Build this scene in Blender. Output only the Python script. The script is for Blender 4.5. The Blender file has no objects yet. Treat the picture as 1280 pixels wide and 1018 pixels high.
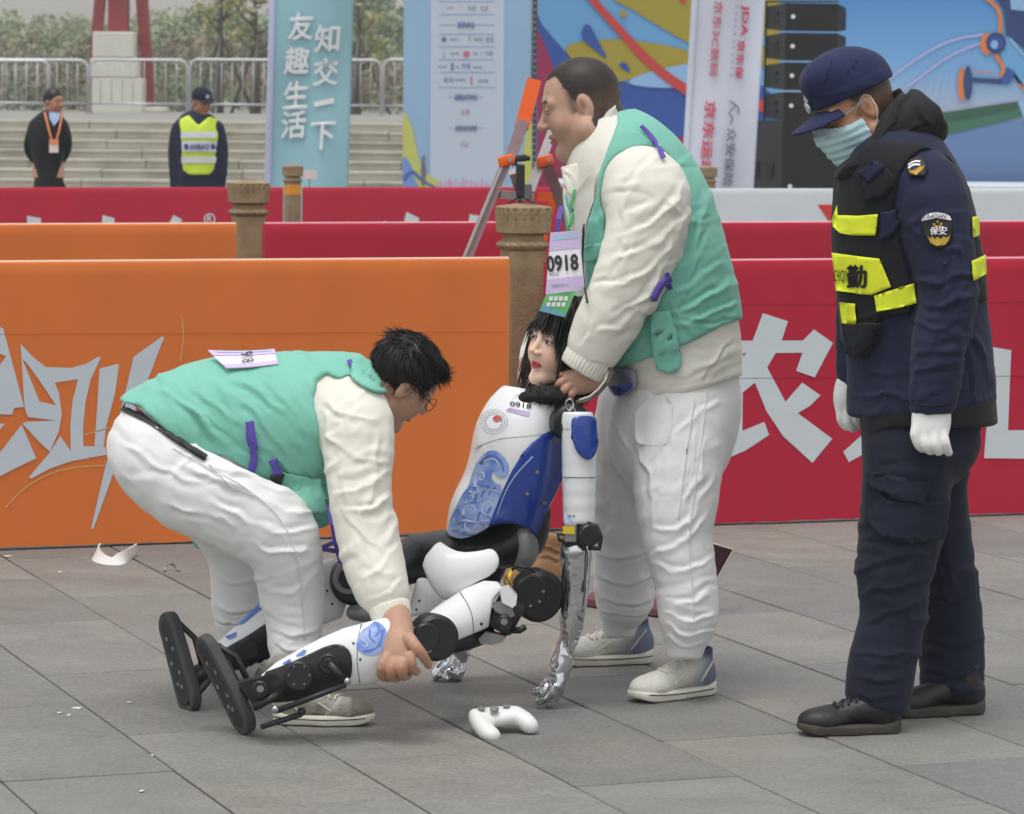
import bpy, bmesh, math, random
import numpy as np
from mathutils import Vector, Matrix, noise as mnoise
from mathutils.bvhtree import BVHTree
from mathutils.geometry import delaunay_2d_cdt

random.seed(7)
rng = np.random.default_rng(7)
scene = bpy.context.scene
COL = scene.collection

# ------------------------------------------------------------------ camera, sky, sun, exposure
F, CX, HY, EH, ROLL = 4300.0, 640.0, 129.0, 1.62, math.radians(0.45)
cam_d = bpy.data.cameras.new('camera')
cam = bpy.data.objects.new('camera', cam_d)
COL.objects.link(cam)
cam.location = (0, 0, EH)
cam.rotation_euler = (math.radians(90), -ROLL, 0)
cam_d.sensor_width = 36.0
cam_d.lens = F / 1280 * 36
cam_d.shift_y = -(509 - HY) / 1280
cam_d.clip_start = 0.5
cam_d.clip_end = 3000
cam_d.dof.use_dof = True
cam_d.dof.focus_distance = 9.4
cam_d.dof.aperture_fstop = 12.0
scene.camera = cam

world = bpy.data.worlds.new('World')
scene.world = world
world.use_nodes = True
wn, wl = world.node_tree.nodes, world.node_tree.links
bg = wn['Background']
sky = wn.new('ShaderNodeTexSky')
sky.sky_type = 'NISHITA'
sky.sun_disc = False
SUN_EL, SUN_AZ = math.radians(74), math.radians(205)
sky.sun_elevation = SUN_EL
sky.sun_rotation = SUN_AZ
sky.air_density = 2.2
sky.dust_density = 2.4
sky.ozone_density = 1.0
hs = wn.new('ShaderNodeHueSaturation')
hs.inputs['Saturation'].default_value = 0.16
hs.inputs['Value'].default_value = 1.0
wl.new(sky.outputs[0], hs.inputs['Color'])
wl.new(hs.outputs[0], bg.inputs['Color'])
bg.inputs['Strength'].default_value = 0.14

sun_d = bpy.data.lights.new('sun', 'SUN')
sun_d.energy = 1.0
sun_d.angle = math.radians(24)
sun_d.color = (1.0, 0.97, 0.92)
sun = bpy.data.objects.new('sun', sun_d)
COL.objects.link(sun)
# sun direction: azimuth measured clockwise from +Y
sdir = Vector((math.sin(SUN_AZ) * math.cos(SUN_EL), math.cos(SUN_AZ) * math.cos(SUN_EL), math.sin(SUN_EL)))
sun.rotation_euler = (-sdir).to_track_quat('-Z', 'Y').to_euler()

scene.view_settings.view_transform = 'Standard'
scene.view_settings.look = 'None'
scene.view_settings.gamma = 1.0
scene.view_settings.use_curve_mapping = False
scene.view_settings.exposure = 0.3

# ------------------------------------------------------------------ projection helpers
CAMP = Vector((0, 0, EH))
SR, CR = math.sin(ROLL), math.cos(ROLL)


def ray(px, py):
    dx, dy = px - CX, py - HY
    return ((dx * CR + dy * SR) / F, -(dy * CR - dx * SR) / F)


def W(px, py, Y):
    a, b = ray(px, py)
    return Vector((a * Y, Y, EH + b * Y))


def on_plane(px, py, pl, off=0.0):
    """pl = (Y0, m): vertical plane Y = Y0 + m X; off moves towards the camera"""
    a, b = ray(px, py)
    Y = (pl[0] - off) / (1 - pl[1] * a)
    return Vector((a * Y, Y, EH + b * Y))


def on_ground(px, py, z=0.0):
    a, b = ray(px, py)
    Y = (z - EH) / b
    return Vector((a * Y, Y, z))


def to_px(P):
    """world points (N,3) -> pixel coordinates"""
    dx0 = P[:, 0] / P[:, 1] * F
    dy0 = -(P[:, 2] - EH) / P[:, 1] * F
    return np.stack([CX + dx0 * CR - dy0 * SR, HY + dx0 * SR + dy0 * CR], 1)


# ------------------------------------------------------------------ object helpers
def empty(name, loc=(0, 0, 0), label=None, cat=None, group=None, kind=None):
    o = bpy.data.objects.new(name, None)
    COL.objects.link(o)
    o.location = loc
    o.empty_display_size = 0.1
    return tag(o, label, cat, group, kind)


def tag(o, label=None, cat=None, group=None, kind=None):
    if label: o['label'] = label
    if cat: o['category'] = cat
    if group: o['group'] = group
    if kind: o['kind'] = kind
    return o


def link(name, me, mat=None, parent=None, smooth=False):
    o = bpy.data.objects.new(name, me)
    COL.objects.link(o)
    if mat is not None:
        if len(me.materials) == 0:
            me.materials.append(mat)
    if parent is not None:
        o.parent = parent
        bpy_loc = parent.location
        o.matrix_parent_inverse = Matrix.Translation(-bpy_loc)
    if smooth:
        me.polygons.foreach_set('use_smooth', [True] * len(me.polygons))
    return o


def mesh(name, verts, faces, mat=None, parent=None, smooth=False):
    me = bpy.data.meshes.new(name)
    if isinstance(verts, np.ndarray): verts = verts.tolist()
    if isinstance(faces, np.ndarray): faces = faces.tolist()
    me.from_pydata(verts, [], faces)
    me.update()
    return link(name, me, mat, parent, smooth)


class MB:
    """collects simple solids into ONE mesh"""
    def __init__(self):
        self.v, self.f = [], []

    def add(self, v, f):
        n = len(self.v)
        self.v += [tuple(p) for p in v]
        self.f += [tuple(i + n for i in q) for q in f]
        return self

    def box(self, c, size, M=None, bevel=0.0):
        hx, hy, hz = size[0] / 2, size[1] / 2, size[2] / 2
        c = Vector(c)
        if bevel <= 0:
            pts = [Vector((sx * hx, sy * hy, sz * hz)) for sx in (-1, 1) for sy in (-1, 1) for sz in (-1, 1)]
            fc = [(0, 1, 3, 2), (4, 6, 7, 5), (0, 4, 5, 1), (2, 3, 7, 6), (0, 2, 6, 4), (1, 5, 7, 3)]
        else:
            bm = bmesh.new()
            bmesh.ops.create_cube(bm, size=1)
            for v in bm.verts:
                v.co = Vector((v.co.x * size[0], v.co.y * size[1], v.co.z * size[2]))
            bmesh.ops.bevel(bm, geom=list(bm.edges), offset=bevel, segments=2, affect='EDGES', profile=0.5)
            bm.verts.index_update()
            pts = [v.co.copy() for v in bm.verts]
            fc = [tuple(v.index for v in f.verts) for f in bm.faces]
            bm.free()
        if M is not None:
            pts = [M @ p for p in pts]
        return self.add([p + c for p in pts], fc)

    def tube(self, path, r, n=10, caps=True):
        """round tube along points; r number or list"""
        path = [Vector(p) for p in path]
        rs = r if isinstance(r, (list, tuple)) else [r] * len(path)
        v, f = [], []
        up = Vector((0, 0, 1))
        prev = None
        for i, p in enumerate(path):
            t = (path[min(i + 1, len(path) - 1)] - path[max(i - 1, 0)]).normalized()
            if prev is None:
                a = t.cross(up)
                if a.length < 1e-3: a = t.cross(Vector((1, 0, 0)))
                a.normalize()
            else:
                a = prev - t * prev.dot(t)
                if a.length < 1e-5: a = t.cross(up)
                a.normalize()
            prev = a
            b = t.cross(a)
            for k in range(n):
                an = 2 * math.pi * k / n
                v.append(p + (a * math.cos(an) + b * math.sin(an)) * rs[i])
        for i in range(len(path) - 1):
            for k in range(n):
                k2 = (k + 1) % n
                f.append((i * n + k, i * n + k2, (i + 1) * n + k2, (i + 1) * n + k))
        if caps:
            f.append(tuple(reversed(range(n))))
            f.append(tuple((len(path) - 1) * n + k for k in range(n)))
        return self.add(v, f)

    def ribbon(self, path, w, side, thick=0.0015):
        """flat strap along path; side = width direction(s)"""
        path = [Vector(p) for p in path]
        v, f = [], []
        for i, p in enumerate(path):
            t = (path[min(i + 1, len(path) - 1)] - path[max(i - 1, 0)]).normalized()
            s = Vector(side[i]) if isinstance(side, list) else Vector(side)
            s = (s - t * s.dot(t)).normalized()
            nn = t.cross(s) * thick
            v += [p - s * w / 2 - nn, p + s * w / 2 - nn, p + s * w / 2 + nn, p - s * w / 2 + nn]
        for i in range(len(path) - 1):
            for k in range(4):
                k2 = (k + 1) % 4
                f.append((i * 4 + k, i * 4 + k2, i * 4 + 4 + k2, i * 4 + 4 + k))
        f.append((3, 2, 1, 0))
        e = (len(path) - 1) * 4
        f.append((e, e + 1, e + 2, e + 3))
        return self.add(v, f)

    def prism(self, poly, depth_vec):
        """polygon of 3-D points extruded by a vector"""
        n = len(poly)
        d = Vector(depth_vec)
        v = [Vector(p) for p in poly] + [Vector(p) + d for p in poly]
        f = [tuple(range(n)), tuple(reversed(range(n, 2 * n)))]
        for k in range(n):
            k2 = (k + 1) % n
            f.append((k, n + k, n + k2, k2))
        return self.add(v, f)

    def disc(self, c, axis, r, h, n=24, bevel=0.0):
        c, axis = Vector(c), Vector(axis).normalized()
        a = axis.orthogonal().normalized()
        b = axis.cross(a)
        prof = [(r - bevel, 0), (r, bevel), (r, h - bevel), (r - bevel, h)] if bevel > 0 else [(r, 0), (r, h)]
        v, f = [], []
        for (rr, hh) in prof:
            for k in range(n):
                an = 2 * math.pi * k / n
                v.append(c + axis * hh + (a * math.cos(an) + b * math.sin(an)) * rr)
        for i in range(len(prof) - 1):
            for k in range(n):
                k2 = (k + 1) % n
                f.append((i * n + k, i * n + k2, (i + 1) * n + k2, (i + 1) * n + k))
        f.append(tuple(reversed(range(n))))
        f.append(tuple((len(prof) - 1) * n + k for k in range(n)))
        return self.add(v, f)

    def sphere(self, c, r, n=10):
        c = Vector(c)
        rr = r if isinstance(r, (tuple, list)) else (r, r, r)
        v, f = [], []
        m = n // 2 + 1
        for i in range(m + 1):
            th = math.pi * i / m
            for k in range(n):
                ph = 2 * math.pi * k / n
                v.append(c + Vector((rr[0] * math.sin(th) * math.cos(ph), rr[1] * math.sin(th) * math.sin(ph), rr[2] * math.cos(th))))
        for i in range(m):
            for k in range(n):
                k2 = (k + 1) % n
                f.append((i * n + k, (i + 1) * n + k, (i + 1) * n + k2, i * n + k2))
        return self.add(v, f)

    def build(self, name, mat=None, parent=None, smooth=False, auto=None):
        o = mesh(name, self.v, self.f, mat, parent, smooth or auto is not None)
        bm = bmesh.new(); bm.from_mesh(o.data)
        bmesh.ops.recalc_face_normals(bm, faces=bm.faces)
        if auto is not None:
            for e in bm.edges:
                if len(e.link_faces) == 2 and e.calc_face_angle(0) > math.radians(auto):
                    e.smooth = False
        bm.to_mesh(o.data); bm.free()
        return o


# ------------------------------------------------------------------ materials
MATS = {}


def mat(name, col, rough=0.6, metal=0.0, var=0.0, vscale=8.0, bump=0.0, bscale=60.0, spec=0.5, sheen=0.0,
        stretch=(1, 1, 1), coat=0.0, col2=None, attr=None, detail=4.0, emit=None, trans=0.0, alpha=1.0, rvar=0.0):
    if name in MATS: return MATS[name]
    m = bpy.data.materials.new(name)
    m.use_nodes = True
    n, l = m.node_tree.nodes, m.node_tree.links
    p = n['Principled BSDF']
    p.inputs['Roughness'].default_value = rough
    p.inputs['Metallic'].default_value = metal
    p.inputs['Specular IOR Level'].default_value = spec
    if sheen: p.inputs['Sheen Weight'].default_value = sheen
    if coat:
        p.inputs['Coat Weight'].default_value = coat
        p.inputs['Coat Roughness'].default_value = 0.08
    if trans: p.inputs['Transmission Weight'].default_value = trans
    if alpha < 1: p.inputs['Alpha'].default_value = alpha
    c4 = (*col, 1)
    p.inputs['Base Color'].default_value = c4
    tc = n.new('ShaderNodeTexCoord')
    mp = n.new('ShaderNodeMapping')
    mp.inputs['Scale'].default_value = stretch
    l.new(tc.outputs['Object'], mp.inputs['Vector'])
    src = None
    if attr:
        a = n.new('ShaderNodeVertexColor'); a.layer_name = attr
        src = a.outputs['Color']
    if var or col2:
        nz = n.new('ShaderNodeTexNoise')
        nz.inputs['Scale'].default_value = vscale
        nz.inputs['Detail'].default_value = detail
        nz.inputs['Roughness'].default_value = 0.6
        l.new(mp.outputs[0], nz.inputs['Vector'])
        mx = n.new('ShaderNodeMix'); mx.data_type = 'RGBA'
        rm = n.new('ShaderNodeMapRange')
        rm.inputs[1].default_value = 0.3; rm.inputs[2].default_value = 0.7
        l.new(nz.outputs['Fac'], rm.inputs[0])
        l.new(rm.outputs[0], mx.inputs['Factor'])
        if attr:
            mu = n.new('ShaderNodeMix'); mu.data_type = 'RGBA'; mu.blend_type = 'MULTIPLY'
            mu.inputs['Factor'].default_value = 1
            mx.inputs['A'].default_value = (1 - var, 1 - var, 1 - var, 1)
            mx.inputs['B'].default_value = (1 + var * .5, 1 + var * .5, 1 + var * .5, 1)
            l.new(src, mu.inputs['A']); l.new(mx.outputs['Result'], mu.inputs['B'])
            src = mu.outputs['Result']
        else:
            b = col2 if col2 else tuple(min(1, c * (1 + var)) for c in col)
            aa = col if col2 else tuple(c * (1 - var) for c in col)
            mx.inputs['A'].default_value = (*aa, 1); mx.inputs['B'].default_value = (*b, 1)
            src = mx.outputs['Result']
        if rvar:
            rr = n.new('ShaderNodeMapRange')
            rr.inputs[3].default_value = rough - rvar; rr.inputs[4].default_value = rough + rvar
            l.new(nz.outputs['Fac'], rr.inputs[0]); l.new(rr.outputs[0], p.inputs['Roughness'])
    if src is not None:
        l.new(src, p.inputs['Base Color'])
    if bump:
        bz = n.new('ShaderNodeTexNoise')
        bz.inputs['Scale'].default_value = bscale
        bz.inputs['Detail'].default_value = detail
        l.new(mp.outputs[0], bz.inputs['Vector'])
        bp = n.new('ShaderNodeBump')
        bp.inputs['Strength'].default_value = bump
        bp.inputs['Distance'].default_value = 0.01
        l.new(bz.outputs['Fac'], bp.inputs['Height'])
        l.new(bp.outputs[0], p.inputs['Normal'])
    if emit:
        p.inputs['Emission Color'].default_value = (*emit[:3], 1)
        p.inputs['Emission Strength'].default_value = emit[3]
    MATS[name] = m
    return m


def srgb(r, g, b):
    f = lambda c: (c / 255 / 12.92) if c / 255 <= 0.04045 else ((c / 255 + 0.055) / 1.055) ** 2.4
    return (f(r), f(g), f(b))


# ------------------------------------------------------------------ flat shapes, lettering
def bezier_round(poly, k=3):
    """Chaikin smoothing of a closed polygon"""
    for _ in range(k):
        out = []
        n = len(poly)
        for i in range(n):
            a, b = poly[i], poly[(i + 1) % n]
            out.append((a[0] * .75 + b[0] * .25, a[1] * .75 + b[1] * .25))
            out.append((a[0] * .25 + b[0] * .75, a[1] * .25 + b[1] * .75))
        poly = out
    return poly


def smooth_open(pts, k=3):
    for _ in range(k):
        out = [pts[0]]
        for i in range(len(pts) - 1):
            a, b = pts[i], pts[i + 1]
            out.append(tuple(a[j] * .75 + b[j] * .25 for j in range(len(a))))
            out.append(tuple(a[j] * .25 + b[j] * .75 for j in range(len(a))))
        out.append(pts[-1])
        pts = out
    return pts


def tri_poly(polys, step=None):
    """triangulate 2-D polygons (first outer, further ones are holes or islands); returns pts, tris"""
    V, E = [], []
    for poly in polys:
        s = len(V)
        dense = []
        for i in range(len(poly)):
            a, b = Vector(poly[i][:2]), Vector(poly[(i + 1) % len(poly)][:2])
            k = 1 if not step else max(1, int((b - a).length / step))
            for j in range(k): dense.append(a.lerp(b, j / k))
        V += dense
        n = len(dense)
        E += [(s + i, s + (i + 1) % n) for i in range(n)]
    if step:
        xs = [v.x for v in V]; ys = [v.y for v in V]
        gx = np.arange(min(xs) + step / 2, max(xs), step); gy = np.arange(min(ys) + step / 2, max(ys), step)
        P = np.array([(x, y) for x in gx for y in gy]) if len(gx) and len(gy) else np.zeros((0, 2))
        if len(P):
            ins = np.zeros(len(P), bool)
            mind = np.full(len(P), 1e9)
            for poly in polys:
                ins ^= in_poly(P, poly)
                mind = np.minimum(mind, poly_dist(P, poly))
            for q in P[ins & (mind > step * .4)]: V.append(Vector(q))
    r = delaunay_2d_cdt(V, E, [], 0, 1e-6)
    vo, fo = r[0], r[2]
    tris = [tuple(f) for f in fo]
    cen = np.array([[sum(vo[i].x for i in f) / 3, sum(vo[i].y for i in f) / 3] for f in tris]) if tris else np.zeros((0, 2))
    ins = np.zeros(len(tris), bool)
    for poly in polys: ins ^= in_poly(cen, poly)
    return [tuple(v) for v in vo], [t for t, k in zip(tris, ins) if k]


def in_poly(P, poly):
    x, y = P[:, 0], P[:, 1]
    ins = np.zeros(len(P), bool)
    n = len(poly)
    for i in range(n):
        x1, y1 = poly[i][:2]; x2, y2 = poly[(i + 1) % n][:2]
        c = ((y1 > y) != (y2 > y))
        if y1 != y2:
            ins ^= c & (x < (x2 - x1) * (y - y1) / (y2 - y1) + x1)
    return ins


def poly_dist(P, poly, closed=True):
    d = np.full(len(P), 1e9)
    n = len(poly)
    for i in range(n if closed else n - 1):
        a = np.array(poly[i][:2], float); b = np.array(poly[(i + 1) % n][:2], float)
        ab = b - a
        t = np.clip(((P - a) @ ab) / max(ab @ ab, 1e-9), 0, 1)
        d = np.minimum(d, np.hypot(*(P - a - t[:, None] * ab).T))
    return d


def flat(name, polys, fn, m, parent, step=None):
    """2-D polygons (pixels) laid on a surface given by fn(px, py) -> point"""
    v, t = tri_poly(polys, step)
    o = mesh(name, [fn(x, y) for x, y in v], t, m, parent)
    bm = bmesh.new(); bm.from_mesh(o.data)
    for f in bm.faces:
        if f.normal.y > 0: f.normal_flip()
    bm.to_mesh(o.data); bm.free()
    return o


def stroke(pts, w0, w1=None, k=2):
    """open polyline -> polygon outline of given width"""
    w1 = w0 if w1 is None else w1
    pts = smooth_open(pts, k) if k else pts
    L, R = [], []
    n = len(pts)
    for i, p in enumerate(pts):
        a = Vector(pts[max(0, i - 1)][:2]); b = Vector(pts[min(n - 1, i + 1)][:2])
        t = (b - a).normalized() if (b - a).length > 1e-9 else Vector((1, 0))
        nn = Vector((-t.y, t.x)) * (w0 + (w1 - w0) * i / (n - 1)) / 2
        L.append((p[0] + nn.x, p[1] + nn.y)); R.append((p[0] - nn.x, p[1] - nn.y))
    return L + R[::-1]


_dg = None


def text_mesh(s, bold=0.0):
    """text -> (2-D verts centred on 0 with unit line height, faces)"""
    cu = bpy.data.curves.new('lettering', 'FONT')
    cu.body = s
    cu.size = 1.0
    cu.align_x = 'CENTER'; cu.align_y = 'CENTER'
    cu.offset = bold
    cu.resolution_u = 3
    o = bpy.data.objects.new('lettering', cu)
    COL.objects.link(o)
    bpy.context.view_layer.update()
    dg = bpy.context.evaluated_depsgraph_get()
    me = bpy.data.meshes.new_from_object(o.evaluated_get(dg))
    v = np.array([p.co[:2] for p in me.vertices]).reshape(-1, 2)
    f = [tuple(p.vertices) for p in me.polygons]
    bpy.data.objects.remove(o); bpy.data.curves.remove(cu); bpy.data.meshes.remove(me)
    if len(v):
        c = (v.max(0) + v.min(0)) / 2
        v = v - c
    return v, f


def text(name, s, fn, c, size, m, parent, ang=0.0, bold=0.0, sx=1.0, fit=None, skew=0.0):
    """lettering on a surface fn(px,py); size = height of the text block in px; ang in degrees clockwise on the picture"""
    v, f = text_mesh(s)
    if not len(v): return None
    ext = v.max(0) - v.min(0)
    k = size / ext[1] if fit is None else 1
    kx, ky = (k * sx, k) if fit is None else (fit[0] / ext[0], fit[1] / ext[1])
    a = math.radians(ang)
    x = v[:, 0] * kx + skew * v[:, 1] * ky; y = -v[:, 1] * ky
    X = c[0] + x * math.cos(a) - y * math.sin(a)
    Yp = c[1] + x * math.sin(a) + y * math.cos(a)
    V, Fc = [], []
    b = bold * 1.1
    sh = [(0, 0)] if b < .004 else [(0, 0), (b, 0), (-b, 0), (0, b), (0, -b)]
    for k, (ox, oy) in enumerate(sh):
        n = len(V)
        for px, py in zip(X + (ox * kx * math.cos(a) - oy * ky * math.sin(a)), Yp + (ox * kx * math.sin(a) + oy * ky * math.cos(a))):
            p = fn(px, py)
            V.append(p + (CAMP - p) * (.00004 * k))
        Fc += [tuple(i + n for i in q) for q in f]
    return mesh(name, V, Fc, m, parent)

# ================================================================== THE SETTING
PA = math.radians(20.4)
U2 = Vector((math.cos(PA), math.sin(PA), 0))      # across the slabs, to the right and away
U1 = Vector((-math.sin(PA), math.cos(PA), 0))     # along the slabs, away to the left


def plaza(t2, t1, z=0.0):
    return U2 * t2 + U1 * t1 + Vector((0, 0, z))


def slab_material():
    m = bpy.data.materials.new('paving_slab'); m.use_nodes = True
    n, l = m.node_tree.nodes, m.node_tree.links
    p = n['Principled BSDF']
    tc = n.new('ShaderNodeTexCoord'); oi = n.new('ShaderNodeObjectInfo')
    geo = n.new('ShaderNodeNewGeometry')
    ad = n.new('ShaderNodeVectorMath'); ad.operation = 'ADD'
    cb = n.new('ShaderNodeCombineXYZ')
    mu = n.new('ShaderNodeMath'); mu.operation = 'MULTIPLY'; mu.inputs[1].default_value = 40
    l.new(oi.outputs['Random'], mu.inputs[0])
    l.new(mu.outputs[0], cb.inputs[2]); l.new(mu.outputs[0], cb.inputs[0])
    l.new(geo.outputs['Position'], ad.inputs[0]); l.new(cb.outputs[0], ad.inputs[1])
    # slow stains run across the slabs, fine grain stays inside each one
    big = n.new('ShaderNodeTexNoise'); big.inputs['Scale'].default_value = 0.9; big.inputs['Detail'].default_value = 5
    l.new(geo.outputs['Position'], big.inputs['Vector'])
    fine = n.new('ShaderNodeTexNoise'); fine.inputs['Scale'].default_value = 90; fine.inputs['Detail'].default_value = 6
    l.new(ad.outputs[0], fine.inputs['Vector'])
    strk = n.new('ShaderNodeTexNoise'); strk.inputs['Scale'].default_value = 4; strk.inputs['Detail'].default_value = 7; strk.inputs['Roughness'].default_value = .7
    mp = n.new('ShaderNodeMapping'); mp.inputs['Rotation'].default_value = (0, 0, PA); mp.inputs['Scale'].default_value = (0.8, 1.1, 1)
    l.new(ad.outputs[0], mp.inputs['Vector']); l.new(mp.outputs[0], strk.inputs['Vector'])
    ramp = n.new('ShaderNodeValToRGB')
    e = ramp.color_ramp.elements
    e[0].position = 0.0; e[0].color = (*srgb(120, 120, 118), 1)
    e[1].position = 1.0; e[1].color = (*srgb(137, 134, 128), 1)
    e2 = ramp.color_ramp.elements.new(0.5); e2.color = (*srgb(128, 127, 123), 1)
    l.new(oi.outputs['Random'], ramp.inputs[0])
    brown = n.new('ShaderNodeMix'); brown.data_type = 'RGBA'
    brown.inputs['B'].default_value = (*srgb(146, 134, 118), 1)
    r1 = n.new('ShaderNodeMapRange'); r1.inputs[1].default_value = .5; r1.inputs[2].default_value = .72; r1.inputs[4].default_value = .3
    l.new(big.outputs['Fac'], r1.inputs[0]); l.new(r1.outputs[0], brown.inputs['Factor'])
    l.new(ramp.outputs[0], brown.inputs['A'])
    dark = n.new('ShaderNodeMix'); dark.data_type = 'RGBA'; dark.blend_type = 'MULTIPLY'; dark.inputs['Factor'].default_value = 1
    r2 = n.new('ShaderNodeMapRange'); r2.inputs[1].default_value = .3; r2.inputs[2].default_value = .7; r2.inputs[3].default_value = .80; r2.inputs[4].default_value = 1.10
    l.new(strk.outputs['Fac'], r2.inputs[0])
    l.new(brown.outputs['Result'], dark.inputs['A']); l.new(r2.outputs[0], dark.inputs['B'])
    gr = n.new('ShaderNodeMix'); gr.data_type = 'RGBA'; gr.blend_type = 'MULTIPLY'; gr.inputs['Factor'].default_value = 1
    r3 = n.new('ShaderNodeMapRange'); r3.inputs[1].default_value = .25; r3.inputs[2].default_value = .75; r3.inputs[3].default_value = .74; r3.inputs[4].default_value = 1.24
    l.new(fine.outputs['Fac'], r3.inputs[0])
    l.new(dark.outputs['Result'], gr.inputs['A']); l.new(r3.outputs[0], gr.inputs['B'])
    l.new(gr.outputs['Result'], p.inputs['Base Color'])
    rr = n.new('ShaderNodeMapRange'); rr.inputs[3].default_value = .45; rr.inputs[4].default_value = .8
    l.new(strk.outputs['Fac'], rr.inputs[0]); l.new(rr.outputs[0], p.inputs['Roughness'])
    p.inputs['Specular IOR Level'].default_value = .35
    bp = n.new('ShaderNodeBump'); bp.inputs['Strength'].default_value = .25; bp.inputs['Distance'].default_value = .004
    l.new(fine.outputs['Fac'], bp.inputs['Height']); l.new(bp.outputs[0], p.inputs['Normal'])
    return m


M_slab = slab_material()
M_joint = mat('joint_dirt', srgb(46, 43, 38), .95, var=.3, vscale=30)
M_far = mat('far_paving', srgb(128, 124, 116), .85, var=.12, vscale=.6)

pav = mesh('pavement', [(-400, -60, -.02), (400, -60, -.02), (400, 1500, -.02), (-400, 1500, -.02)], [(0, 1, 2, 3)], M_far)
tag(pav, kind='structure')
bed = MB().box((0, 10.5, -.0135), (16, 15, .007)).build('joint_bed', M_joint, pav)
LT, WT = 0.965, 0.424
gap = 0.0068
bm = bmesh.new()
bmesh.ops.create_cube(bm, size=1)
for v in bm.verts: v.co = Vector((v.co.x * (WT - gap), v.co.y * (LT - gap), v.co.z * .03))
top = [e for e in bm.edges if all(v.co.z > 0 for v in e.verts)]
bmesh.ops.bevel(bm, geom=top, offset=.0025, segments=1, affect='EDGES')
slab_me = bpy.data.meshes.new('paving_slab'); bm.to_mesh(slab_me); bm.free()
slab_me.materials.append(M_slab)
cand = []
for c in range(-12, 16):
    off = 8.555 if c % 2 == 0 else 8.07
    t2 = 2.146 + WT * c
    for k in range(-6, 8):
        t1 = off + LT * (k + .5)
        ctr = plaza(t2 + WT / 2, t1)
        if -3.1 < ctr.x < 3.3 and 6.6 < ctr.y < 15.5:
            cand.append((abs(ctr.x) * 1.3 + abs(ctr.y - 10), ctr))
cand.sort(key=lambda a: a[0])
for _, ctr in cand[:290]:
    o = bpy.data.objects.new('paving_slab', slab_me); COL.objects.link(o); o.parent = pav
    o.location = ctr + Vector((0, 0, -.015 + random.uniform(-.0018, .0018)))
    o.rotation_euler = (random.uniform(-.0012, .0012), random.uniform(-.0012, .0012), PA)

# ------------------------------------------------------------------ banner barriers
M_orange = mat('orange_banner', srgb(212, 112, 46), .75, var=.07, vscale=2.5, bump=.22, bscale=9, stretch=(1, 1, .35))
M_crim = mat('crimson_banner', srgb(180, 15, 52), .7, var=.07, vscale=2.5, bump=.22, bscale=9, stretch=(1, 1, .35))
M_white_ban = mat('white_banner', srgb(205, 212, 218), .7, var=.03)
M_print = mat('pale_print', srgb(200, 208, 214), .7, var=.03)
M_grey_print = mat('grey_print', srgb(190, 198, 206), .7, var=.03)
M_tan_line = mat('tan_line_print', srgb(205, 165, 105), .7)
M_edge = mat('banner_edge', srgb(226, 200, 176), .7)
M_edge_r = mat('banner_edge_crimson', srgb(225, 170, 180), .7)
M_frame = mat('galvanised_frame', srgb(150, 150, 150), .45, metal=.8)
M_black = mat('black_plastic', srgb(24, 24, 26), .5)

R1, R2, R3 = (12.95, .34), (16.83, .34), (28.2, .34)


def barrier(name, pl, x0, x1, ztop, m, medge, label, thick=.06, zbot=.012, ragged=False, group=None):
    """x0,x1 pixel columns (at the row's depth)"""
    a = on_plane(x0, 400, pl); b = on_plane(x1, 400, pl)
    d = (b - a); d.z = 0; d.normalize()
    back = Vector((-d.y, d.x, 0))
    root = empty(name, ((a.x + b.x) / 2, (a.y + b.y) / 2, 0), label, 'barrier', group)
    # banner: a gently uneven sheet folded over a frame
    L = (Vector((b.x, b.y)) - Vector((a.x, a.y))).length
    nx, nz = max(8, int(L / .04)), 26
    v, f = [], []
    rr = random.Random(int(abs(x0)) + int(pl[0]))
    # front, over the top, back
    prof = [(0, zbot + (ztop - .012 - zbot) * i / (nz - 1)) for i in range(nz)]
    prof += [(.004, ztop - .003), (.014, ztop), (thick - .014, ztop), (thick - .004, ztop - .003)]
    prof += [(thick, zbot + (ztop - .012 - zbot) * (1 - i / 5)) for i in range(6)]
    for i in range(nx + 1):
        s = L * i / nx
        for j, (dy, z) in enumerate(prof):
            w = .0035 * mnoise.noise(Vector((s * 1.3, z * 1.1, x0 * .01))) if dy == 0 else 0
            if j < nz:
                w += .0015 * mnoise.noise(Vector((s * 6, z * 1.6, 3 + x0 * .01)))
            zz = z + (rr.uniform(-.004, .002) if (ragged and j == 0) else 0)
            p = a + d * s + back * (dy + w * .5 + .003)
            v.append((p.x, p.y, zz))
    n = len(prof)
    for i in range(nx):
        for j in range(n - 1):
            f.append((i * n + j, (i + 1) * n + j, (i + 1) * n + j + 1, i * n + j + 1))
    f.append(tuple(range(n))); f.append(tuple(reversed([nx * n + j for j in range(n)])))
    o = mesh('banner', v, f, m, root, True)
    bm = bmesh.new(); bm.from_mesh(o.data); bmesh.ops.recalc_face_normals(bm, faces=bm.faces)
    for e in bm.edges:
        if len(e.link_faces) == 2 and e.calc_face_angle(0) > .6: e.smooth = False
    bm.to_mesh(o.data); bm.free()
    # pale folded edge along the top
    t = MB()
    t.tube([a + Vector((0, 0, ztop - a.z)) + back * .02, b + Vector((0, 0, ztop - b.z)) + back * .02], .0055, 8)
    t.build('top_seam', medge, root)
    # feet
    for k in (0.12, 0.5, 0.88):
        p = a.lerp(b, k)
        MB().box((p.x + back.x * thick / 2, p.y + back.y * thick / 2, .011), (.05, .30, .022), Matrix.Rotation(math.atan2(d.y, d.x), 3, 'Z') if False else None, .004).build('foot_plate', M_frame, root) if not ragged else None
    return root


def pl_fn(pl, off=.004):
    return lambda x, y: on_plane(x, y, pl, off)


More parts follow.
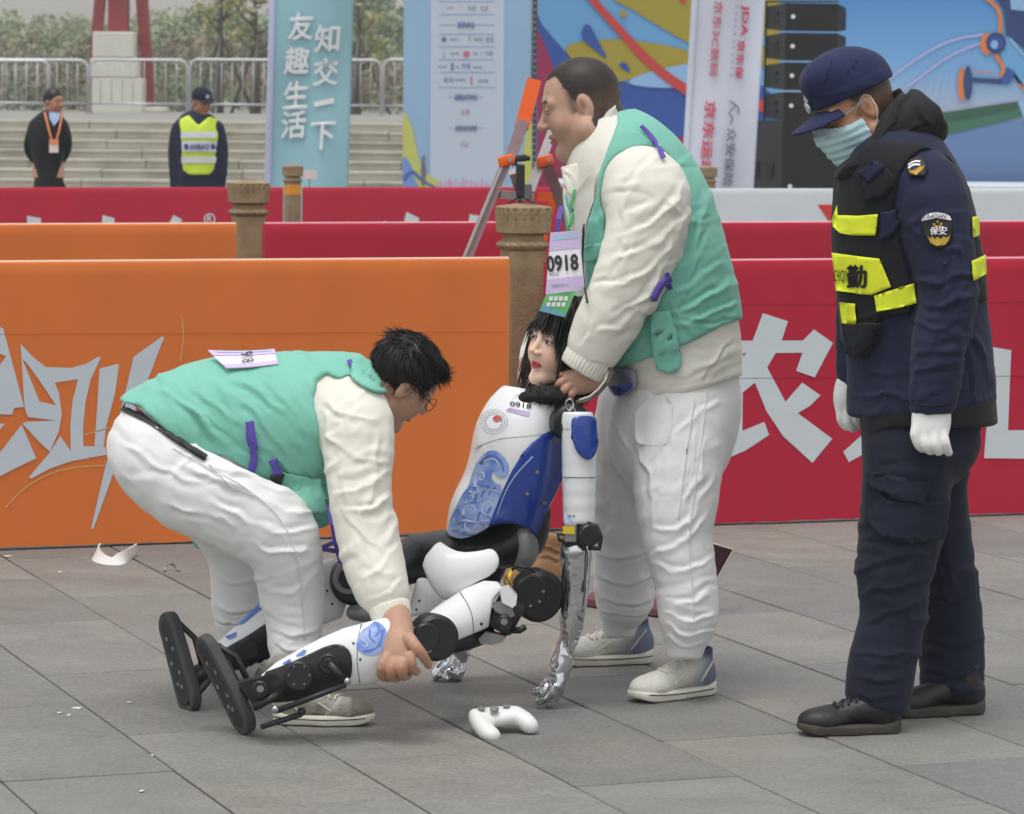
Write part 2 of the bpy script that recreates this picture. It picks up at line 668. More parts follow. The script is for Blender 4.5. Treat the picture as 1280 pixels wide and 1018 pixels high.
b1 = barrier('banner_barrier', R1, -420, 637, 1.035, M_orange, M_edge,
             'orange fabric barrier in the front row with spiky grey graffiti lettering', ragged=True, group='banner barriers')
fn1 = pl_fn(R1, -.0005)
gk = 0.2948
def g1(pts): return [(x * gk, 380 + y * gk) for x, y in pts]
glyphs = [
    [[(-160, 130), (-60, 60), (0, 98), (14, 106), (102, 437), (60, 442), (52, 470), (-40, 466), (-160, 480)], [(-40, 200), (0, 212), (26, 222), (-2, 262), (-60, 270)]],
    [[(87, 170), (140, 225), (194, 268), (300, 272), (365, 255), (418, 223), (427, 230), (385, 320), (362, 420), (352, 530), (354, 604), (445, 605), (452, 640), (300, 668), (210, 700), (133, 741), (122, 736), (210, 632), (255, 560), (300, 624), (298, 520), (306, 420), (330, 320), (232, 335), (250, 375), (262, 470), (250, 540), (212, 628), (165, 585), (95, 508), (112, 500), (240, 495), (118, 480), (104, 440)],
     [(94, 232), (168, 414), (237, 430), (170, 330), (120, 260)]],
    [[(422, 275), (500, 254), (504, 262), (488, 380), (450, 520), (440, 606), (400, 606), (412, 440)]],
    [[(566, 225), (688, 138), (695, 144), (640, 290), (560, 480), (480, 720), (396, 955), (386, 952), (440, 720), (460, 640), (500, 500), (540, 340)]],
    [[(92, 512), (154, 655), (60, 700), (-40, 752), (-160, 800), (-160, 690), (2, 628)]],
    [[(-160, 520), (20, 508), (-40, 590), (-160, 640)]],
]
for gl in glyphs:
    flat('printed_stroke', [g1(p) for p in gl], fn1, M_grey_print, b1)
for pts, w in (([(25, 862), (90, 790), (190, 725), (320, 690), (450, 685)], 5), ([(768, 50), (780, 120), (765, 245)], 5), ([(350, 556), (400, 545), (470, 524)], 5)):
    flat('printed_line', [stroke(g1(pts), w * gk, w * gk, 3)], fn1, M_tan_line, b1)

b2 = barrier('banner_barrier', R1, 686, 1640, 1.02, M_crim, M_edge_r,
             'crimson fabric barrier in the front row with big white characters, behind the guard', ragged=True, group='banner barriers')
M_seam = mat('banner_seam', srgb(150, 12, 44), .8)
for y_ in (378, 470):
    flat('cloth_seam', [[(690, y_ + 5), (1400, y_ - 1), (1400, y_ - .2), (690, y_ + 5.8)]], fn1, M_seam, b2)
M_seam_o = mat('banner_seam_orange', srgb(194, 100, 40), .8)
flat('cloth_seam', [[(-400, 420.5), (634, 414.5), (634, 415.3), (-400, 421.3)]], fn1, M_seam_o, b1)
hk = .2358
def g2(pts): return [(880 + x * hk, 370 + y * hk) for x, y in pts]
nong = [[(312, 92), (445, 135), (412, 237), (524, 237), (583, 178), (684, 250), (587, 432), (488, 398), (522, 302), (380, 303), (335, 380),
         (432, 562), (520, 460), (618, 528), (560, 585), (497, 622), (680, 758), (575, 886), (420, 745), (330, 610), (270, 460), (206, 512), (203, 716),
         (320, 668), (345, 738), (220, 820), (90, 875), (20, 800), (60, 560), (130, 420), (150, 300), (100, 300), (100, 238), (258, 238)],
        [(204, 308), (222, 300), (212, 322)]]
flat('printed_character', [g2(p) for p in nong], fn1, M_print, b2)
flat('printed_character', [g2([(738, 826), (835, 740), (930, 640), (1000, 560), (1070, 560), (1020, 760), (880, 820), (768, 882)])], fn1, M_print, b2)
flat('printed_character', [g2([(1000, 300), (1100, 300), (1090, 420), (1180, 420), (1180, 480), (1080, 480), (1040, 560), (990, 560)])], fn1, M_print, b2)
mount = [(1241, 434), (1264, 438), (1260, 538), (1310, 538), (1310, 400), (1338, 400), (1338, 536), (1392, 536), (1392, 438), (1418, 436), (1418, 575), (1230, 573)]
flat('printed_character', [mount], fn1, M_print, b2)

b3 = barrier('banner_barrier', R2, -360, 295, 1.035, M_orange, M_edge, 'orange fabric barrier of the second row, left of the carved post', group='banner barriers')
b4 = barrier('banner_barrier', R2, 331, 668, 1.035, M_crim, M_edge_r, 'crimson fabric barrier of the second row beside the ladder', group='banner barriers')
b4b = barrier('banner_barrier', R2, 712, 1500, 1.03, M_crim, M_edge_r, 'crimson fabric barrier of the second row right of the standing man', group='banner barriers')
b5 = barrier('banner_barrier', R3, -240, 353, .925, M_crim, M_crim, 'crimson fabric barrier of the far row below the two officials, with trademark sign', group='banner barriers')
fn3 = pl_fn(R3, -.001)
for p in ([(34, 270), (51, 273), (52, 300), (33, 300)], [(128, 269), (143, 273), (144, 300), (126, 300)], [(217, 269), (228, 275), (212, 300), (200, 300)], [(188, 279), (196, 282), (196, 300), (185, 300)], [(246, 278), (250, 281), (248, 300), (240, 300)]):
    flat('printed_character', [p], fn3, M_print, b5)
circ = lambda cx, cy, rx, ry=None, n=28: [(cx + rx * math.cos(2 * math.pi * k / n), cy + (ry or rx) * math.sin(2 * math.pi * k / n)) for k in range(n)]
flat('trademark_ring', [circ(262, 274, 7.2), circ(262, 274, 5.6)], fn3, M_print, b5)
text('trademark_letter', 'R', fn3, (262, 274), 7.5, M_print, b5, bold=.03)
b6 = barrier('banner_barrier', R3, 379, 873, .925, M_crim, M_crim, 'crimson fabric barrier of the far row in front of the sponsor board', group='banner barriers')
for p in ([(508, 265), (524, 273), (520, 300), (500, 300)], [(480, 276), (490, 280), (486, 300), (474, 300)], [(587, 268), (600, 270), (600, 300), (584, 300)], [(538, 278), (543, 280), (540, 300), (534, 300)]):
    flat('printed_character', [p], fn3, M_print, b6)
b7 = barrier('banner_barrier', R3, 776, 1500, .918, M_white_ban, M_white_ban, 'white fabric barrier with a red wedge in front of the stage', group='banner barriers')
b7.location = b7.location + Vector((0, -.25, 0))
M_redprint = mat('red_print', srgb(205, 50, 58), .7)
flat('printed_wedge', [[(1022, 256), (1052, 256), (1052, 277), (1036, 277)]], pl_fn(R3, .25), M_redprint, b7)

# ------------------------------------------------------------------ carved stone posts
M_stone = mat('carved_stone', srgb(148, 130, 100), .85, var=.18, vscale=14, bump=.35, bscale=120)
M_yellowband = mat('yellow_band', srgb(222, 150, 30), .6, var=.05)


def post(px, pytop, Y, label, k=1.0, band=False):
    top = W(px, pytop, Y)
    c = Vector((top.x, top.y, 0))
    root = empty('stone_post', c, label, 'post', 'carved stone posts')
    H = top.z

    def sq(r, an, p=5.0):
        ca, sa = abs(math.cos(an)), abs(math.sin(an))
        return r / ((ca ** p + sa ** p) ** (1 / p))

    def loft(name, prof, rel=None, n=96, p=5.0, m=M_stone):
        v, f = [], []
        for (r, z) in prof:
            for i in range(n):
                an = 2 * math.pi * i / n
                rr = sq(r, an, p)
                if rel: rr += rel(i / n, z)
                q = Matrix.Rotation(PA, 3, 'Z') @ Vector((rr * math.cos(an) * k, rr * math.sin(an) * k, 0))
                v.append((c.x + q.x, c.y + q.y, z))
        for j in range(len(prof) - 1):
            for i in range(n):
                i2 = (i + 1) % n
                f.append((j * n + i, j * n + i2, (j + 1) * n + i2, (j + 1) * n + i))
        f.append(tuple(reversed(range(n))))
        f.append(tuple((len(prof) - 1) * n + i for i in range(n)))
        o = MB().add(v, f).build(name, m, root, auto=35)
        return o

    z0 = H - .118 * k
    cap = [(.083, z0), (.092, z0 + .006)] + [(.092 + .004 * j / 12, z0 + .006 + (.094 * k) * j / 12) for j in range(13)]
    cap += [(.094, z0 + .104 * k), (.085, z0 + .107 * k), (.05, z0 + .112 * k), (.012, H)]

    def petals(u, z):
        # standing lotus petals: arched ridges around the drum
        h = (z - z0) / (.1 * k)
        if h < .1 or h > 1.02: return 0
        ph = (u * 20) % 1.0 - .5
        arch = 1 - (abs(ph) / .5) ** 2.2
        edge = h - (.45 + .45 * arch)
        rid = math.exp(-(edge / .06) ** 2) * .0035
        return rid - .003 * (1 if edge > .06 else 0) * (h < .95) - .0015 * math.exp(-((abs(ph) - .5) / .06) ** 2)
    loft('capital', cap, petals, 240, 4.5)
    loft('neck', [(.07, z0 - .022 * k), (.068, z0)], None, 48)

    def rope(u, z):
        zz = (z - (z0 - .042 * k)) / (.02 * k)
        return .0035 * math.sin(u * 2 * math.pi * 16 + zz * 1.6) * max(0, 1 - zz * zz)
    zb = z0 - .022 * k
    loft('bead', [(.07, zb - .042 * k)] + [(.072 + .016 * math.sin(math.pi * j / 10), zb - .04 * k + .038 * k * j / 10) for j in range(11)] + [(.07, zb)], rope, 160, 5)
    loft('shaft', [(.074, -.02), (.074, zb - .042 * k)], None, 48, 9)
    if band:
        loft('yellow_wrap', [(.0765, zb - .135), (.0765, zb - .052)], None, 48, 9, M_yellowband)
    return root


post(654.5, 254, 13.22, 'brown carved stone post holding a small camera, behind the robot')
post(311, 225, 17.15, 'brown carved stone post between the orange and crimson second-row barriers')
post(366, 206, 28.6, 'brown carved stone post wrapped in a yellow band, before the teal flag', .82, True)
post(884, 208, 30.2, 'brown carved stone post in front of the white flag', .82)

# ------------------------------------------------------------------ gimbal camera on the post
M_blk2 = mat('matte_black', srgb(30, 31, 33), .55)
cy = 13.2
cr = empty('pocket_camera', W(650, 252, cy), 'small black pocket gimbal camera on mini tripod on top of stone post', 'camera')
g = lambda x, y: W(x, y, cy)
MB().box(g(650.5, 226), (.034, .03, .125), None, .006).build('handle', M_blk2, cr)
MB().tube([g(646.5, 208), g(644.5, 204), g(645, 199), g(648, 197)], .006, 8).build('gimbal_arm', M_blk2, cr)
hd = MB().box(g(652, 198), (.046, .032, .026), Matrix.Rotation(-.08, 3, 'Y'), .008).build('camera_head', M_blk2, cr)
MB().disc(g(657, 198) + Vector((.004, 0, 0)), (1, 0, 0), .010, .014).build('lens', M_black, hd, auto=40)
MB().box(g(660, 240), (.03, .03, .06), None, .004).build('clamp', mat('grey_plastic', srgb(95, 95, 98), .5), cr)
for dx, dy in ((-.045, -.03), (.06, -.02), (.0, .05)):
    e = g(650, 246)
    MB().tube([e, Vector((e.x + dx, e.y + dy, g(650, 254).z))], .004, 6).build('tripod_leg', M_blk2, cr)

# ------------------------------------------------------------------ step ladder
M_alu = mat('ladder_aluminium', srgb(178, 172, 172), .4, metal=.75, var=.12, vscale=10)
M_alu2 = mat('ladder_aluminium_worn', srgb(150, 128, 130), .5, metal=.5, var=.2, vscale=12)
M_ora = mat('orange_plastic', srgb(238, 98, 22), .45)
LY = 14.6
lad = empty('step_ladder', W(640, 470, LY + .2), 'aluminium step ladder with orange plastic joints between front and second rows', 'ladder')


def rail(p, q, w, d, m, name='rail', par=lad):
    p, q = Vector(p), Vector(q)
    t = (q - p).normalized()
    s = t.cross(Vector((0, 1, 0))).normalized()
    dd = t.cross(s)
    poly = [p + s * w / 2 - dd * d / 2, p + s * w / 2 + dd * d / 2, p - s * w / 2 + dd * d / 2, p - s * w / 2 - dd * d / 2]
    return MB().prism(poly, q - p).build(name, m, par)


def lw(x, y, dy=0): return W(x, y, LY + dy)


rail(lw(668, 100, .15), lw(652, 160, .12), .062, .05, M_ora, 'grip_cover')
rail(lw(654, 152, .12), lw(636, 205, .08), .050, .045, M_alu2)
rail(lw(632, 205, 0), lw(536, 440, -.12), .042, .06, M_alu2)
rail(lw(627.5, 207, -.04), lw(530.5, 440, -.16), .012, .02, M_alu, 'rail_flange')
rail(lw(690, 165, .35), lw(662, 240, .25), .04, .04, M_alu)
rail(lw(683, 205, .3), lw(730, 330, .62), .05, .05, M_alu2)
rail(lw(622, 243, -.01), lw(664, 246, .22), .034, .03, M_alu, 'tread')
rail(lw(617, 243, -.02), lw(622, 243, -.02), .036, .04, M_ora, 'tread_cap')
rail(lw(640, 215, .3), lw(660, 280, .55), .028, .03, M_alu2)
rail(lw(672, 246, .3), lw(690, 247, .3), .04, .03, M_ora, 'cross_tread')
rail(lw(692, 250, .5), lw(674, 320, .5), .03, .03, M_ora, 'brace')
for (x, y, dy) in ((633, 201, -.03), (682, 201, .26)):
    j = MB().box(lw(x, y, dy), (.07, .055, .045), Matrix.Rotation(-.25, 3, 'Y'), .008).build('joint', M_ora, lad, auto=40)
    MB().disc(lw(x + 4, y - 1, dy - .045), (0, 1, 0), .009, .02).build('rivet', M_alu, j, auto=40)
for a_, b_ in (((536, 440, -.12), (480, 560, -.22)), ((730, 330, .62), (780, 455, .9))):
    rail(lw(*a_), lw(*b_), .042, .055, M_alu2)

# ------------------------------------------------------------------ steps and upper terrace behind
M_step = mat('pale_step_stone', srgb(178, 174, 162), .85, var=.22, vscale=1.6, bump=.15, bscale=30)
NS, RISE, TREAD = 11, .1227, .36
SY = 46.2 - NS * TREAD
steps = empty('stone_steps', (-4, SY, 0), kind='structure')
step_me = {}
for k in range(NS):
    x = -12.0 + random.uniform(-.6, .6)
    while x < 7:
        w = random.choice((1.2, 1.5, 1.8, 2.1))
        y0, z0, z1 = SY + k * TREAD, RISE * k + .003, RISE * (k + 1) - .003 + random.uniform(-.004, .004)
        pr = [(y0 + .03, z0), (y0 + .03, z1 - .04), (y0, z1 - .034), (y0, z1 - .006), (y0 + .006, z1), (y0 + TREAD + .1, z1), (y0 + TREAD + .1, z0)]
        o = MB().prism([Vector((x + .006, yy, zz)) for yy, zz in pr], (w - .012, 0, 0))
        oo = o.build('step_block', M_step, steps)
        x += w
terr = mesh('upper_terrace', [(-200, SY + NS * TREAD + .1, NS * RISE - .004), (200, SY + NS * TREAD + .1, NS * RISE - .004), (300, 900, NS * RISE - .004), (-300, 900, NS * RISE - .004)], [(0, 1, 2, 3)],
            mat('terrace_paving', srgb(140, 138, 132), .9, var=.15, vscale=.5))
tag(terr, kind='structure')
TZ = NS * RISE

# crowd-control barriers on the terrace
M_galv = mat('galvanised_tube', srgb(188, 192, 196), .4, metal=.55)
FY = 66.0
bar_me = None


def crowd_barrier(x0, x1, Y, label, ytop=75):
    a, b = W(x0, 140, Y), W(x1, 140, Y)
    top = W((x0 + x1) / 2, ytop, Y).z
    root = empty('crowd_barrier', ((a.x + b.x) / 2, Y, TZ), label, 'barrier', 'crowd barriers on the terrace')
    r = .16
    zb = TZ + .2
    pts = [Vector((a.x, Y, TZ + .02)), Vector((a.x, Y, top - r))]
    for i in range(1, 6):
        t = math.pi / 2 * i / 5
        pts.append(Vector((a.x + r - r * math.cos(t), Y, top - r + r * math.sin(t))))
    for i in range(0, 6):
        t = math.pi / 2 * i / 5
        pts.append(Vector((b.x - r + r * math.sin(t), Y, top - r + r * math.cos(t))))
    pts += [Vector((b.x, Y, TZ + .02))]
    MB().tube(pts, .026, 8).build('frame', M_galv, root, smooth=True)
    MB().tube([(a.x, Y, zb), (b.x, Y, zb)], .02, 8).build('bottom_rail', M_galv, root, smooth=True)
    n = int((b.x - a.x) / .19)
    me = None
    for i in range(1, n):
        x = a.x + (b.x - a.x) * i / n
        if me is None:
            o = MB().tube([(0, 0, zb), (0, 0, top)], .010, 6).build('bar', M_galv, root, smooth=True); me = o.data
        else:
            o = link('bar', me, None, root)
        o.location = Vector((x, Y, 0))
    for x in (a.x, b.x):
        MB().box((x, Y, TZ + .02), (.06, .55, .04)).build('foot', M_galv, root)


for x0, x1, lb in ((-160, -22, None), (-18, 109, 'galvanised crowd barrier on the terrace at far left'), (112, 234, 'galvanised crowd barrier in front of the red sculpture'),
                   (237, 356, 'galvanised crowd barrier directly left of the teal flag'), (360, 476, 'galvanised crowd barrier behind the teal flag'), (479, 602, 'galvanised crowd barrier partly behind the sponsor board')):
    if lb: crowd_barrier(x0, x1, FY, lb)
crowd_barrier(-40, 61, FY - 1.5, 'lower galvanised crowd barrier overlapping the leftmost one', 76)

# red sculpture on stone pedestal
M_red = mat('red_steel', srgb(134, 44, 44), .6, var=.08, vscale=2)
M_ped = mat('pedestal_stone', srgb(205, 203, 192), .85, var=.06, vscale=3)
ScY = 78.0
sc = empty('red_sculpture', W(145, 140, ScY), 'tall red steel sculpture with splayed legs on the terrace', 'sculpture')
def sw(x, y, dy=0): return W(x, y, ScY + dy)
def leg(p, q, w0, w1, d=.35):
    MB().prism([sw(p[0] - w0, p[1]), sw(p[0] + w0, p[1]), sw(q[0] + w1, q[1]), sw(q[0] - w1, q[1])], (0, d, 0)).build('leg', M_red, sc)
leg((145, -220), (111, 140), 7, 6)
leg((160, -220), (187, 138), 7, 7)
MB().prism([sw(134, -220, -.3), sw(160, -220, -.3), sw(159, 42, -.3), sw(135, 42, -.3)], (0, .5, 0)).build('column', M_red, sc)
pd = empty('pedestal', W(145, 145, ScY - .6), 'stepped white stone pedestal under the red sculpture', 'pedestal')
for x0, x1, y0, y1 in ((115, 167, 40, 72), (112, 172, 73, 97), (114, 178, 98, 147)):
    p, q = W(x0, y1, ScY - .8), W(x1, y0, ScY - .8)
    MB().box(((p.x + q.x) / 2, ScY - .2, (p.z + q.z) / 2), (q.x - p.x, 1.1, q.z - p.z), None, .03).build('block', M_ped, pd)
p = W(186, 139, ScY - .4)
MB().box((p.x, ScY - .2, TZ + .06), (.8, .9, .12), None, .02).build('foot_slab', M_ped, sc)

# ------------------------------------------------------------------ trees
M_leafs = [mat('leaf_pale', srgb(160, 168, 134), .8, var=.25, vscale=1), mat('leaf_grey_green', srgb(142, 156, 124), .8, var=.25, vscale=1), mat('leaf_dark', srgb(120, 136, 104), .8, var=.25, vscale=1),
           mat('leaf_brown_red', srgb(140, 128, 112), .8, var=.25, vscale=1), mat('leaf_yellow_green', srgb(160, 158, 108), .8, var=.25, vscale=1)]
M_bark = mat('tree_bark', srgb(88, 82, 74), .9, var=.2, vscale=6)


def leaf_cloud(name, centers, radii, n, size, m, parent):
    C = np.array(centers); Rr = np.array(radii)
    w = Rr.prod(1) ** (2 / 3); w = w / w.sum()
    k = rng.choice(len(C), n, p=w)
    dirs = rng.normal(size=(n, 3)); dirs /= np.linalg.norm(dirs, axis=1)[:, None]
    rad = rng.uniform(.35, 1.05, n) ** .6
    P = C[k] + dirs * rad[:, None] * Rr[k]
    a = rng.normal(size=(n, 3)); a /= np.linalg.norm(a, axis=1)[:, None]
    b = np.cross(a, rng.normal(size=(n, 3))); b /= np.linalg.norm(b, axis=1)[:, None]
    s = size * rng.uniform(.6, 1.4, n)[:, None]
    V = np.stack([P - a * s, P + b * s * .45, P + a * s, P - b * s * .45], 1).reshape(-1, 3)
    Fc = np.arange(n * 4).reshape(-1, 4)
    return mesh(name, V, Fc, m, parent)


def tree(px, pytop, Y, wpx, label, mi, n=2600, size=.16, trunk_r=.12, bare=False):
    topz = W(px, pytop, Y).z
    base = Vector((W(px, 140, Y).x, Y, TZ))
    root = empty('tree', base, label, 'tree', 'trees beyond the terrace')
    h = topz - TZ
    wr = wpx * Y / F / 2
    cs, rs = [], []
    tb = MB()
    sway = random.uniform(-.3, .3)
    tb.tube([base + Vector((0, 0, -.1)), base + Vector((sway * .2, 0, h * .3)), base + Vector((sway * .5, 0, h * .62)), base + Vector((sway, 0, h * .9))], [trunk_r, trunk_r * .8, trunk_r * .5, trunk_r * .12], 7)
    nl = 14 if bare else 16
    for i in range(nl):
        an = random.uniform(0, 6.28); z0 = h * random.uniform(.25, .7)
        ln = wr * random.uniform(.5, 1.0)
        e = base + Vector((math.cos(an) * ln, math.sin(an) * ln * .8, min(h * .97, z0 + ln * random.uniform(.5, 1.2))))
        s = base + Vector((sway * z0 / h, 0, z0))
        mid = s.lerp(e, .5) + Vector((0, 0, -.1))
        tb.tube([s, mid, e], [trunk_r * .4, trunk_r * .25, trunk_r * .06], 5)
        cs.append(tuple(e)); r = wr * random.uniform(.28, .5); rs.append((r, r * .8, r * random.uniform(.55, .8)))
    for i in range(6 if not bare else 0):
        an = random.uniform(0, 6.28); rr = wr * random.uniform(0, .5)
        cs.append((base.x + math.cos(an) * rr, base.y + math.sin(an) * rr, TZ + h * random.uniform(.2, .85)))
        r = wr * random.uniform(.35, .55); rs.append((r, r, r * .7))
    tb.build('trunk', M_bark, root, smooth=True)
    leaf_cloud('crown', cs, rs, n, size, M_leafs[mi], root)


tl = [(-60, 30, 118, 120, 1), (38, 24, 125, 120, 0), (90, 58, 96, 80, 2), (128, 40, 130, 110, 1), (208, 22, 128, 110, 0), (248, 40, 112, 100, 1), (296, 26, 120, 120, 2), (352, 18, 126, 130, 1),
      (420, 4, 118, 130, 2), (458, 22, 112, 100, 1), (500, -6, 122, 140, 2), (560, -20, 126, 170, 1), (640, -10, 130, 180, 2)]
words = ['hazy leafy tree at the far left edge', 'hazy pale green tree above the man in black', 'dark green rounded tree left of the red sculpture', 'grey green tree just behind the red sculpture', 'pale tree right of the red sculpture',
         'grey green tree above the officer in the vest', 'dark tree just left of the teal flag', 'grey green tree behind the teal flag', 'dark tree behind the right edge of teal flag', 'grey green tree between flag and sponsor board',
         'dark tree at the left edge of sponsor board', 'grey green tree hidden mostly by sponsor board', 'dark tree behind the sponsor board']
for (x, yt, Y, w, mi), wd in zip(tl[:11], words):
    tree(x, yt, Y, w, wd, mi, 3600, .105)
# young staked trees near the fence
M_stake = mat('stake_wood', srgb(92, 92, 88), .9, var=.15, vscale=5)
for x, yt, wd in ((275, -70, 'young bare tree with support stakes above the officer'), (322, -60, 'young bare tree with support stakes left of the teal flag'), (447, -60, 'young bare tree with support stakes right of the teal flag')):
    tree(x, yt, 74, 75, wd, 4, 420, .07, .085, True)
    root = [o for o in bpy.data.objects if o.get('label') == wd][0]
    bx = root.location
    for an in (.4, 2.5, 4.6):
        MB().tube([(bx.x + math.cos(an) * .75, bx.y + math.sin(an) * .75, TZ), (bx.x, bx.y, TZ + 1.7)], .035, 6).build('stake', M_stake, root, smooth=True)
# undergrowth along the back of the terrace
hc, hr = [], []
for i in range(150):
    x = random.uniform(-17, 2); y = random.uniform(80, 100); r = random.uniform(.5, 1.1)
    hc.append((x, y, TZ + r * random.uniform(.3, 1.5))); hr.append((r, r, r * .7))
hd1 = leaf_cloud('undergrowth', hc[:70], hr[:70], 14000, .085, M_leafs[3], None); tag(hd1, 'brown and reddish shrubs massed behind the crowd barriers', 'shrubs', kind='stuff')
hd2 = leaf_cloud('undergrowth', hc[70:], hr[70:], 14000, .085, M_leafs[2], None); tag(hd2, 'green shrubs massed behind the crowd barriers', 'shrubs', kind='stuff')
wc, wr_ = [], []
for i in range(140):
    x = random.uniform(-50, 60); y = random.uniform(150, 190); r = random.uniform(2.5, 4.5)
    wc.append((x, y, TZ + random.uniform(0, 2.4 if x > -18 else 1.4))); wr_.append((r, r, r * .7))
wd_ = leaf_cloud('distant_wood', wc, wr_, 26000, .38, M_leafs[1], None); tag(wd_, 'far hazy line of woodland behind the trees', 'woodland', kind='stuff')

# ------------------------------------------------------------------ feather flags
M_teal = mat('teal_flag_cloth', srgb(146, 192, 204), .75, var=.06, vscale=2, bump=.1, bscale=6)
M_lil = mat('flag_sleeve', srgb(186, 192, 222), .75)
M_wtext = mat('white_lettering', srgb(226, 232, 236), .7)
M_wflag = mat('white_flag_cloth', srgb(205, 210, 226), .75, var=.03, vscale=2, bump=.1, bscale=6)
M_pole = mat('flag_pole', srgb(150, 150, 155), .5, metal=.5)
M_rtext = mat('red_lettering', srgb(205, 62, 92), .7)
M_gtext = mat('grey_lettering', srgb(110, 115, 128), .7)


def flag(name, Y, left, right, y0, y1, m, label, seed, sleeve):
    """left/right: (x at y0, x at y1)"""
    def fn(x, y, off=0.0):
        t = (y - y0) / (y1 - y0)
        xl = left[0] + (left[1] - left[0]) * t; xr = right[0] + (right[1] - right[0]) * t
        u = (x - xl) / (xr - xl)
        dy = .06 * math.sin(u * 5.2 + seed + t * 2.0) * (.3 + u) + .03 * math.sin(t * 9 + u * 3 + seed)
        return W(x, y, Y + dy - off)
    root = empty(name, Vector((W(left[1], y1, Y).x, Y, 0)), label, 'flag')
    nx, ny = 24, 60
    v, f = [], []
    for j in range(ny + 1):
        t = j / ny; y = y0 + (y1 - y0) * t
        xl = left[0] + (left[1] - left[0]) * t; xr = right[0] + (right[1] - right[0]) * t
        if t < .12: xr = xl + (xr - xl) * math.sqrt(max(.02, 1 - ((.12 - t) / .12) ** 2))
        for i in range(nx + 1): v.append(fn(xl + (xr - xl) * i / nx, y))
    for j in range(ny):
        for i in range(nx): f.append((j * (nx + 1) + i, j * (nx + 1) + i + 1, (j + 1) * (nx + 1) + i + 1, (j + 1) * (nx + 1) + i))
    cl = mesh('cloth', v, f, m, root, True)
    sm = cl.modifiers.new('thickness', 'SOLIDIFY'); sm.thickness = .003; sm.offset = 1
    pts = [fn(left[0] + (left[1] - left[0]) * (j / 20), y0 + (y1 - y0) * j / 20) for j in range(21)]
    MB().tube([p for p in pts], .034, 10).build('pole_sleeve', sleeve, root, smooth=True)
    e = pts[-1]
    MB().tube([e, Vector((e.x, e.y, .05))], .015, 8).build('pole', M_pole, root, smooth=True)
    MB().box((e.x, e.y, .04), (.45, .45, .06), None, .01).build('base', M_black, root)
    return root, lambda x, y: fn(x, y, .025)


fr, ffn = flag('feather_flag', 31.0, (346, 333), (448, 433), -190, 300, M_teal, 'tall teal feather flag with white vertical characters', .4, M_lil)
ch1 = [('友', 376, 33), ('趣', 371, 76), ('生', 370, 119), ('活', 367, 156)]
ch2 = [('知', 409, 48), ('交', 407, 90), ('一', 405, 129), ('下', 403, 170)]
for ch, x, y in ch1 + ch2:
    if ch == '一':
        flat('character', [[(x - 13, y - 1), (x + 12, y - 7), (x + 13, y), (x - 12, y + 5)]], ffn, M_wtext, fr)
    else:
        text('character', ch, ffn, (x, y), 1, M_wtext, fr, ang=-3, bold=.024, fit=(30, 33), skew=.12)

wr2, wfn = flag('feather_flag', 31.5, (880, 852), (968, 938), -190, 300, M_wflag, 'tall white feather flag with rotated red and grey lettering', 2.1, M_wflag)
cv = .2358
for s, x, y, h, wlen, m in (('JDA', 383, 110, 44, 165, M_rtext), ('京东保', 362, 315, 40, 205, M_rtext), ('京东3C数码', 233, 205, 46, 400, M_rtext), ('京东运动', 190, 740, 60, 410, M_rtext), ('众安保险', 308, 835, 52, 310, M_gtext)):
    text('lettering', s, wfn, (840 + x * cv, y * cv), 1, m, wr2, ang=94.5, bold=.02 if m is M_rtext and wlen < 300 or '运' in s else .005, fit=(wlen * cv, h * cv))
for pts in ([(310, 660), (325, 625), (298, 595), (345, 560), (305, 535)], [(352, 605), (355, 570), (318, 545)]):
    flat('logo_line', [stroke([(840 + x * cv, y * cv) for x, y in pts], 1.6, 1.6, 1)], wfn, M_gtext, wr2)
for i in range(11):
    y = 35 + i * 36.5; x = 344 - i * 3.0
    text('small_character', '京东保险服务平台保险服'[i], wfn, (840 + x * cv, y * cv), 1, M_gtext, wr2, ang=94, fit=(3.4, 3.4))

# ------------------------------------------------------------------ sponsor board
SBY = 34.0
M_sb = mat('board_pale_blue', srgb(150, 184, 216), .7, var=.04, vscale=.8)
M_sbw = mat('board_white_panel', srgb(192, 204, 220), .7, var=.02)
M_bt = mat('board_blue_text', srgb(110, 128, 178), .7)
M_bd = mat('board_dark_text', srgb(112, 112, 136), .7)
M_br = mat('board_red_text', srgb(196, 110, 134), .7)
sb = empty('sponsor_board', Vector((W(585, 236, SBY).x, SBY + .2, 0)), 'pale blue sponsor board with rows of small printed logos', 'board')
sfn = lambda k: (lambda x, y: W(x, y, SBY - k))
a, b = W(503, 236, SBY), W(666, -130, SBY)
MB().box(((a.x + b.x) / 2, SBY + .16, b.z / 2 + .03), (b.x - a.x, .30, b.z - .06), None, .01).build('panel', M_sb, sb)
flat('white_column', [[(539, -110), (631, -110), (629, 300), (537, 300)]], lambda x, y: W(x, y, SBY + .004), M_sbw, sb)
flat('yellow_shape', [bezier_round([(500, 130), (515, 155), (522, 195), (532, 218), (560, 232), (560, 330), (500, 330)], 2)], lambda x, y: W(max(x, 503.5), y, SBY + .002), mat('board_yellow', srgb(196, 200, 110), .7), sb)
flat('blue_shape', [bezier_round([(500, 190), (515, 205), (520, 232), (535, 240), (530, 330), (500, 330)], 2)], lambda x, y: W(max(x, 503.5), y, SBY - .001), mat('board_blue', srgb(120, 150, 210), .7), sb)
flat('yellow_shape', [[(650, 215), (657, 170), (665, 150), (665, 330), (648, 330)]], lambda x, y: W(x, y, SBY - .001), MATS['board_yellow'], sb)
flat('blue_stroke', [stroke([(504, 225), (516, 212), (526, 226), (548, 236)], 5, 2)], lambda x, y: W(max(x, 503.5), y, SBY - .004), mat('board_deep_blue', srgb(70, 100, 180), .7), sb)
pk = mat('board_pink', srgb(208, 160, 206), .7)
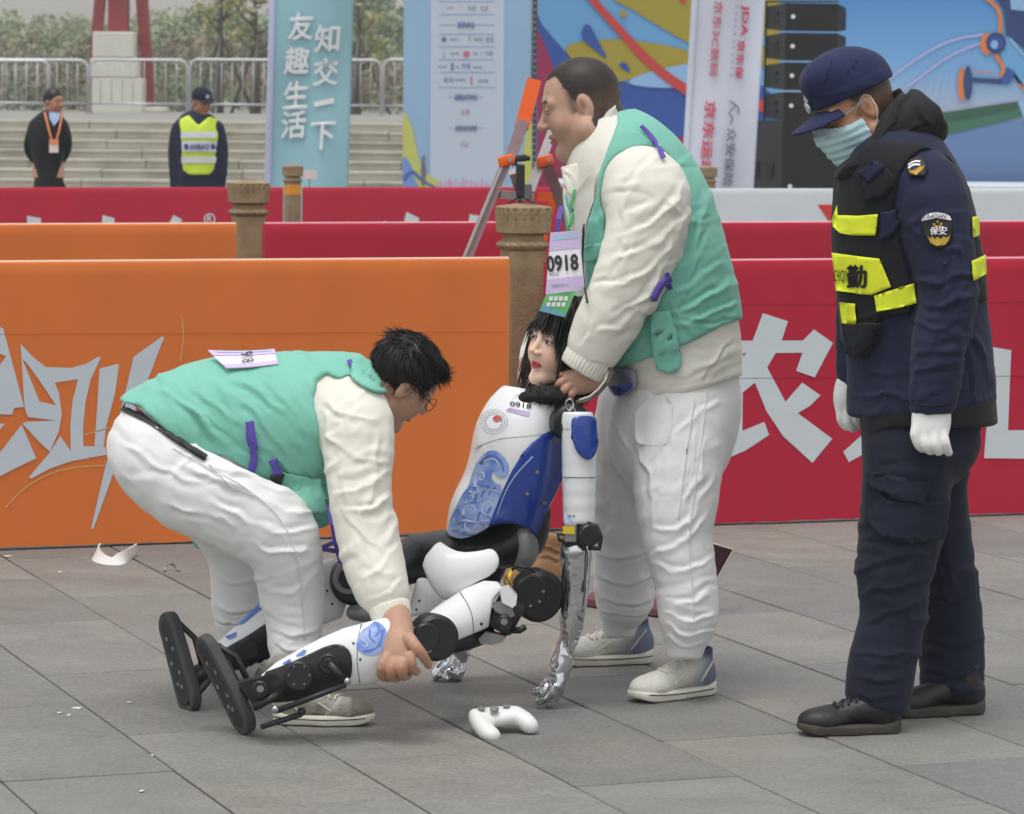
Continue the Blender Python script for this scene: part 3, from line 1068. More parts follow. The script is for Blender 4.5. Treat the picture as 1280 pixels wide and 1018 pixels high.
for i in range(15):
    x = 547 + i * 4.6 + random.uniform(-1, 1); h = random.uniform(4, 15)
    flat('skyline', [[(x - 1.6, 260), (x - 1.2, 236 - h), (x + 1.2, 236 - h + 2), (x + 1.8, 260)]], lambda x, y: W(x, y, SBY - .001), pk, sb)
flat('small_figure', [[(528, 196), (531, 193), (531, 204), (533, 214), (530, 232), (527, 232), (526, 214)]], lambda x, y: W(x, y, SBY - .006), M_bd, sb)
bk = .2358
for y in (10, 78, 183, 250, 318, 385, 465): flat('rule', [[(500 + 205 * bk, y * bk - .35), (500 + 500 * bk, y * bk - .35), (500 + 500 * bk, y * bk + .35), (500 + 205 * bk, y * bk + .35)]], sfn(.001), M_bt, sb)
for t, y, w in (('指导单位', 133, 90), ('战略合作单位', 515, 120), ('支持合作伙伴', 680, 118)):
    text('heading', t, sfn(.001), (500 + 350 * bk, y * bk), 1, M_bt, sb, bold=.02, fit=(w * bk, 30 * bk))
    for x in ((205, 300), (400, 500)) if w < 100 else ((258, 280), (418, 440)):
        flat('rule', [[(500 + x[0] * bk, y * bk - .35), (500 + x[1] * bk, y * bk - .35), (500 + x[1] * bk, y * bk + .35), (500 + x[0] * bk, y * bk + .35)]], sfn(.001), M_bt, sb)
logos = [(265, 42, 45, 12, '中国移动', M_br), (325, 35, 12, 14, '东', M_br), (382, 45, 45, 28, '亦庄', M_bd), (447, 45, 45, 30, '北京', M_br), (233, 210, 26, 26, '●', M_bd), (290, 210, 55, 14, '机器人', M_bd), (368, 208, 18, 24, '万', M_bd), (415, 210, 50, 20, '科技创新', M_bd), (475, 212, 45, 32, '京东', M_bd),
         (232, 288, 14, 44, '人', M_bd), (290, 285, 48, 16, '信息', M_bd), (352, 288, 34, 34, '●', M_br), (400, 285, 22, 14, '同', M_bd), (432, 288, 8, 26, '/', M_bd), (472, 283, 40, 22, '日报', M_bd), (225, 355, 40, 14, '电视', M_bd), (277, 355, 12, 40, '丨', M_bt), (302, 356, 24, 14, '台', M_bd), (350, 352, 50, 34, '传媒', M_bt), (412, 358, 50, 14, '网络', M_bd),
         (257, 425, 48, 30, '新闻', M_bt), (318, 425, 56, 16, '时报网', M_bd), (378, 428, 8, 44, '丨', M_br), (440, 430, 54, 22, '在线', M_bd), (346, 595, 46, 34, '众安', M_br), (342, 762, 34, 34, '山', M_br)]
for x, y, w, h, t, m in logos:
    text('logo', t, sfn(.001), (500 + x * bk, y * bk), 1, m, sb, fit=(w * bk, h * bk))
MB().box((b.x + .03, SBY + .05, b.z / 2), (.05, .1, b.z), None, .005).build('laced_edge', mat('dark_lacing', srgb(70, 76, 92), .8), sb)
for i in range(34):
    p = W(668, -20 + i * 8, SBY - .01)
    MB().box((b.x + .03, SBY - .004, p.z), (.03, .012, .018)).build('eyelet', M_pole, sb)

# ------------------------------------------------------------------ stage backdrop
BY = 38.0
bd = empty('stage_backdrop', Vector((W(1000, 236, BY).x, BY + .2, 0)), 'huge printed stage backdrop with blue, yellow and crimson swirls and a bridge', 'backdrop')
a, b = W(670, 236, BY), W(1560, -160, BY)
M_sky1 = mat('print_sky_blue', srgb(92, 150, 205), .6)
pn = MB().box(((a.x + b.x) / 2, BY + .15, b.z / 2), (b.x - a.x, .28, b.z), None, .01).build('panel', M_sky1, bd)
# vertical print gradient of the painted sky and sea
mg = M_sky1; n, l = mg.node_tree.nodes, mg.node_tree.links
ge = n.new('ShaderNodeNewGeometry'); sx = n.new('ShaderNodeSeparateXYZ'); l.new(ge.outputs['Position'], sx.inputs[0])
mr = n.new('ShaderNodeMapRange'); mr.inputs[1].default_value = W(1100, 236, BY).z; mr.inputs[2].default_value = W(1100, 0, BY).z
l.new(sx.outputs[2], mr.inputs[0])
rp = n.new('ShaderNodeValToRGB'); l.new(mr.outputs[0], rp.inputs[0])
e = rp.color_ramp.elements
e[0].position = 0; e[0].color = (*srgb(98, 122, 165), 1)
e[1].position = 1; e[1].color = (*srgb(80, 140, 200), 1)
for ps, c in ((.36, (100, 128, 170)), (.40, (160, 166, 184)), (.48, (152, 172, 198)), (.62, (118, 168, 212))):
    q = rp.color_ramp.elements.new(ps); q.color = (*srgb(*c), 1)
l.new(rp.outputs[0], n['Principled BSDF'].inputs['Base Color'])
def bf(k): return lambda x, y: W(x, y, BY + .005 - .004 * k)
P_blue = mat('print_royal_blue', srgb(46, 80, 152), .6); P_yel = mat('print_yellow', srgb(160, 144, 48), .6); P_mag = mat('print_magenta', srgb(150, 34, 80), .6)
P_red = mat('print_red', srgb(190, 62, 58), .6); P_pale = mat('print_pale_blue', srgb(140, 176, 214), .6); P_lb = mat('print_light_blue', srgb(102, 158, 204), .6)
P_green = mat('print_green', srgb(58, 108, 84), .6); P_green2 = mat('print_green_dark', srgb(48, 88, 70), .6); P_navy = mat('print_navy', srgb(38, 62, 112), .6); P_or = mat('print_orange', srgb(212, 122, 62), .6); P_pk = mat('print_lilac', srgb(170, 170, 214), .6)
flat('light_field', [[(671, -150), (975, -150), (975, 330), (671, 330)]], bf(0), P_lb, bd)
flat('royal_field', [bezier_round([(660, 10), (685, 40), (720, 80), (776, 104), (830, 109), (990, 104), (990, 190), (860, 178), (800, 165), (700, 175), (660, 200)], 1)], lambda x, y: bf(1)(min(max(x, 671.5), 974.5), y), P_blue, bd)
flat('magenta_field', [[(671.5, 35), (690, 78), (700, 130), (760, 160), (820, 168), (974.5, 186), (974.5, 330), (671.5, 330)]], bf(2), P_mag, bd)
flat('yellow_leaf', [bezier_round([(703, 58), (735, 50), (790, 49), (870, 64), (870, 79), (830, 84), (776, 105), (740, 97), (715, 75)], 2)], bf(3), P_yel, bd)
flat('pale_crescent', [bezier_round([(776, 104), (815, 88), (880, 76), (880, 108), (820, 111)], 2)], bf(4), P_pale, bd)
flat('yellow_field', [[(768, -150), (974.5, -150), (974.5, 92), (945, 80), (860, 54), (822, 32), (790, 12), (766, 0)]], bf(3), P_yel, bd)
flat('sky_gap', [[(868, 48), (974.5, 60), (974.5, 50), (900, 30), (868, 26)]], bf(5), P_lb, bd)
flat('red_stroke', [stroke([(715, -30), (745, 5), (775, 38), (805, 72), (835, 98), (870, 120)], 8, 13)], bf(6), P_red, bd)
flat('red_stroke', [[(935, 124), (974.5, 127), (974.5, 141), (935, 139)]], bf(6), P_red, bd)
flat('blue_drop', [bezier_round([(734, 25), (724, 46), (740, 60), (762, 77), (749, 54)], 1)], bf(6), P_blue, bd)
flat('blue_drop', [bezier_round([(773, 80), (782, 77), (790, 92), (777, 86)], 1)], bf(6), P_blue, bd)
flat('yellow_drop', [bezier_round([(774, 14), (780, 13), (785, 18), (782, 22), (775, 21)], 1)], bf(6), P_yel, bd)
flat('red_drop', [bezier_round([(850, -3), (858, 0), (856, 6), (850, 3)], 1)], bf(6), P_red, bd)
flat('green_bank', [[(1120, 150), (1271, 127), (1278, 146), (1120, 184)]], bf(1), P_green, bd)
flat('green_bank_shade', [[(1120, 158), (1200, 150), (1274, 136), (1271, 127), (1120, 150)]], bf(2), P_green2, bd)
for pts, w in (([(1080, 118), (1110, 100), (1150, 70), (1190, 49), (1232, 43)], 3.2), ([(1115, 122), (1140, 105), (1185, 70), (1225, 54), (1238, 53)], 2.8)):
    flat('bridge_arch', [stroke(pts, w, w, 3)], bf(2), P_pk, bd)
for i in range(9):
    x = 1150 + i * 9
    flat('bridge_cable', [stroke([(x, 72 - i * 2.2), (x - 16, 132)], .7, .7, 0)], bf(1), P_pk, bd)
flat('arm_outline', [stroke([(1228, -6), (1246, 8), (1251, 22), (1250, 42)], 5, 5)], bf(3), P_or, bd)
flat('arm_body', [[(1240, -10), (1320, -10), (1320, 62), (1280, 60), (1258, 44), (1255, 12)]], bf(4), P_navy, bd)
flat('arm_plate', [[(1262, -6), (1300, -6), (1300, 16), (1264, 12)]], bf(5), P_pale, bd)
flat('arm_link', [[(1248, 60), (1262, 42), (1285, 75), (1285, 112), (1268, 100), (1256, 84)]], bf(3), P_lb, bd)
flat('arm_edge', [stroke([(1262, 48), (1285, 76)], 3, 3, 0)], bf(5), P_pale, bd)
flat('wheel_rim', [circ(1233, 55, 7.5, 13.5)], bf(5), P_or, bd)
flat('wheel', [circ(1245, 54, 12.5, 13)], bf(6), P_navy, bd)
flat('wheel_face', [circ(1245, 54, 8.5, 9)], bf(7), P_blue, bd)
flat('wheel_gleam', [circ(1243, 56, 4.5, 5.5)], bf(8), P_pale, bd)
flat('joint_outline', [stroke([(1244, 68), (1256, 86), (1250, 96)], 5, 5, 1)], bf(4), P_or, bd)
flat('joint_block', [[(1250, 104), (1259, 84), (1270, 91), (1261, 106)]], bf(6), P_blue, bd)
flat('bar', [[(1214, 97), (1252, 99), (1252, 106), (1216, 103)]], bf(6), P_navy, bd)
flat('bar_line', [stroke([(1216, 89), (1243, 92)], 1.6, 1.6, 0)], bf(6), P_or, bd)
flat('weight_rim', [circ(1202, 105.5, 4.6, 21)], bf(5), P_or, bd)
flat('weight', [circ(1210, 104, 5.6, 21.5)], bf(7), P_navy, bd)
flat('limb_line', [stroke([(1268, 94), (1285, 118)], 4, 4, 0)], bf(3), P_or, bd)
flat('tower', [[(1272, 124), (1290, 124), (1290, 190), (1280, 150)]], bf(3), P_pale, bd)
# stage platform in front of it
st = empty('stage', Vector((W(1100, 236, 37).x, 36.6, 0)), 'white stage platform at the foot of the backdrop', 'stage')
zt = W(1200, 232, 36).z
aa, bb = W(700, 236, 36), W(1560, 236, 36)
MB().box(((aa.x + bb.x) / 2, 36.85, zt / 2), (bb.x - aa.x, 1.9, zt), None, .01).build('platform', M_white_ban, st)

# ------------------------------------------------------------------ loudspeaker stack
M_spk = mat('speaker_front', srgb(22, 23, 24), .75, bump=.2, bscale=400)
M_spk2 = mat('speaker_side', srgb(46, 49, 51), .65, var=.06)
SPY = 34.5
spx = lambda x, y, d=0: W(x, y, SPY + d)


def speaker(y0, y1, x0, xm, x1, label, trap):
    root = empty('loudspeaker', spx((x0 + x1) / 2, y1), label, 'loudspeaker', 'loudspeaker stack')
    A, B, C_ = spx(x0, y1, .35), spx(xm, y1), spx(x1, y1, .12)
    za, zb = spx(xm, y1).z, spx(xm, y0).z
    h = zb - za
    dz = h * .1 if trap else .0
    back = Vector((.25, 1.0, 0)) * .55
    v = [(A.x, A.y, za + dz), (B.x, B.y, za), (C_.x, C_.y, za), (C_.x + back.x, C_.y + back.y, za + dz), (A.x, A.y, zb - dz), (B.x, B.y, zb), (C_.x, C_.y, zb), (C_.x + back.x, C_.y + back.y, zb - dz)]
    f = [(0, 1, 5, 4), (1, 2, 6, 5), (2, 3, 7, 6), (3, 0, 4, 7), (4, 5, 6, 7), (3, 2, 1, 0)]
    me = bpy.data.meshes.new('cabinet'); me.from_pydata(v, [], f); me.materials.append(M_spk); me.materials.append(M_spk2)
    me.polygons[0].material_index = 1
    link('cabinet', me, None, root)
    # handle slots on the side
    s = (Vector(v[1]) - Vector(v[0])); nrm = Vector((-s.y, s.x, 0)).normalized()
    if nrm.y > 0: nrm = -nrm
    for uz in (.36, .64):
        for ux in ((.55,) if trap else (.12, .60)):
            c = Vector(v[0]).lerp(Vector(v[1]), ux) + Vector((0, 0, h * uz - dz * (1 - ux)))
            t = s.normalized()
            MB().prism([c + nrm * .004 - t * .045 - Vector((0, 0, h * .055)), c + nrm * .004 + t * .045 - Vector((0, 0, h * .055)), c + nrm * .004 + t * .045 + Vector((0, 0, h * .055)), c + nrm * .004 - t * .045 + Vector((0, 0, h * .055))], nrm * .01).build('handle_slot', M_black, root)
    c = Vector(v[1]).lerp(Vector(v[2]), .14) + Vector((0, -.012, h * .52))
    MB().disc(c, (0, -1, 0), .022, .008, 14).build('logo_dot', M_wtext, root)


cn = ['topmost', 'second', 'third', 'fourth']
for i, (y0, y1) in enumerate(((4, 39), (41, 76), (78, 113), (115, 151))):
    speaker(y0, y1, 957 - i * .5, 982 - i * .8, 1047 - i * .5, f'dark grey line-array loudspeaker, {cn[i]} of the stack', True)
speaker(151, 322, 941, 977, 1045, 'large dark grey bass loudspeaker at the bottom of the stack', False)
rig = empty('rigging_frame', spx(956, 236, .3), 'thin dark rigging pole beside the loudspeaker stack', 'frame')
MB().tube([spx(958, 2, .3), spx(955, 155, .3)], .012, 6).build('pole', M_black, rig)
MB().tube([spx(958, 2, .3), spx(1048, 2, .1)], .012, 6).build('top_bar', M_black, rig)

# ------------------------------------------------------------------ hazy air
hz = MB().box((0, 95, 9.0), (520, 330, 20.2)).build('haze')
tag(hz, kind='stuff')
hz['label'] = 'thin pale haze hanging over the whole plaza'
hm_ = bpy.data.materials.new('haze'); hm_.use_nodes = True
hn = hm_.node_tree.nodes; hn.remove(hn['Principled BSDF'])
pv = hn.new('ShaderNodeVolumePrincipled'); pv.inputs['Color'].default_value = (.95, .96, .97, 1); pv.inputs['Density'].default_value = .0012; pv.inputs['Anisotropy'].default_value = .2
hm_.node_tree.links.new(pv.outputs[0], hn['Material Output'].inputs['Volume'])
hz.data.materials.append(hm_)

# ================================================================== SOFT FORMS (distance fields -> meshes)
def _h(ix, iy, iz, seed):
    n = (ix * 374761393 + iy * 668265263 + iz * 2147483647 + seed * 1274126177) & 0xFFFFFFFF
    n = ((n ^ (n >> 13)) * 1274126177) & 0xFFFFFFFF
    return ((n ^ (n >> 16)) & 0xFFFF) / 65535.0


def vnoise(P, seed=0):
    """smooth value noise in -1..1"""
    P = np.asarray(P, float)
    i = np.floor(P).astype(np.int64); f = P - i
    f = f * f * f * (f * (f * 6 - 15) + 10)
    out = np.zeros(len(P))
    for dx in (0, 1):
        wx = f[:, 0] if dx else 1 - f[:, 0]
        for dy in (0, 1):
            wy = f[:, 1] if dy else 1 - f[:, 1]
            for dz in (0, 1):
                wz = f[:, 2] if dz else 1 - f[:, 2]
                out += wx * wy * wz * _h(i[:, 0] + dx, i[:, 1] + dy, i[:, 2] + dz, seed)
    return out * 2 - 1


def smin(a, b, k):
    h = np.clip(.5 + .5 * (b - a) / k, 0, 1)
    return b + (a - b) * h - k * h * (1 - h)


def smax(a, b, k): return -smin(-a, -b, k)


def sphere(P, c, r): return np.linalg.norm(P - np.asarray(c, np.float32), axis=1) - r


def ellipsoid(P, c, r, R=None):
    q = P - np.asarray(c, np.float32)
    if R is not None: q = q @ np.asarray(R, np.float32)
    r = np.asarray(r, np.float32)
    k0 = np.linalg.norm(q / r, axis=1); k1 = np.linalg.norm(q / (r * r), axis=1) + 1e-9
    return k0 * (k0 - 1) / k1


def rcone(P, a, b, ra, rb):
    a = np.asarray(a, np.float32); b = np.asarray(b, np.float32)
    ab = b - a
    t = np.clip((P - a) @ ab / max(float(ab @ ab), 1e-12), 0, 1)
    return np.linalg.norm(P - a - t[:, None] * ab, axis=1) - (ra + (rb - ra) * t)


def catmull(rows, sub):
    R = np.array(rows, float)
    if sub <= 1 or len(R) < 3: return R
    out = []
    n = len(R)
    for i in range(n - 1):
        p0, p1, p2, p3 = R[max(i - 1, 0)], R[i], R[i + 1], R[min(i + 2, n - 1)]
        for j in range(sub):
            t = j / sub
            out.append(.5 * ((2 * p1) + (-p0 + p2) * t + (2 * p0 - 5 * p1 + 4 * p2 - p3) * t * t + (-p0 + 3 * p1 - 3 * p2 + p3) * t ** 3))
    out.append(R[-1])
    return np.array(out)


class Chain:
    """tapered limb: rows of (px, py, Y, half width in picture px, half depth in m) -> elliptical sections"""
    def __init__(self, rows, sub=3, k=.012, flat_ends=False):
        R = catmull(rows, sub)
        self.C = np.array([W(r[0], r[1], r[2]) for r in R], np.float32)
        self.a = np.array([max(r[3], .5) * r[2] / F for r in R], np.float32)
        self.b = np.array([max(r[4], .002) for r in R], np.float32)
        self.k = k
        n = len(R)
        self.S, self.D = [], []
        for i in range(n):
            t = self.C[min(i + 1, n - 1)] - self.C[max(i - 1, 0)]
            t = t / max(np.linalg.norm(t), 1e-9)
            s = np.cross(t, np.array([0, 1, 0]))
            if np.linalg.norm(s) < .15: s = np.array([1., 0, 0])
            s /= np.linalg.norm(s)
            d = np.cross(t, s)
            if d[1] < 0: d = -d
            self.S.append(s); self.D.append(d)
        self.S = np.array(self.S, np.float32); self.D = np.array(self.D, np.float32)
        m = np.maximum(self.a, self.b)[:, None]
        self.lo = (self.C - m).min(0); self.hi = (self.C + m).max(0)

    def __call__(self, P, grow=0.0):
        d = None
        for i in range(len(self.C) - 1):
            A, B = self.C[i], self.C[i + 1]
            ab = B - A
            l2 = max(float(ab @ ab), 1e-12)
            q = P - A
            t = np.clip(q @ ab / l2, 0, 1)
            r = q - t[:, None] * ab
            a = self.a[i] + (self.a[i + 1] - self.a[i]) * t + grow
            b = self.b[i] + (self.b[i + 1] - self.b[i]) * t + grow
            s = self.S[i] + (self.S[i + 1] - self.S[i]) * .5; s = s / np.linalg.norm(s)
            e = self.D[i] + (self.D[i + 1] - self.D[i]) * .5; e = e / np.linalg.norm(e)
            u = r @ s; v = r @ e
            w2 = np.maximum((r * r).sum(1) - u * u - v * v, 0)
            mm = np.minimum(a, b)
            ua, vb, wm = u / a, v / b, w2 / (mm * mm)
            k0 = np.sqrt(ua * ua + vb * vb + wm)
            k1 = np.sqrt((ua / a) ** 2 + (vb / b) ** 2 + wm / (mm * mm)) + 1e-9
            di = np.where(k0 < 1e-4, -mm, k0 * (k0 - 1) / k1)
            d = di if d is None else smin(d, di, self.k)
        return d


def poly_sdf(P, poly, Y):
    """signed distance (m) to a picture polygon, as a prism running away from the camera at depth Y"""
    q = to_px(P)
    d = poly_dist(q, poly) * Y / F
    return np.where(in_poly(q, poly), -d, d)


def surface_nets(D, lo, h):
    s = D < 0
    cnt = sum(s[i:s.shape[0] - 1 + i, j:s.shape[1] - 1 + j, k:s.shape[2] - 1 + k].astype(np.int8) for i in (0, 1) for j in (0, 1) for k in (0, 1))
    mixed = (cnt > 0) & (cnt < 8)
    idx = np.full(mixed.shape, -1, np.int64)
    I = np.argwhere(mixed)
    idx[mixed] = np.arange(len(I))
    acc = np.zeros((len(I), 3)); num = np.zeros(len(I))
    corners = [(i, j, k) for i in (0, 1) for j in (0, 1) for k in (0, 1)]
    for ca in corners:
        for ax in range(3):
            if ca[ax]: continue
            cb = list(ca); cb[ax] = 1
            va = D[I[:, 0] + ca[0], I[:, 1] + ca[1], I[:, 2] + ca[2]]
            vb = D[I[:, 0] + cb[0], I[:, 1] + cb[1], I[:, 2] + cb[2]]
            m = (va < 0) != (vb < 0)
            t = va[m] / (va[m] - vb[m])
            p = np.tile(np.array(ca, float), (m.sum(), 1)); p[:, ax] += t
            acc[m] += p; num[m] += 1
    V = (I + acc / np.maximum(num, 1)[:, None]) * h + lo
    quads = []
    for ax in range(3):
        o1, o2 = [(1, 2), (2, 0), (0, 1)][ax]
        sl_a = [slice(None)] * 3; sl_b = [slice(None)] * 3
        sl_a[ax] = slice(0, -1); sl_b[ax] = slice(1, None)
        A, B = s[tuple(sl_a)], s[tuple(sl_b)]
        E = np.argwhere(A != B)
        E = E[(E[:, o1] > 0) & (E[:, o2] > 0) & (E[:, o1] < D.shape[o1] - 1) & (E[:, o2] < D.shape[o2] - 1)]
        if not len(E): continue
        fl = A[E[:, 0], E[:, 1], E[:, 2]]
        def at(d1, d2):
            q = E.copy(); q[:, o1] += d1; q[:, o2] += d2
            return idx[q[:, 0], q[:, 1], q[:, 2]]
        q = np.stack([at(-1, -1), at(0, -1), at(0, 0), at(-1, 0)], 1)
        q[~fl] = q[~fl][:, ::-1]
        quads.append(q)
    return V, np.concatenate(quads)


def lap_smooth(V, Q, it=2, lam=.5):
    e = np.concatenate([Q[:, [0, 1]], Q[:, [1, 2]], Q[:, [2, 3]], Q[:, [3, 0]]])
    n = len(V)
    deg = np.bincount(e[:, 0], minlength=n) + np.bincount(e[:, 1], minlength=n)
    for _ in range(it):
        A = np.zeros_like(V)
        for c in range(3):
            A[:, c] = np.bincount(e[:, 0], V[e[:, 1], c], n) + np.bincount(e[:, 1], V[e[:, 0], c], n)
        V = V + lam * (A / np.maximum(deg, 1)[:, None] - V)
    return V


def vnormals(V, Q):
    n = np.cross(V[Q[:, 2]] - V[Q[:, 0]], V[Q[:, 3]] - V[Q[:, 1]])
    N = np.zeros_like(V)
    for k in range(4):
        for c in range(3): N[:, c] += np.bincount(Q[:, k], n[:, c], len(V))
    return N / np.maximum(np.linalg.norm(N, axis=1), 1e-12)[:, None]


def sdf_arrays(fn, lo, hi, h, smooth=2, disp=None):
    lo = np.array(lo, float) - 3 * h; hi = np.array(hi, float) + 3 * h
    c = 4
    n = np.ceil((hi - lo) / (h * c)).astype(int) + 1
    g = [lo[i] + np.arange(n[i]) * h * c for i in range(3)]
    Pc = np.stack(np.meshgrid(*g, indexing='ij'), -1).reshape(-1, 3).astype(np.float32)
    Dc = np.asarray(fn(Pc)).reshape(n)
    up = Dc.repeat(c, 0).repeat(c, 1).repeat(c, 2).astype(np.float32)
    up = up[:(n[0] - 1) * c + 1, :(n[1] - 1) * c + 1, :(n[2] - 1) * c + 1]
    near = np.abs(up) < h * c * 2.6
    I = np.argwhere(near)
    vals = np.empty(len(I), np.float32)
    for s in range(0, len(I), 400000):
        vals[s:s + 400000] = fn((lo + I[s:s + 400000] * h).astype(np.float32))
    up[near] = vals
    V, Q = surface_nets(up, lo, h)
    V = lap_smooth(V, Q, smooth)
    if disp is not None:
        N = vnormals(V, Q)
        V = V + N * disp(V, N)[:, None]
        V = lap_smooth(V, Q, 1, .12)
    return V, Q


BVH = {}


def sdf_obj(name, fn, lo, hi, h, m, parent, smooth=2, disp=None, col=None, colspace=None):
    V, Q = sdf_arrays(fn, lo, hi, h, smooth, disp)
    o = mesh(name, V, Q, m, parent, True)
    if col is not None: paint(o, col(V if colspace is None else colspace(V)))
    BVH[o.name] = BVHTree.FromPolygons(V.tolist(), Q.tolist())
    return o


def paint(o, C):
    at = o.data.color_attributes.new('Col', 'FLOAT_COLOR', 'POINT')
    C = np.concatenate([C, np.ones((len(C), 1))], 1).astype(np.float32)
    at.data.foreach_set('color', C.ravel())


def bounds(*chains, pad=.03):
    return np.min([c.lo for c in chains], 0) - pad, np.max([c.hi for c in chains], 0) + pad


def wrinkles(n, box, ang, spread, length, width, amp, seed):
    """many small creases running roughly one way through a region of the picture"""
    r = random.Random(seed)
    out = []
    for _ in range(n):
        x, y = r.uniform(box[0], box[2]), r.uniform(box[1], box[3])
        a = math.radians(ang + r.gauss(0, spread)); L = r.uniform(*length) / 2
        bx, by = -math.sin(a) * L * r.uniform(-.3, .3), math.cos(a) * L * r.uniform(-.3, .3)
        out.append(([(x - math.cos(a) * L, y - math.sin(a) * L), (x + bx, y + by), (x + math.cos(a) * L, y + math.sin(a) * L)], r.uniform(*width) * 1.7, r.uniform(*amp) * .8 * r.choice((1, 1, 1, -1))))
    return out


def folds(strokes, noise_amp=.0, scale=(8, 8, 8), seed=0, amp2=0.0, scale2=(20, 20, 20), Y=9.2):
    """cloth creases: strokes = (picture polyline, width px, height m); plus slow unevenness"""
    def f(V, N):
        d = np.zeros(len(V))
        q = to_px(V)
        V3 = np.stack([q[:, 0] / 26, q[:, 1] / 26, np.zeros(len(q))], 1)
        q = q + np.stack([vnoise(V3, seed + 31), vnoise(V3, seed + 37)], 1) * 5 + np.stack([vnoise(V3 * 2.7, seed + 41), vnoise(V3 * 2.7, seed + 43)], 1) * 1.6
        amod = 1 + .75 * vnoise(V3 * .9, seed + 47)
        for pts, w, a in strokes:
            w = w * .58
            pts = smooth_open(pts, 2)
            near = (q[:, 0] > min(p[0] for p in pts) - 3 * w) & (q[:, 0] < max(p[0] for p in pts) + 3 * w) & (q[:, 1] > min(p[1] for p in pts) - 3 * w) & (q[:, 1] < max(p[1] for p in pts) + 3 * w)
            if not near.any(): continue
            qq = q[near]
            best = np.full(len(qq), 1e9); side = np.zeros(len(qq)); tt = np.zeros(len(qq))
            L = len(pts) - 1
            for i in range(L):
                A = np.array(pts[i]); B = np.array(pts[i + 1]); ab = B - A
                t = np.clip(((qq - A) @ ab) / max(ab @ ab, 1e-9), 0, 1)
                r = qq - A - t[:, None] * ab
                dist = np.hypot(r[:, 0], r[:, 1])
                m = dist < best
                best[m] = dist[m]; side[m] = np.sign(ab[0] * r[m, 1] - ab[1] * r[m, 0]); tt[m] = (i + t[m]) / L
            taper = np.sin(np.pi * np.clip(tt * .92 + .04, 0, 1)) ** .6
            x = best * side / w
            # a soft ridge with a sharper valley on one side
            prof = 1.35 * np.exp(-np.abs(x) * 1.25) - .7 * np.exp(-((x - 1.5) / .9) ** 2)
            d[near] += .78 * a * prof * taper * amod[near]
        if noise_amp:
            n = vnoise(V * np.array(scale), seed)
            d += noise_amp * n
        if amp2:
            n = vnoise(V * np.array(scale2) + .5 * vnoise(V * np.array(scale2) * .5, seed + 9)[:, None], seed + 5)
            d += amp2 * .35 * (1 - 2 * np.abs(n))
        return d
    return f


def cast(bvhs, px, py, off, Yd):
    a, b = ray(px, py)
    d = Vector((a, 1, b)).normalized()
    best = None
    for bv in bvhs:
        hit = bv.ray_cast(CAMP, d)
        if hit[0] is not None and (best is None or hit[3] < best[3]): best = hit
    if best is None:
        p = W(px, py, Yd)
        near = [bv.find_nearest(p) for bv in bvhs]
        near = [n for n in near if n[0] is not None]
        best = min(near, key=lambda n: n[3])
        return best[0] + best[1] * off
    nrm = best[1]
    if nrm.y > 0: nrm = -nrm
    if nrm.y > -.25: nrm = (nrm + Vector((0, -.5, 0))).normalized()
    return best[0] + nrm * off


def patch(name, polys, targets, m, parent, off=.003, step=6, Yd=9.2, thick=0.0, tri=None):
    """a piece of cloth, film or panel laid on the surface of other meshes"""
    bv = [BVH[t.name] for t in targets]
    v, t = tri_poly(polys, step) if tri is None else tri
    P = [cast(bv, x, y, off, Yd) for x, y in v]
    if len(P) > 12:
        T = np.array(t); n_ = len(P)
        e = np.concatenate([T[:, [0, 1]], T[:, [1, 2]], T[:, [2, 0]]])
        deg = np.maximum(np.bincount(e[:, 0], minlength=n_) + np.bincount(e[:, 1], minlength=n_), 1)
        y0 = np.array([p.y for p in P]); yy = y0.copy()
        for _ in range(5):
            av = (np.bincount(e[:, 0], yy[e[:, 1]], n_) + np.bincount(e[:, 1], yy[e[:, 0]], n_)) / deg
            yy = np.minimum(yy * .4 + av * .6, yy + .0008)
        yy = np.minimum(yy, y0)
        P = [CAMP + (p - CAMP) * (q / p.y) for p, q in zip(P, yy)]
    o = mesh(name, P, t, m, parent, True)
    bm = bmesh.new(); bm.from_mesh(o.data)
    bmesh.ops.recalc_face_normals(bm, faces=bm.faces)
    bm.faces.ensure_lookup_table()
    if sum(f.normal.y for f in bm.faces) > 0:
        for f in bm.faces: f.normal_flip()
    bm.to_mesh(o.data); bm.free()
    if thick:
        sm = o.modifiers.new('thickness', 'SOLIDIFY'); sm.thickness = thick; sm.offset = 1
    V = np.array([tuple(p) for p in P])
    BVH[o.name] = BVHTree.FromPolygons(V.tolist(), [list(x) for x in t])
    return o


def ptext(name, s, c, targets, m, parent, fit, ang=0.0, bold=.0, off=.004, Yd=9.2, skew=0.0):
    bv = [BVH[t.name] for t in targets]
    return text(name, s, lambda x, y: cast(bv, x, y, off, Yd), c, 1, m, parent, ang=ang, bold=bold, fit=fit, skew=skew)


def strap(name, pts, w, targets, m, parent, off=.006, Yd=9.2, thick=.002):
    return patch(name, [stroke(pts, w, w, 2)], targets, m, parent, off, 5, Yd, thick)


# ------------------------------------------------------------------ heads
def frame(fwd, up=(0, 0, 1)):
    f = Vector(fwd).normalized()
    l = Vector(up).cross(f).normalized()
    u = f.cross(l)
    return np.array([[f.x, l.x, u.x], [f.y, l.y, u.y], [f.z, l.z, u.z]])   # columns: forward, left, up


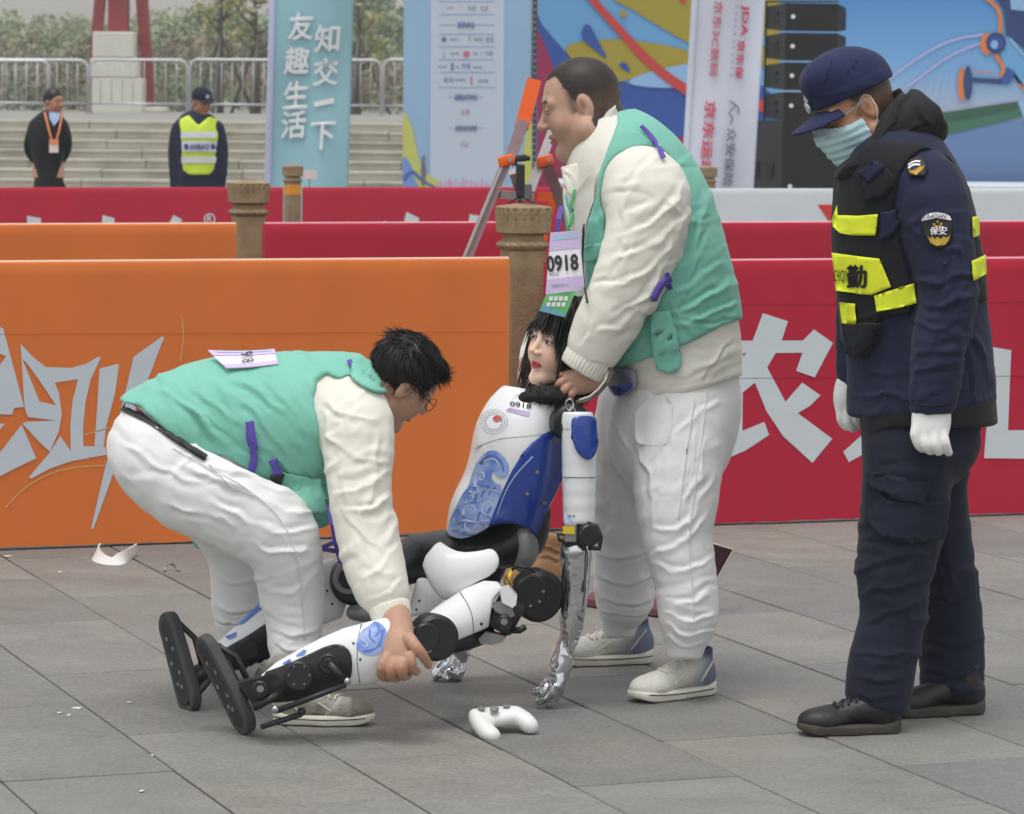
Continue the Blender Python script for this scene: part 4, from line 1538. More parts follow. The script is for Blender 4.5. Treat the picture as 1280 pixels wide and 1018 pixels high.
def head_sdf(P, jaw=1.0, fat=0.0, neck_dir=(-.06, 0, -.17), neck_r=.056, fem=0.0):
    d = ellipsoid(P, (-.010, 0, .030), (.097, .077, .088))
    d = smin(d, ellipsoid(P, (.034, 0, -.022), (.058, .060 + fat * .4, .082)), .03)
    ay = np.abs(P[:, 1]); Q = P.copy(); Q[:, 1] = ay
    d = smin(d, rcone(Q, (-.002, .050 * jaw + fat, -.060), (.070, .012, -.100), .022 + fat, .016), .022)
    d = smin(d, ellipsoid(Q, (.052, .036, -.030), (.032, .026 + fat, .034)), .02)
    if fat: d = smin(d, ellipsoid(P, (.038, 0, -.100), (.05, .045, .03)), .02)
    d = smin(d, sphere(P, (.076, 0, -.098), .018 - fem * .003), .014)
    d = smin(d, rcone(Q, (.082, .012, .030), (.070, .050, .026), .011 - fem * .004, .009), .014)
    d = smax(d, -ellipsoid(Q, (.102, .031, .010), (.016, .019, .012)), .012)
    d = smin(d, rcone(P, (.088, 0, .014), (.109 - fem * .002, 0, -.020), .007, .0105 - fem * .002), .009)
    d = smin(d, sphere(P, (.1125 - fem * .002, 0, -.0235), .0105 - fem * .002), .006)
    d = smin(d, ellipsoid(Q, (.100, .0115, -.0265), (.011, .008, .0075)), .005)
    d = smin(d, ellipsoid(Q, (.0825, .031, .0095), (.0115, .0145, .0095)), .003)
    lw = .019 - fem * .003
    d = smin(d, rcone(Q, (.0955, 0, -.0535), (.083, lw, -.0585), .0065, .003), .005)
    d = smin(d, rcone(Q, (.0945, 0, -.0655), (.083, lw - .002, -.0605), .0072 + fem * .001, .003), .005)
    d = smax(d, -ellipsoid(Q, (.104, 0, -.0595), (.010, .022, .0016)), .003)
    d = smin(d, rcone(P, (-.024, 0, -.03), neck_dir, neck_r, neck_r * 1.08), .02)
    # ears
    c, s = math.cos(.25), math.sin(.25)
    Rm = np.array([[c, 0, s], [0, 1, 0], [-s, 0, c]])
    e = ellipsoid(Q, (-.012, .077, -.003), (.019, .0085, .031), Rm)
    e = smax(e, -ellipsoid(Q, (-.006, .0875, -.001), (.0105, .006, .019), Rm), .004)
    d = smin(d, e, .005)
    return d


SKIN = np.array(srgb(206, 160, 132)); HAIR = np.array(srgb(30, 27, 26))


def mixc(C, col, w):
    w = np.clip(w, 0, 1)[:, None]
    return C * (1 - w) + np.array(col) * w


def sst(a, b, x):
    t = np.clip((x - a) / (b - a), 0, 1)
    return t * t * (3 - 2 * t)


def face_paint(L, skin, hair=None, lips=None, brow=(.02, .018, .016), buzz=False, fem=0, seed=1):
    """L: points in head space"""
    C = np.tile(np.array(skin), (len(L), 1))
    x, y, z = L[:, 0], np.abs(L[:, 1]), L[:, 2]
    n = vnoise(L * 60, seed) * .06 + vnoise(L * 220, seed + 1) * .04
    C = C * (1 + n)[:, None]
    ck = np.exp(-(((y - .045) / .02) ** 2 + ((z + .025) / .022) ** 2)) * (x > .02)
    C = mixc(C, np.array(skin) * (np.array([1.0, .82, .80]) if not fem else np.array([1.0, .78, .76])), ck * .6)
    ns = np.exp(-((x - .11) / .014) ** 2 - (L[:, 1] / .016) ** 2 - ((z + .024) / .014) ** 2)
    C = mixc(C, np.array(skin) * np.array([1, .8, .76]), ns * .5)
    lp = lips if lips is not None else np.array(skin) * np.array([.78, .5, .48])
    m = np.exp(-np.maximum(0, np.abs(z + .0595) - .0075 * (1 - (y / .023) ** 2)) ** 2 / .0018 ** 2) * (x > .078) * (y < .021)
    C = mixc(C, lp, m * (.95 if fem else .75))
    C = mixc(C, np.array(lp) * .35, np.exp(-((z + .0597) / .0013) ** 2) * (x > .078) * (y < .02))
    bz = .030 + .004 * np.exp(-((y - .036) / .012) ** 2) - fem * .001
    b = np.exp(-((z - bz) / (.0042 - fem * .0018)) ** 2) * sst(.010, .016, y) * (1 - sst(.046, .056, y)) * (x > .05)
    C = mixc(C, brow, b * (.85 if not fem else .7))
    ew = .0145; eo = (1 - ((y - .031) / ew) ** 2)
    op = .0042 if fem else .0026
    ins = (eo > 0) & (x > .06)
    lid = np.exp(-((z - (.0105 + op * np.maximum(eo, 0))) / (.0016 + fem * .0006)) ** 2) * ins
    wht = (np.abs(z - .0095) < op * np.maximum(eo, 0)) & ins
    C = mixc(C, (.62, .58, .55), wht * .9)
    iris = wht & (np.abs(y - .031) < .0055)
    C = mixc(C, (.012, .009, .008), iris * 1.0)
    C = mixc(C, (.02, .015, .014), lid * .95)
    C = mixc(C, np.array(skin) * .6, np.exp(-((z - .0165) / .0012) ** 2) * ins * .5)
    nst = np.exp(-(((x - .104) / .006) ** 2 + ((y - .008) / .004) ** 2 + ((z + .034) / .0028) ** 2))
    C = mixc(C, np.array(skin) * .25, nst)
    # hollow of the ear
    eh = np.exp(-(((x + .006) / .007) ** 2 + ((z + .002) / .014) ** 2)) * (y > .071) * (y < .083)
    C = mixc(C, np.array(skin) * np.array([.45, .36, .33]), eh * .7)
    if buzz:
        hl = z - (.080 - .060 * sst(.050, .012, x) - .085 * sst(.016, -.035, x) - .03 * sst(-.04, -.09, x) + .012 * sst(.03, .055, y) * sst(.01, .04, x))
        # temples step back, sideburn in front of the ear
        sb = np.exp(-(((x - .018) / .011) ** 2)) * (z > -.012) * (z < .06) * (y > .05)
        w = np.maximum(sst(-.004, .010, hl + .006 * vnoise(L * 90, 5)), sb * .7)
        ear = (((x + .010) / .021) ** 2 + ((z + .004) / .034) ** 2 < 1) & (y > .068)
        w = np.where(ear, 0, w)
        C = mixc(C, np.array(hair) * (1 + .5 * vnoise(L * 420, 8))[:, None], w * (.95 - .22 * np.exp(-((z - .0) / .025) ** 2)))
    return C


def make_head(name, pos, fwd, up, scale, m, parent, paintkw, sdfkw, h=.0024, zcut=-.155):
    R = frame(fwd, up)
    sc = np.array(scale)
    pos = np.array(pos)

    def fn(P):
        return smax(head_sdf(P, **sdfkw), zcut - P[:, 2], .01)
    V, Q = sdf_arrays(fn, (-.125, -.1, -.16), (.13, .1, .135), h, 1)
    L = V.copy()
    Wd = (V * sc) @ R.T + pos
    C = face_paint(L, **paintkw)
    tf = lambda l: Vector(tuple((np.array(l) * sc) @ R.T + pos))
    return Wd, Q, C, tf, R, sc


def join_body(name, parts, m, parent):
    """parts: list of (V, Q, C): one body mesh"""
    V, Q, C, n = [], [], [], 0
    for v, q, c in parts:
        V.append(v); Q.append(q + n); C.append(c); n += len(v)
    V, Q, C = np.concatenate(V), np.concatenate(Q), np.concatenate(C)
    o = mesh(name, V, Q, m, parent, True)
    paint(o, C)
    BVH[o.name] = BVHTree.FromPolygons(V.tolist(), Q.tolist())
    return o


def hand_arrays(chains, skin, k=.006, h=.0022, palm=None, nails=()):
    ch = [Chain(c, 3, .004) for c in chains]
    pl = [Chain(c, 3, .01) for c in (palm or [])]

    def fn(P):
        d = None
        for c in ch:
            e = c(P); d = e if d is None else smin(d, e, .0025)
        for c in pl:
            e = c(P); d = e if d is None else smin(d, e, k)
        return d
    lo, hi = bounds(*(ch + pl), pad=.01)
    V, Q = sdf_arrays(fn, lo, hi, h, 1)
    C = np.tile(np.array(skin), (len(V), 1)) * (1 + .05 * vnoise(V * 70, 3) + .06 * vnoise(V * 260, 4))[:, None]
    q = to_px(V)
    for (x, y, r) in nails:      # reddened knuckles
        C = mixc(C, np.array(skin) * np.array([.98, .74, .70]), np.exp(-((q[:, 0] - x) ** 2 + (q[:, 1] - y) ** 2) / r ** 2) * .6)
    return V, Q, C


def tube_arrays(chain_rows, skin, h=.009):
    c = Chain(chain_rows, 2)
    V, Q = sdf_arrays(c, c.lo - .02, c.hi + .02, h, 1)
    return V, Q, np.tile(np.array(skin), (len(V), 1))


def hair_ribbons(name, roots, dirs, lengths, width, m, parent, droop=.0, jitter=.15, seg=4, seed=3):
    """many thin locks: roots (N,3), dirs (N,3)"""
    r = np.random.default_rng(seed)
    V, Fc = [], []
    n = 0
    for p, d, L in zip(roots, dirs, lengths):
        d = d + r.normal(size=3) * jitter; d /= np.linalg.norm(d)
        s = np.cross(d, r.normal(size=3)); s /= np.linalg.norm(s)
        q = p.copy()
        for j in range(seg + 1):
            w = width * (1 - (j / seg) ** 2 * .85) * .5
            V += [q - s * w, q + s * w]
            d = d + np.array([0, 0, -droop]) / seg
            d /= np.linalg.norm(d)
            q = q + d * L / seg
        for j in range(seg): Fc.append((n + 2 * j, n + 2 * j + 1, n + 2 * j + 3, n + 2 * j + 2))
        n += 2 * (seg + 1)
    return mesh(name, np.array(V), Fc, m, parent, True)

# ================================================================== PEOPLE
def cloth(name, col, rough=.8, bump=.25, bscale=22, sheen=.15, weave=True, var=.04):
    m = mat(name, col, rough, var=var, vscale=5, sheen=sheen * .4, spec=.22, detail=6)
    n, l = m.node_tree.nodes, m.node_tree.links
    if 'crease' in n: return m
    tc = n.new('ShaderNodeTexCoord')
    mp = n.new('ShaderNodeMapping'); mp.inputs['Rotation'].default_value = (.3, .6, .2); mp.inputs['Scale'].default_value = (1, 1, .42)
    l.new(tc.outputs['Object'], mp.inputs['Vector'])
    hs_ = []
    for sc_, dist, pw, amp in ((bscale * .42, 1.6, 2.2, 1.0), (bscale * 1.1, 1.0, 2.0, .35), (260, 0, 1, .05)):
        t = n.new('ShaderNodeTexNoise'); t.inputs['Scale'].default_value = sc_; t.inputs['Detail'].default_value = 1.5; t.inputs['Distortion'].default_value = dist
        l.new(mp.outputs[0], t.inputs['Vector'])
        if not hs_:
            wv = n.new('ShaderNodeVectorMath'); wv.operation = 'MULTIPLY_ADD'
            wn_ = n.new('ShaderNodeTexNoise'); wn_.inputs['Scale'].default_value = sc_ * .8; wn_.inputs['Detail'].default_value = 1
            l.new(mp.outputs[0], wn_.inputs['Vector'])
            l.new(wn_.outputs['Color'], wv.inputs[0]); wv.inputs[1].default_value = (.14, .14, .14); l.new(mp.outputs[0], wv.inputs[2])
            t = n.new('ShaderNodeTexVoronoi'); t.feature = 'F1'; t.inputs['Scale'].default_value = sc_ * 1.5; l.new(wv.outputs[0], t.inputs['Vector'])
            q = n.new('ShaderNodeMath'); q.operation = 'MULTIPLY'; q.inputs[1].default_value = -1.5; l.new(t.outputs['Distance'], q.inputs[0])
            hs_.append(q); continue
        a = n.new('ShaderNodeMath'); a.operation = 'MULTIPLY_ADD'; a.inputs[1].default_value = 2; a.inputs[2].default_value = -1; l.new(t.outputs['Fac'], a.inputs[0])
        b = n.new('ShaderNodeMath'); b.operation = 'ABSOLUTE'; l.new(a.outputs[0], b.inputs[0])
        c = n.new('ShaderNodeMath'); c.operation = 'SUBTRACT'; c.inputs[0].default_value = 1; l.new(b.outputs[0], c.inputs[1])
        p = n.new('ShaderNodeMath'); p.operation = 'POWER'; p.inputs[1].default_value = pw * 2; l.new(c.outputs[0], p.inputs[0])
        q = n.new('ShaderNodeMath'); q.operation = 'MULTIPLY'; q.inputs[1].default_value = amp; l.new(p.outputs[0], q.inputs[0])
        hs_.append(q)
    s1 = n.new('ShaderNodeMath'); s1.operation = 'ADD'; l.new(hs_[0].outputs[0], s1.inputs[0]); l.new(hs_[1].outputs[0], s1.inputs[1])
    s2 = n.new('ShaderNodeMath'); s2.operation = 'ADD'; l.new(s1.outputs[0], s2.inputs[0]); l.new(hs_[2].outputs[0], s2.inputs[1])
    bp = n.new('ShaderNodeBump'); bp.name = 'crease'; bp.inputs['Strength'].default_value = bump; bp.inputs['Distance'].default_value = .012
    l.new(s2.outputs[0], bp.inputs['Height']); l.new(bp.outputs[0], n['Principled BSDF'].inputs['Normal'])
    return m


M_skin = mat('skin', (.5, .3, .2), .5, attr='Col', var=.05, vscale=60, bump=.06, bscale=300, spec=.35)
M_skin.node_tree.nodes['Principled BSDF'].inputs['Subsurface Weight'].default_value = .12
M_skin.node_tree.nodes['Principled BSDF'].inputs['Subsurface Radius'].default_value = (.012, .005, .003)
M_teal_v = cloth('teal_vest_cloth', srgb(124, 190, 172), .6, .2, 14)
M_cream = cloth('cream_jacket_cloth', srgb(224, 221, 210), .66, .16, 12)
M_wpant = cloth('white_trouser_cloth', srgb(228, 228, 227), .8, .09, 12)
M_navy = cloth('navy_uniform_cloth', srgb(36, 40, 64), .78, .16, 12, var=.1)
M_navyp = cloth('navy_trouser_cloth', srgb(30, 33, 50), .8, .16, 12, var=.1)
M_blackc = cloth('black_cloth', srgb(34, 34, 36), .7, .14, 12, var=.1)
M_vestb = cloth('black_vest_cloth', srgb(28, 29, 32), .7, .12, 16)
M_purple = mat('purple_strap', srgb(92, 72, 168), .6, var=.08, vscale=40)
M_yel = mat('fluorescent_yellow', srgb(222, 232, 40), .55, var=.06, vscale=30, bump=.15, bscale=40)
M_glove = cloth('white_glove', srgb(226, 226, 224), .8, .12, 30)
M_hair = mat('black_hair', srgb(22, 20, 20), .42, var=.3, vscale=120, stretch=(1, 1, .15), spec=.45)
M_rub = mat('black_rubber', srgb(26, 26, 27), .7, var=.2, vscale=30)
M_leather = mat('black_leather', srgb(26, 26, 27), .5, var=.2, vscale=40, bump=.2, bscale=90)
M_shoe = mat('shoe_cloth', (.5, .5, .5), .75, attr='Col', var=.08, vscale=50, bump=.4, bscale=220)
M_sole_w = mat('white_sole', srgb(214, 210, 198), .6, var=.1, vscale=20)
M_sole_b = mat('grey_sole', srgb(66, 60, 54), .8, var=.25, vscale=25)
M_lace = mat('lace', srgb(222, 218, 206), .8)
M_belt = mat('black_belt', srgb(26, 27, 32), .6)
M_paper = mat('bib_paper', srgb(236, 234, 240), .6)
M_bibl = mat('bib_lilac', srgb(204, 184, 222), .6)
M_bibt = mat('bib_teal_tint', srgb(170, 190, 216), .6)
M_ink = mat('bib_ink', srgb(50, 50, 54), .6)
M_glass = mat('spectacle_lens', (.9, .92, .95), .05, trans=.9, alpha=.25)
M_wire = mat('spectacle_frame', srgb(30, 30, 34), .3, metal=.6)
M_clear = mat('clear_strap', srgb(206, 200, 204), .2, trans=.5)

G_px = lambda rows: Chain(rows, 2)


def shoe(heel, toe, parent, upper, sole_m, paintf=None, lace=None, h=.0036, ankle=.115, fat=1.0, tilt=0.0, k=1.0):
    H, T = on_ground(*heel), on_ground(*toe)
    f = (T - H); L = f.length; f.normalize()
    l = Vector((0, 0, 1)).cross(f)
    sc = L / .285
    R = np.array([[f.x, l.x, 0], [f.y, l.y, 0], [0, 0, 1]])
    O = np.array(H) + np.array([0, 0, .0015])

    def up(P):
        q = P.copy(); q[:, 1] = q[:, 1] / fat
        d = ellipsoid(q, (.055, 0, .052), (.053, .034, .058))
        d = smin(d, rcone(q, (.085, 0, .066), (.19, 0, .040), .036, .030), .02)
        d = smin(d, ellipsoid(q, (.215, .004, .034), (.064, .043, .034)), .02)
        d = smin(d, rcone(q, (.062, 0, .07), (.056, 0, ankle), .040, .038), .015)
        d = smax(d, q[:, 2] - ankle, .006)
        hole = rcone(q, (.060, 0, .09), (.056, 0, ankle + .05), .032, .034)
        d = smax(d, -hole, .006)
        return smax(d, .012 - q[:, 2], .004)

    def so(P):
        q = P.copy(); q[:, 1] = q[:, 1] / fat
        x, y, z = q[:, 0], q[:, 1], q[:, 2]
        g = q.copy(); g[:, 2] = 0
        d2 = smin(rcone(g, (.042, 0, 0), (.150, 0, 0), .038, .040), rcone(g, (.150, .0, 0), (.238, .005, 0), .042, .044), .03)
        top = .026 + .016 * np.clip((.06 - x) / .06, 0, 1) ** 1.5 + .006 * np.clip((x - .22) / .06, 0, 1)
        bot = .016 * np.clip((x - .21) / .075, 0, 1) ** 2 * k + .010 * np.clip((.02 - x) / .03, 0, 1)
        return smax(smax(d2, z - top, .008), bot - z, .006)
    out = []
    for nm, fn, m_, hi in (('shoe', up, upper, ankle + .02), ('sole', so, sole_m, .06)):
        V, Q = sdf_arrays(fn, (-.02, -.08, -.01), (.31, .08, hi), h, 1)
        Wd = (V * sc) @ R.T + O
        o = mesh(nm, Wd, Q, m_, parent if nm == 'shoe' else out[0], True)
        if nm == 'shoe':
            C = paintf(V) if paintf else np.tile(np.array([.02, .02, .021]), (len(V), 1))
            paint(o, C)
        BVH[o.name] = BVHTree.FromPolygons(Wd.tolist(), Q.tolist())
        out.append(o)
    if sole_m is M_sole_w:
        gro = [tuple(to_px(((np.array([[x, -.05 * fat, z]]) * sc) @ R.T + O) if R[1, 1] > 0 else ((np.array([[x, .05 * fat, z]]) * sc) @ R.T + O))[0]) for x, z in ((.005, .026), (.05, .020), (.12, .017), (.2, .018), (.26, .024))]
        strap('sole_groove', gro, 1.2, [out[1]], M_sole_b, out[1], .0012, float(O[1]), .0004)
        for x0, x1 in ((.035, .075), (.13, .165)):
            pts_ = [tuple(to_px((np.array([[x, -.035 * (1 if R[1, 1] > 0 else -1), z]]) * sc) @ R.T + O)[0]) for x, z in ((x0, .09 if x0 < .1 else .062), (x1, .04))]
            strap('side_panel', pts_, 2.2, [out[0]], M_lace, out[0], .0015, float(O[1]), .0008)
    if lace:
        bv = BVHTree.FromPolygons(((sdf_arrays(up, (-.02, -.08, -.01), (.31, .08, ankle + .02), .006, 1))[0]).tolist(), sdf_arrays(up, (-.02, -.08, -.01), (.31, .08, ankle + .02), .006, 1)[1].tolist())
        mb = MB()
        for i in range(5):
            x = .108 + i * .018
            pts = []
            for j in range(7):
                y = (-.026 + .052 * j / 6)
                hit = bv.ray_cast(Vector((x + .006 * math.sin(j + i), y, .2)), Vector((0, 0, -1)))
                z = hit[0].z if hit[0] else .06
                pts.append(Vector(tuple((np.array([x + .006 * math.sin(j + i), y, z + .003]) * sc) @ R.T + O)))
            mb.tube(pts, .003, 6)
        mb.build('lace', lace, out[0], smooth=True)
    return out[0]


def bib(name, quad, fn, parent, number, ang, card_thick=.002):
    """number bib: quad of picture points (tl, tr, br, bl) on surface fn"""
    tl, tr, br, bl = [Vector(q) for q in quad]
    def uv(u, v):
        p = tl.lerp(tr, u).lerp(bl.lerp(br, u), v)
        return (p.x, p.y)
    def grid(u0, v0, u1, v1, off, nm, m, par, n=8):
        vs, fs = [], []
        for j in range(n + 1):
            for i in range(n + 1):
                x, y = uv(u0 + (u1 - u0) * i / n, v0 + (v1 - v0) * j / n)
                vs.append(fn(x, y, off))
        for j in range(n):
            for i in range(n): fs.append((j * (n + 1) + i, (j + 1) * (n + 1) + i, (j + 1) * (n + 1) + i + 1, j * (n + 1) + i + 1))
        return mesh(nm, vs, fs, m, par, True)
    card = grid(0, 0, 1, 1, .0, name, M_paper, parent)
    sm = card.modifiers.new('thickness', 'SOLIDIFY'); sm.thickness = .0012; sm.offset = -1
    grid(0, 0, 1, .30, .0012, 'lilac_header', M_bibl, card)
    grid(.1, .03, .95, .13, .002, 'header_tint', M_bibt, card)
    grid(0, .76, 1, 1, .0012, 'lilac_footer', M_bibl, card)
    v, f = text_mesh(number, .03)
    e = v.max(0) - v.min(0)
    return card, uv


# ------------------------------------------------------------------ the standing man in the vest
S = empty('person', on_ground(820, 850), 'stocky man in teal vest and white trousers standing and holding the robot by its neck', 'person')
SY_ = 9.55
skinS = np.array(srgb(188, 150, 130))
sp = W(727, 134, SY_) + Vector((0, -.0, 0))
hd_ = make_head('head', W(727, 133, SY_), (-.955, .05, -.27), (-.26, .0, .95), (1.10, 1.10, 1.15), M_skin, S,
                dict(skin=skinS, hair=srgb(26, 25, 26), buzz=True), dict(jaw=1.08, fat=.015, neck_dir=(-.085, 0, -.15), neck_r=.066), h=.0027)
nearH = hand_arrays([
    [(712, 466, 9.335, 5.0, .011), (702, 468, 9.325, 4.6, .010), (697, 475, 9.34, 4.2, .009), (699, 482, 9.37, 3.8, .008)],
    [(710, 474, 9.318, 5.0, .011), (701, 478, 9.305, 4.6, .010), (697, 486, 9.325, 4.2, .009), (701, 491, 9.36, 3.8, .008)],
    [(712, 482, 9.31, 5.0, .011), (705, 488, 9.298, 4.6, .010), (703, 495, 9.315, 4.1, .009), (708, 498, 9.35, 3.7, .008)],
    [(719, 488, 9.312, 4.6, .010), (714, 494, 9.30, 4.2, .009), (713, 500, 9.315, 3.7, .008), (718, 502, 9.34, 3.4, .0075)],
    [(722, 466, 9.37, 6, .012), (712, 461, 9.40, 5, .011), (702, 460, 9.42, 4.2, .010)],
], skinS, palm=[[(748, 462, 9.325, 17, .028), (737, 470, 9.325, 18, .027), (724, 476, 9.325, 16.5, .024), (714, 478, 9.325, 13, .018)]],
    nails=((702, 470, 7), (700, 480, 7), (705, 490, 7), (714, 495, 6)))
farH = hand_arrays([
    [(660, 462, 9.60, 4.4, .010), (657, 471, 9.575, 4.2, .010), (658, 481, 9.56, 3.8, .009), (662, 488, 9.555, 3.4, .008)],
    [(666, 464, 9.58, 4.4, .010), (663, 474, 9.555, 4.2, .010), (664, 484, 9.54, 3.8, .009), (668, 491, 9.54, 3.4, .008)],
    [(655, 458, 9.62, 4.2, .010), (651, 466, 9.60, 4.0, .010), (651, 475, 9.585, 3.6, .009), (655, 481, 9.58, 3.2, .008)],
], skinS, palm=[[(664, 444, 9.62, 10, .02), (661, 454, 9.61, 11, .02), (662, 462, 9.60, 10, .016)]])
armS = tube_arrays([(810, 240, 9.36, 22, .05), (785, 350, 9.32, 20, .045), (735, 465, 9.325, 13, .025)], skinS)
farS = tube_arrays([(765, 235, 9.76, 22, .05), (722, 345, 9.74, 18, .04), (664, 450, 9.62, 8, .016)], skinS)
corS = tube_arrays([(738, 165, SY_, 26, .055), (775, 215, SY_, 38, .13), (840, 480, SY_, 55, .13)], skinS)
shS = tube_arrays([(810, 240, 9.36, 22, .05), (790, 230, SY_, 30, .08), (765, 235, 9.76, 22, .05)], skinS)
bodyS = join_body('body', [hd_[:3], nearH, farH, armS, farS, corS, shS], M_skin, S)

# clipped hair: thousands of short strands where the head is shaved dark
Wd_, Qd_, Cd_ = hd_[:3]
lum = Cd_.mean(1); tfS, RS_, scS_ = hd_[3], hd_[4], hd_[5]
Ls_ = ((Wd_ - np.array(W(727, 133, SY_))) @ RS_) / scS_
hi_ = np.where((lum < .16) & (Ls_[:, 2] > -.02) & (Ls_[:, 0] < .085))[0]
Nd_ = vnormals(Wd_, Qd_)
hs_i = rng.choice(hi_, 5200)
hair_ribbons('hair', Wd_[hs_i] - Nd_[hs_i] * .0004, Nd_[hs_i] * .28 + np.array([-.35, 0, -.7]), rng.uniform(.004, .008, len(hs_i)), .0010, mat('cropped_hair', srgb(30, 28, 27), .6, var=.3, vscale=200), S, .1, .15, 2, 15)

torsoS = G_px([(757, 168, SY_, 34, .10), (776, 205, SY_, 66, .185), (793, 250, SY_, 84, .21), (809, 300, SY_, 88, .215), (823, 350, SY_, 87, .215), (835, 400, SY_, 86, .21), (845, 440, SY_, 81, .205), (853, 490, SY_, 76, .20)])
slvS = G_px([(806, 222, 9.37, 45, .075), (809, 245, 9.345, 53, .088), (807, 282, 9.325, 50, .088), (795, 322, 9.31, 46, .084), (779, 366, 9.30, 43, .08), (756, 408, 9.305, 38, .07), (745, 430, 9.312, 33, .062), (742, 436, 9.315, 31, .06)])
slvS2 = G_px([(768, 230, 9.74, 44, .08), (752, 290, 9.78, 42, .075), (728, 350, 9.76, 36, .07), (704, 395, 9.70, 29, .06), (676, 428, 9.65, 20, .045), (662, 449, 9.62, 13, .03)])
cuffS = [(700, 447), (706, 437), (765, 455), (752, 474)]


def jack(P):
    d = torsoS(P)
    d = smin(d, slvS(P), .03)
    d = smin(d, slvS2(P), .03)
    hem = poly_sdf(P, [(600, 100), (1000, 100), (1000, 462), (929, 471), (860, 490), (779, 507), (700, 520), (600, 500)], SY_)
    d = smax(d, hem, .008)
    nk = rcone(P, W(740, 120, SY_), W(752, 190, SY_), .085, .075)
    return smax(d, -nk, .01)


stS = [([(745, 236), (752, 262), (748, 300)], 6, -.004), ([(852, 232), (838, 262), (800, 292), (768, 300)], 7, .007), ([(858, 262), (835, 296), (800, 318), (765, 326)], 7, .007),
       ([(843, 300), (820, 330), (790, 350), (757, 356)], 6, .006), ([(805, 215), (785, 250), (778, 300), (770, 340)], 9, .006), ([(828, 336), (806, 376), (780, 396)], 8, .007),
       ([(806, 385), (780, 412), (748, 418)], 7, .007), ([(745, 392), (738, 415), (722, 432)], 6, .005),
       ([(835, 245), (850, 275), (845, 310)], 6, .005), ([(790, 480), (850, 468), (925, 440)], 8, .005), ([(800, 500), (840, 478), (880, 470)], 6, .004), ([(870, 480), (890, 450), (915, 425)], 6, .005),
       ([(712, 444), (735, 452), (760, 462)], 2.4, .004), ([(712, 438), (735, 445), (764, 454)], 2.4, .004), ([(712, 450), (735, 459), (756, 468)], 2.4, .004)]
lo, hi = bounds(torsoS, slvS, slvS2)
jackS = sdf_obj('jacket', jack, lo, hi, .0052, M_cream, S, 2, folds(stS + wrinkles(34, (745, 200, 862, 430), 140, 22, (25, 80), (4, 7), (.0018, .0042), 1) + wrinkles(12, (780, 430, 925, 490), 165, 14, (30, 80), (4, 6), (.0015, .003), 2), .004, (9, 9, 6), 3, .0025, (16, 16, 10)))



def cuff(rows, parent, n=34):
    c = Chain(rows, 2)
    ax = c.C[-1] - c.C[0]; ax = ax / np.linalg.norm(ax)
    e1 = np.cross(ax, [0, 1, 0]); e1 /= np.linalg.norm(e1); e2 = np.cross(ax, e1)

    def dsp(V, N):
        r = V - c.C[0]
        return .0016 * np.sin(np.arctan2(r @ e1, r @ e2) * n + 1.5 * vnoise(V * 40, 2)) + .001 * vnoise(V * 60, 4)
    return sdf_obj('cuff', lambda P: smax(smax(c(P), (P - c.C[-1]) @ ax.astype(np.float32), .004), (c.C[0] - P) @ ax.astype(np.float32), .004), c.lo - .01, c.hi + .01, .003, M_cream, parent, 1, dsp)


cuff([(738, 445, 9.316, 30, .060), (732, 455, 9.318, 28.5, .056), (727, 464, 9.32, 26, .050)], jackS)
colS = G_px([(764, 118, SY_, 32, .088), (752, 150, SY_, 34, .092), (738, 185, SY_, 37, .098), (722, 222, SY_ - .01, 38, .10), (714, 246, SY_ - .02, 36, .10)])


def collar(P):
    d = colS(P)
    d = smax(d, -colS(P, -.006), .002)
    return smax(d, poly_sdf(P, [(770, 130), (758, 138), (748, 155), (739, 178), (733, 200), (728, 216), (721, 203), (700, 209), (703, 222), (709, 242), (722, 250), (736, 250), (748, 222), (760, 190), (776, 156)], SY_), .003)


collS = sdf_obj('jacket_collar', collar, colS.lo - .02, colS.hi + .02, .0042, M_cream, jackS, 2, folds([([(762, 140), (748, 175), (738, 215)], 4, .004), ([(708, 214), (716, 230), (720, 245)], 4, .003)], .002, (20, 20, 20), 4))
plS = patch('jacket_front', [[(705, 232), (722, 244), (738, 222), (748, 214), (745, 250), (737, 276), (733, 300), (728, 330), (722, 330), (716, 290)]], [jackS], M_cream, jackS, .010, 5, SY_)


def vest(P):
    d = torsoS(P, .011)
    hem = poly_sdf(P, [(640, 120), (768, 118), (772, 152), (758, 186), (748, 216), (744, 250), (735, 276), (730, 300), (731, 340), (735, 385), (748, 420), (757, 464), (800, 452), (860, 428), (927, 399), (960, 380), (960, 100), (960, 60), (640, 60)], SY_)
    hem = np.minimum(hem, poly_sdf(P, [(680, 236), (706, 236), (716, 260), (716, 300), (735, 380), (680, 380)], SY_))
    d = smax(d, hem, .006)
    arm = np.minimum(slvS(P, .010), slvS2(P, .012))
    d = smax(d, -arm, .006)
    nk = rcone(P, W(745, 120, SY_), W(757, 190, SY_), .095, .085)
    d = smax(d, -nk, .008)
    return smax(d, -torsoS(P, -.004), .004)


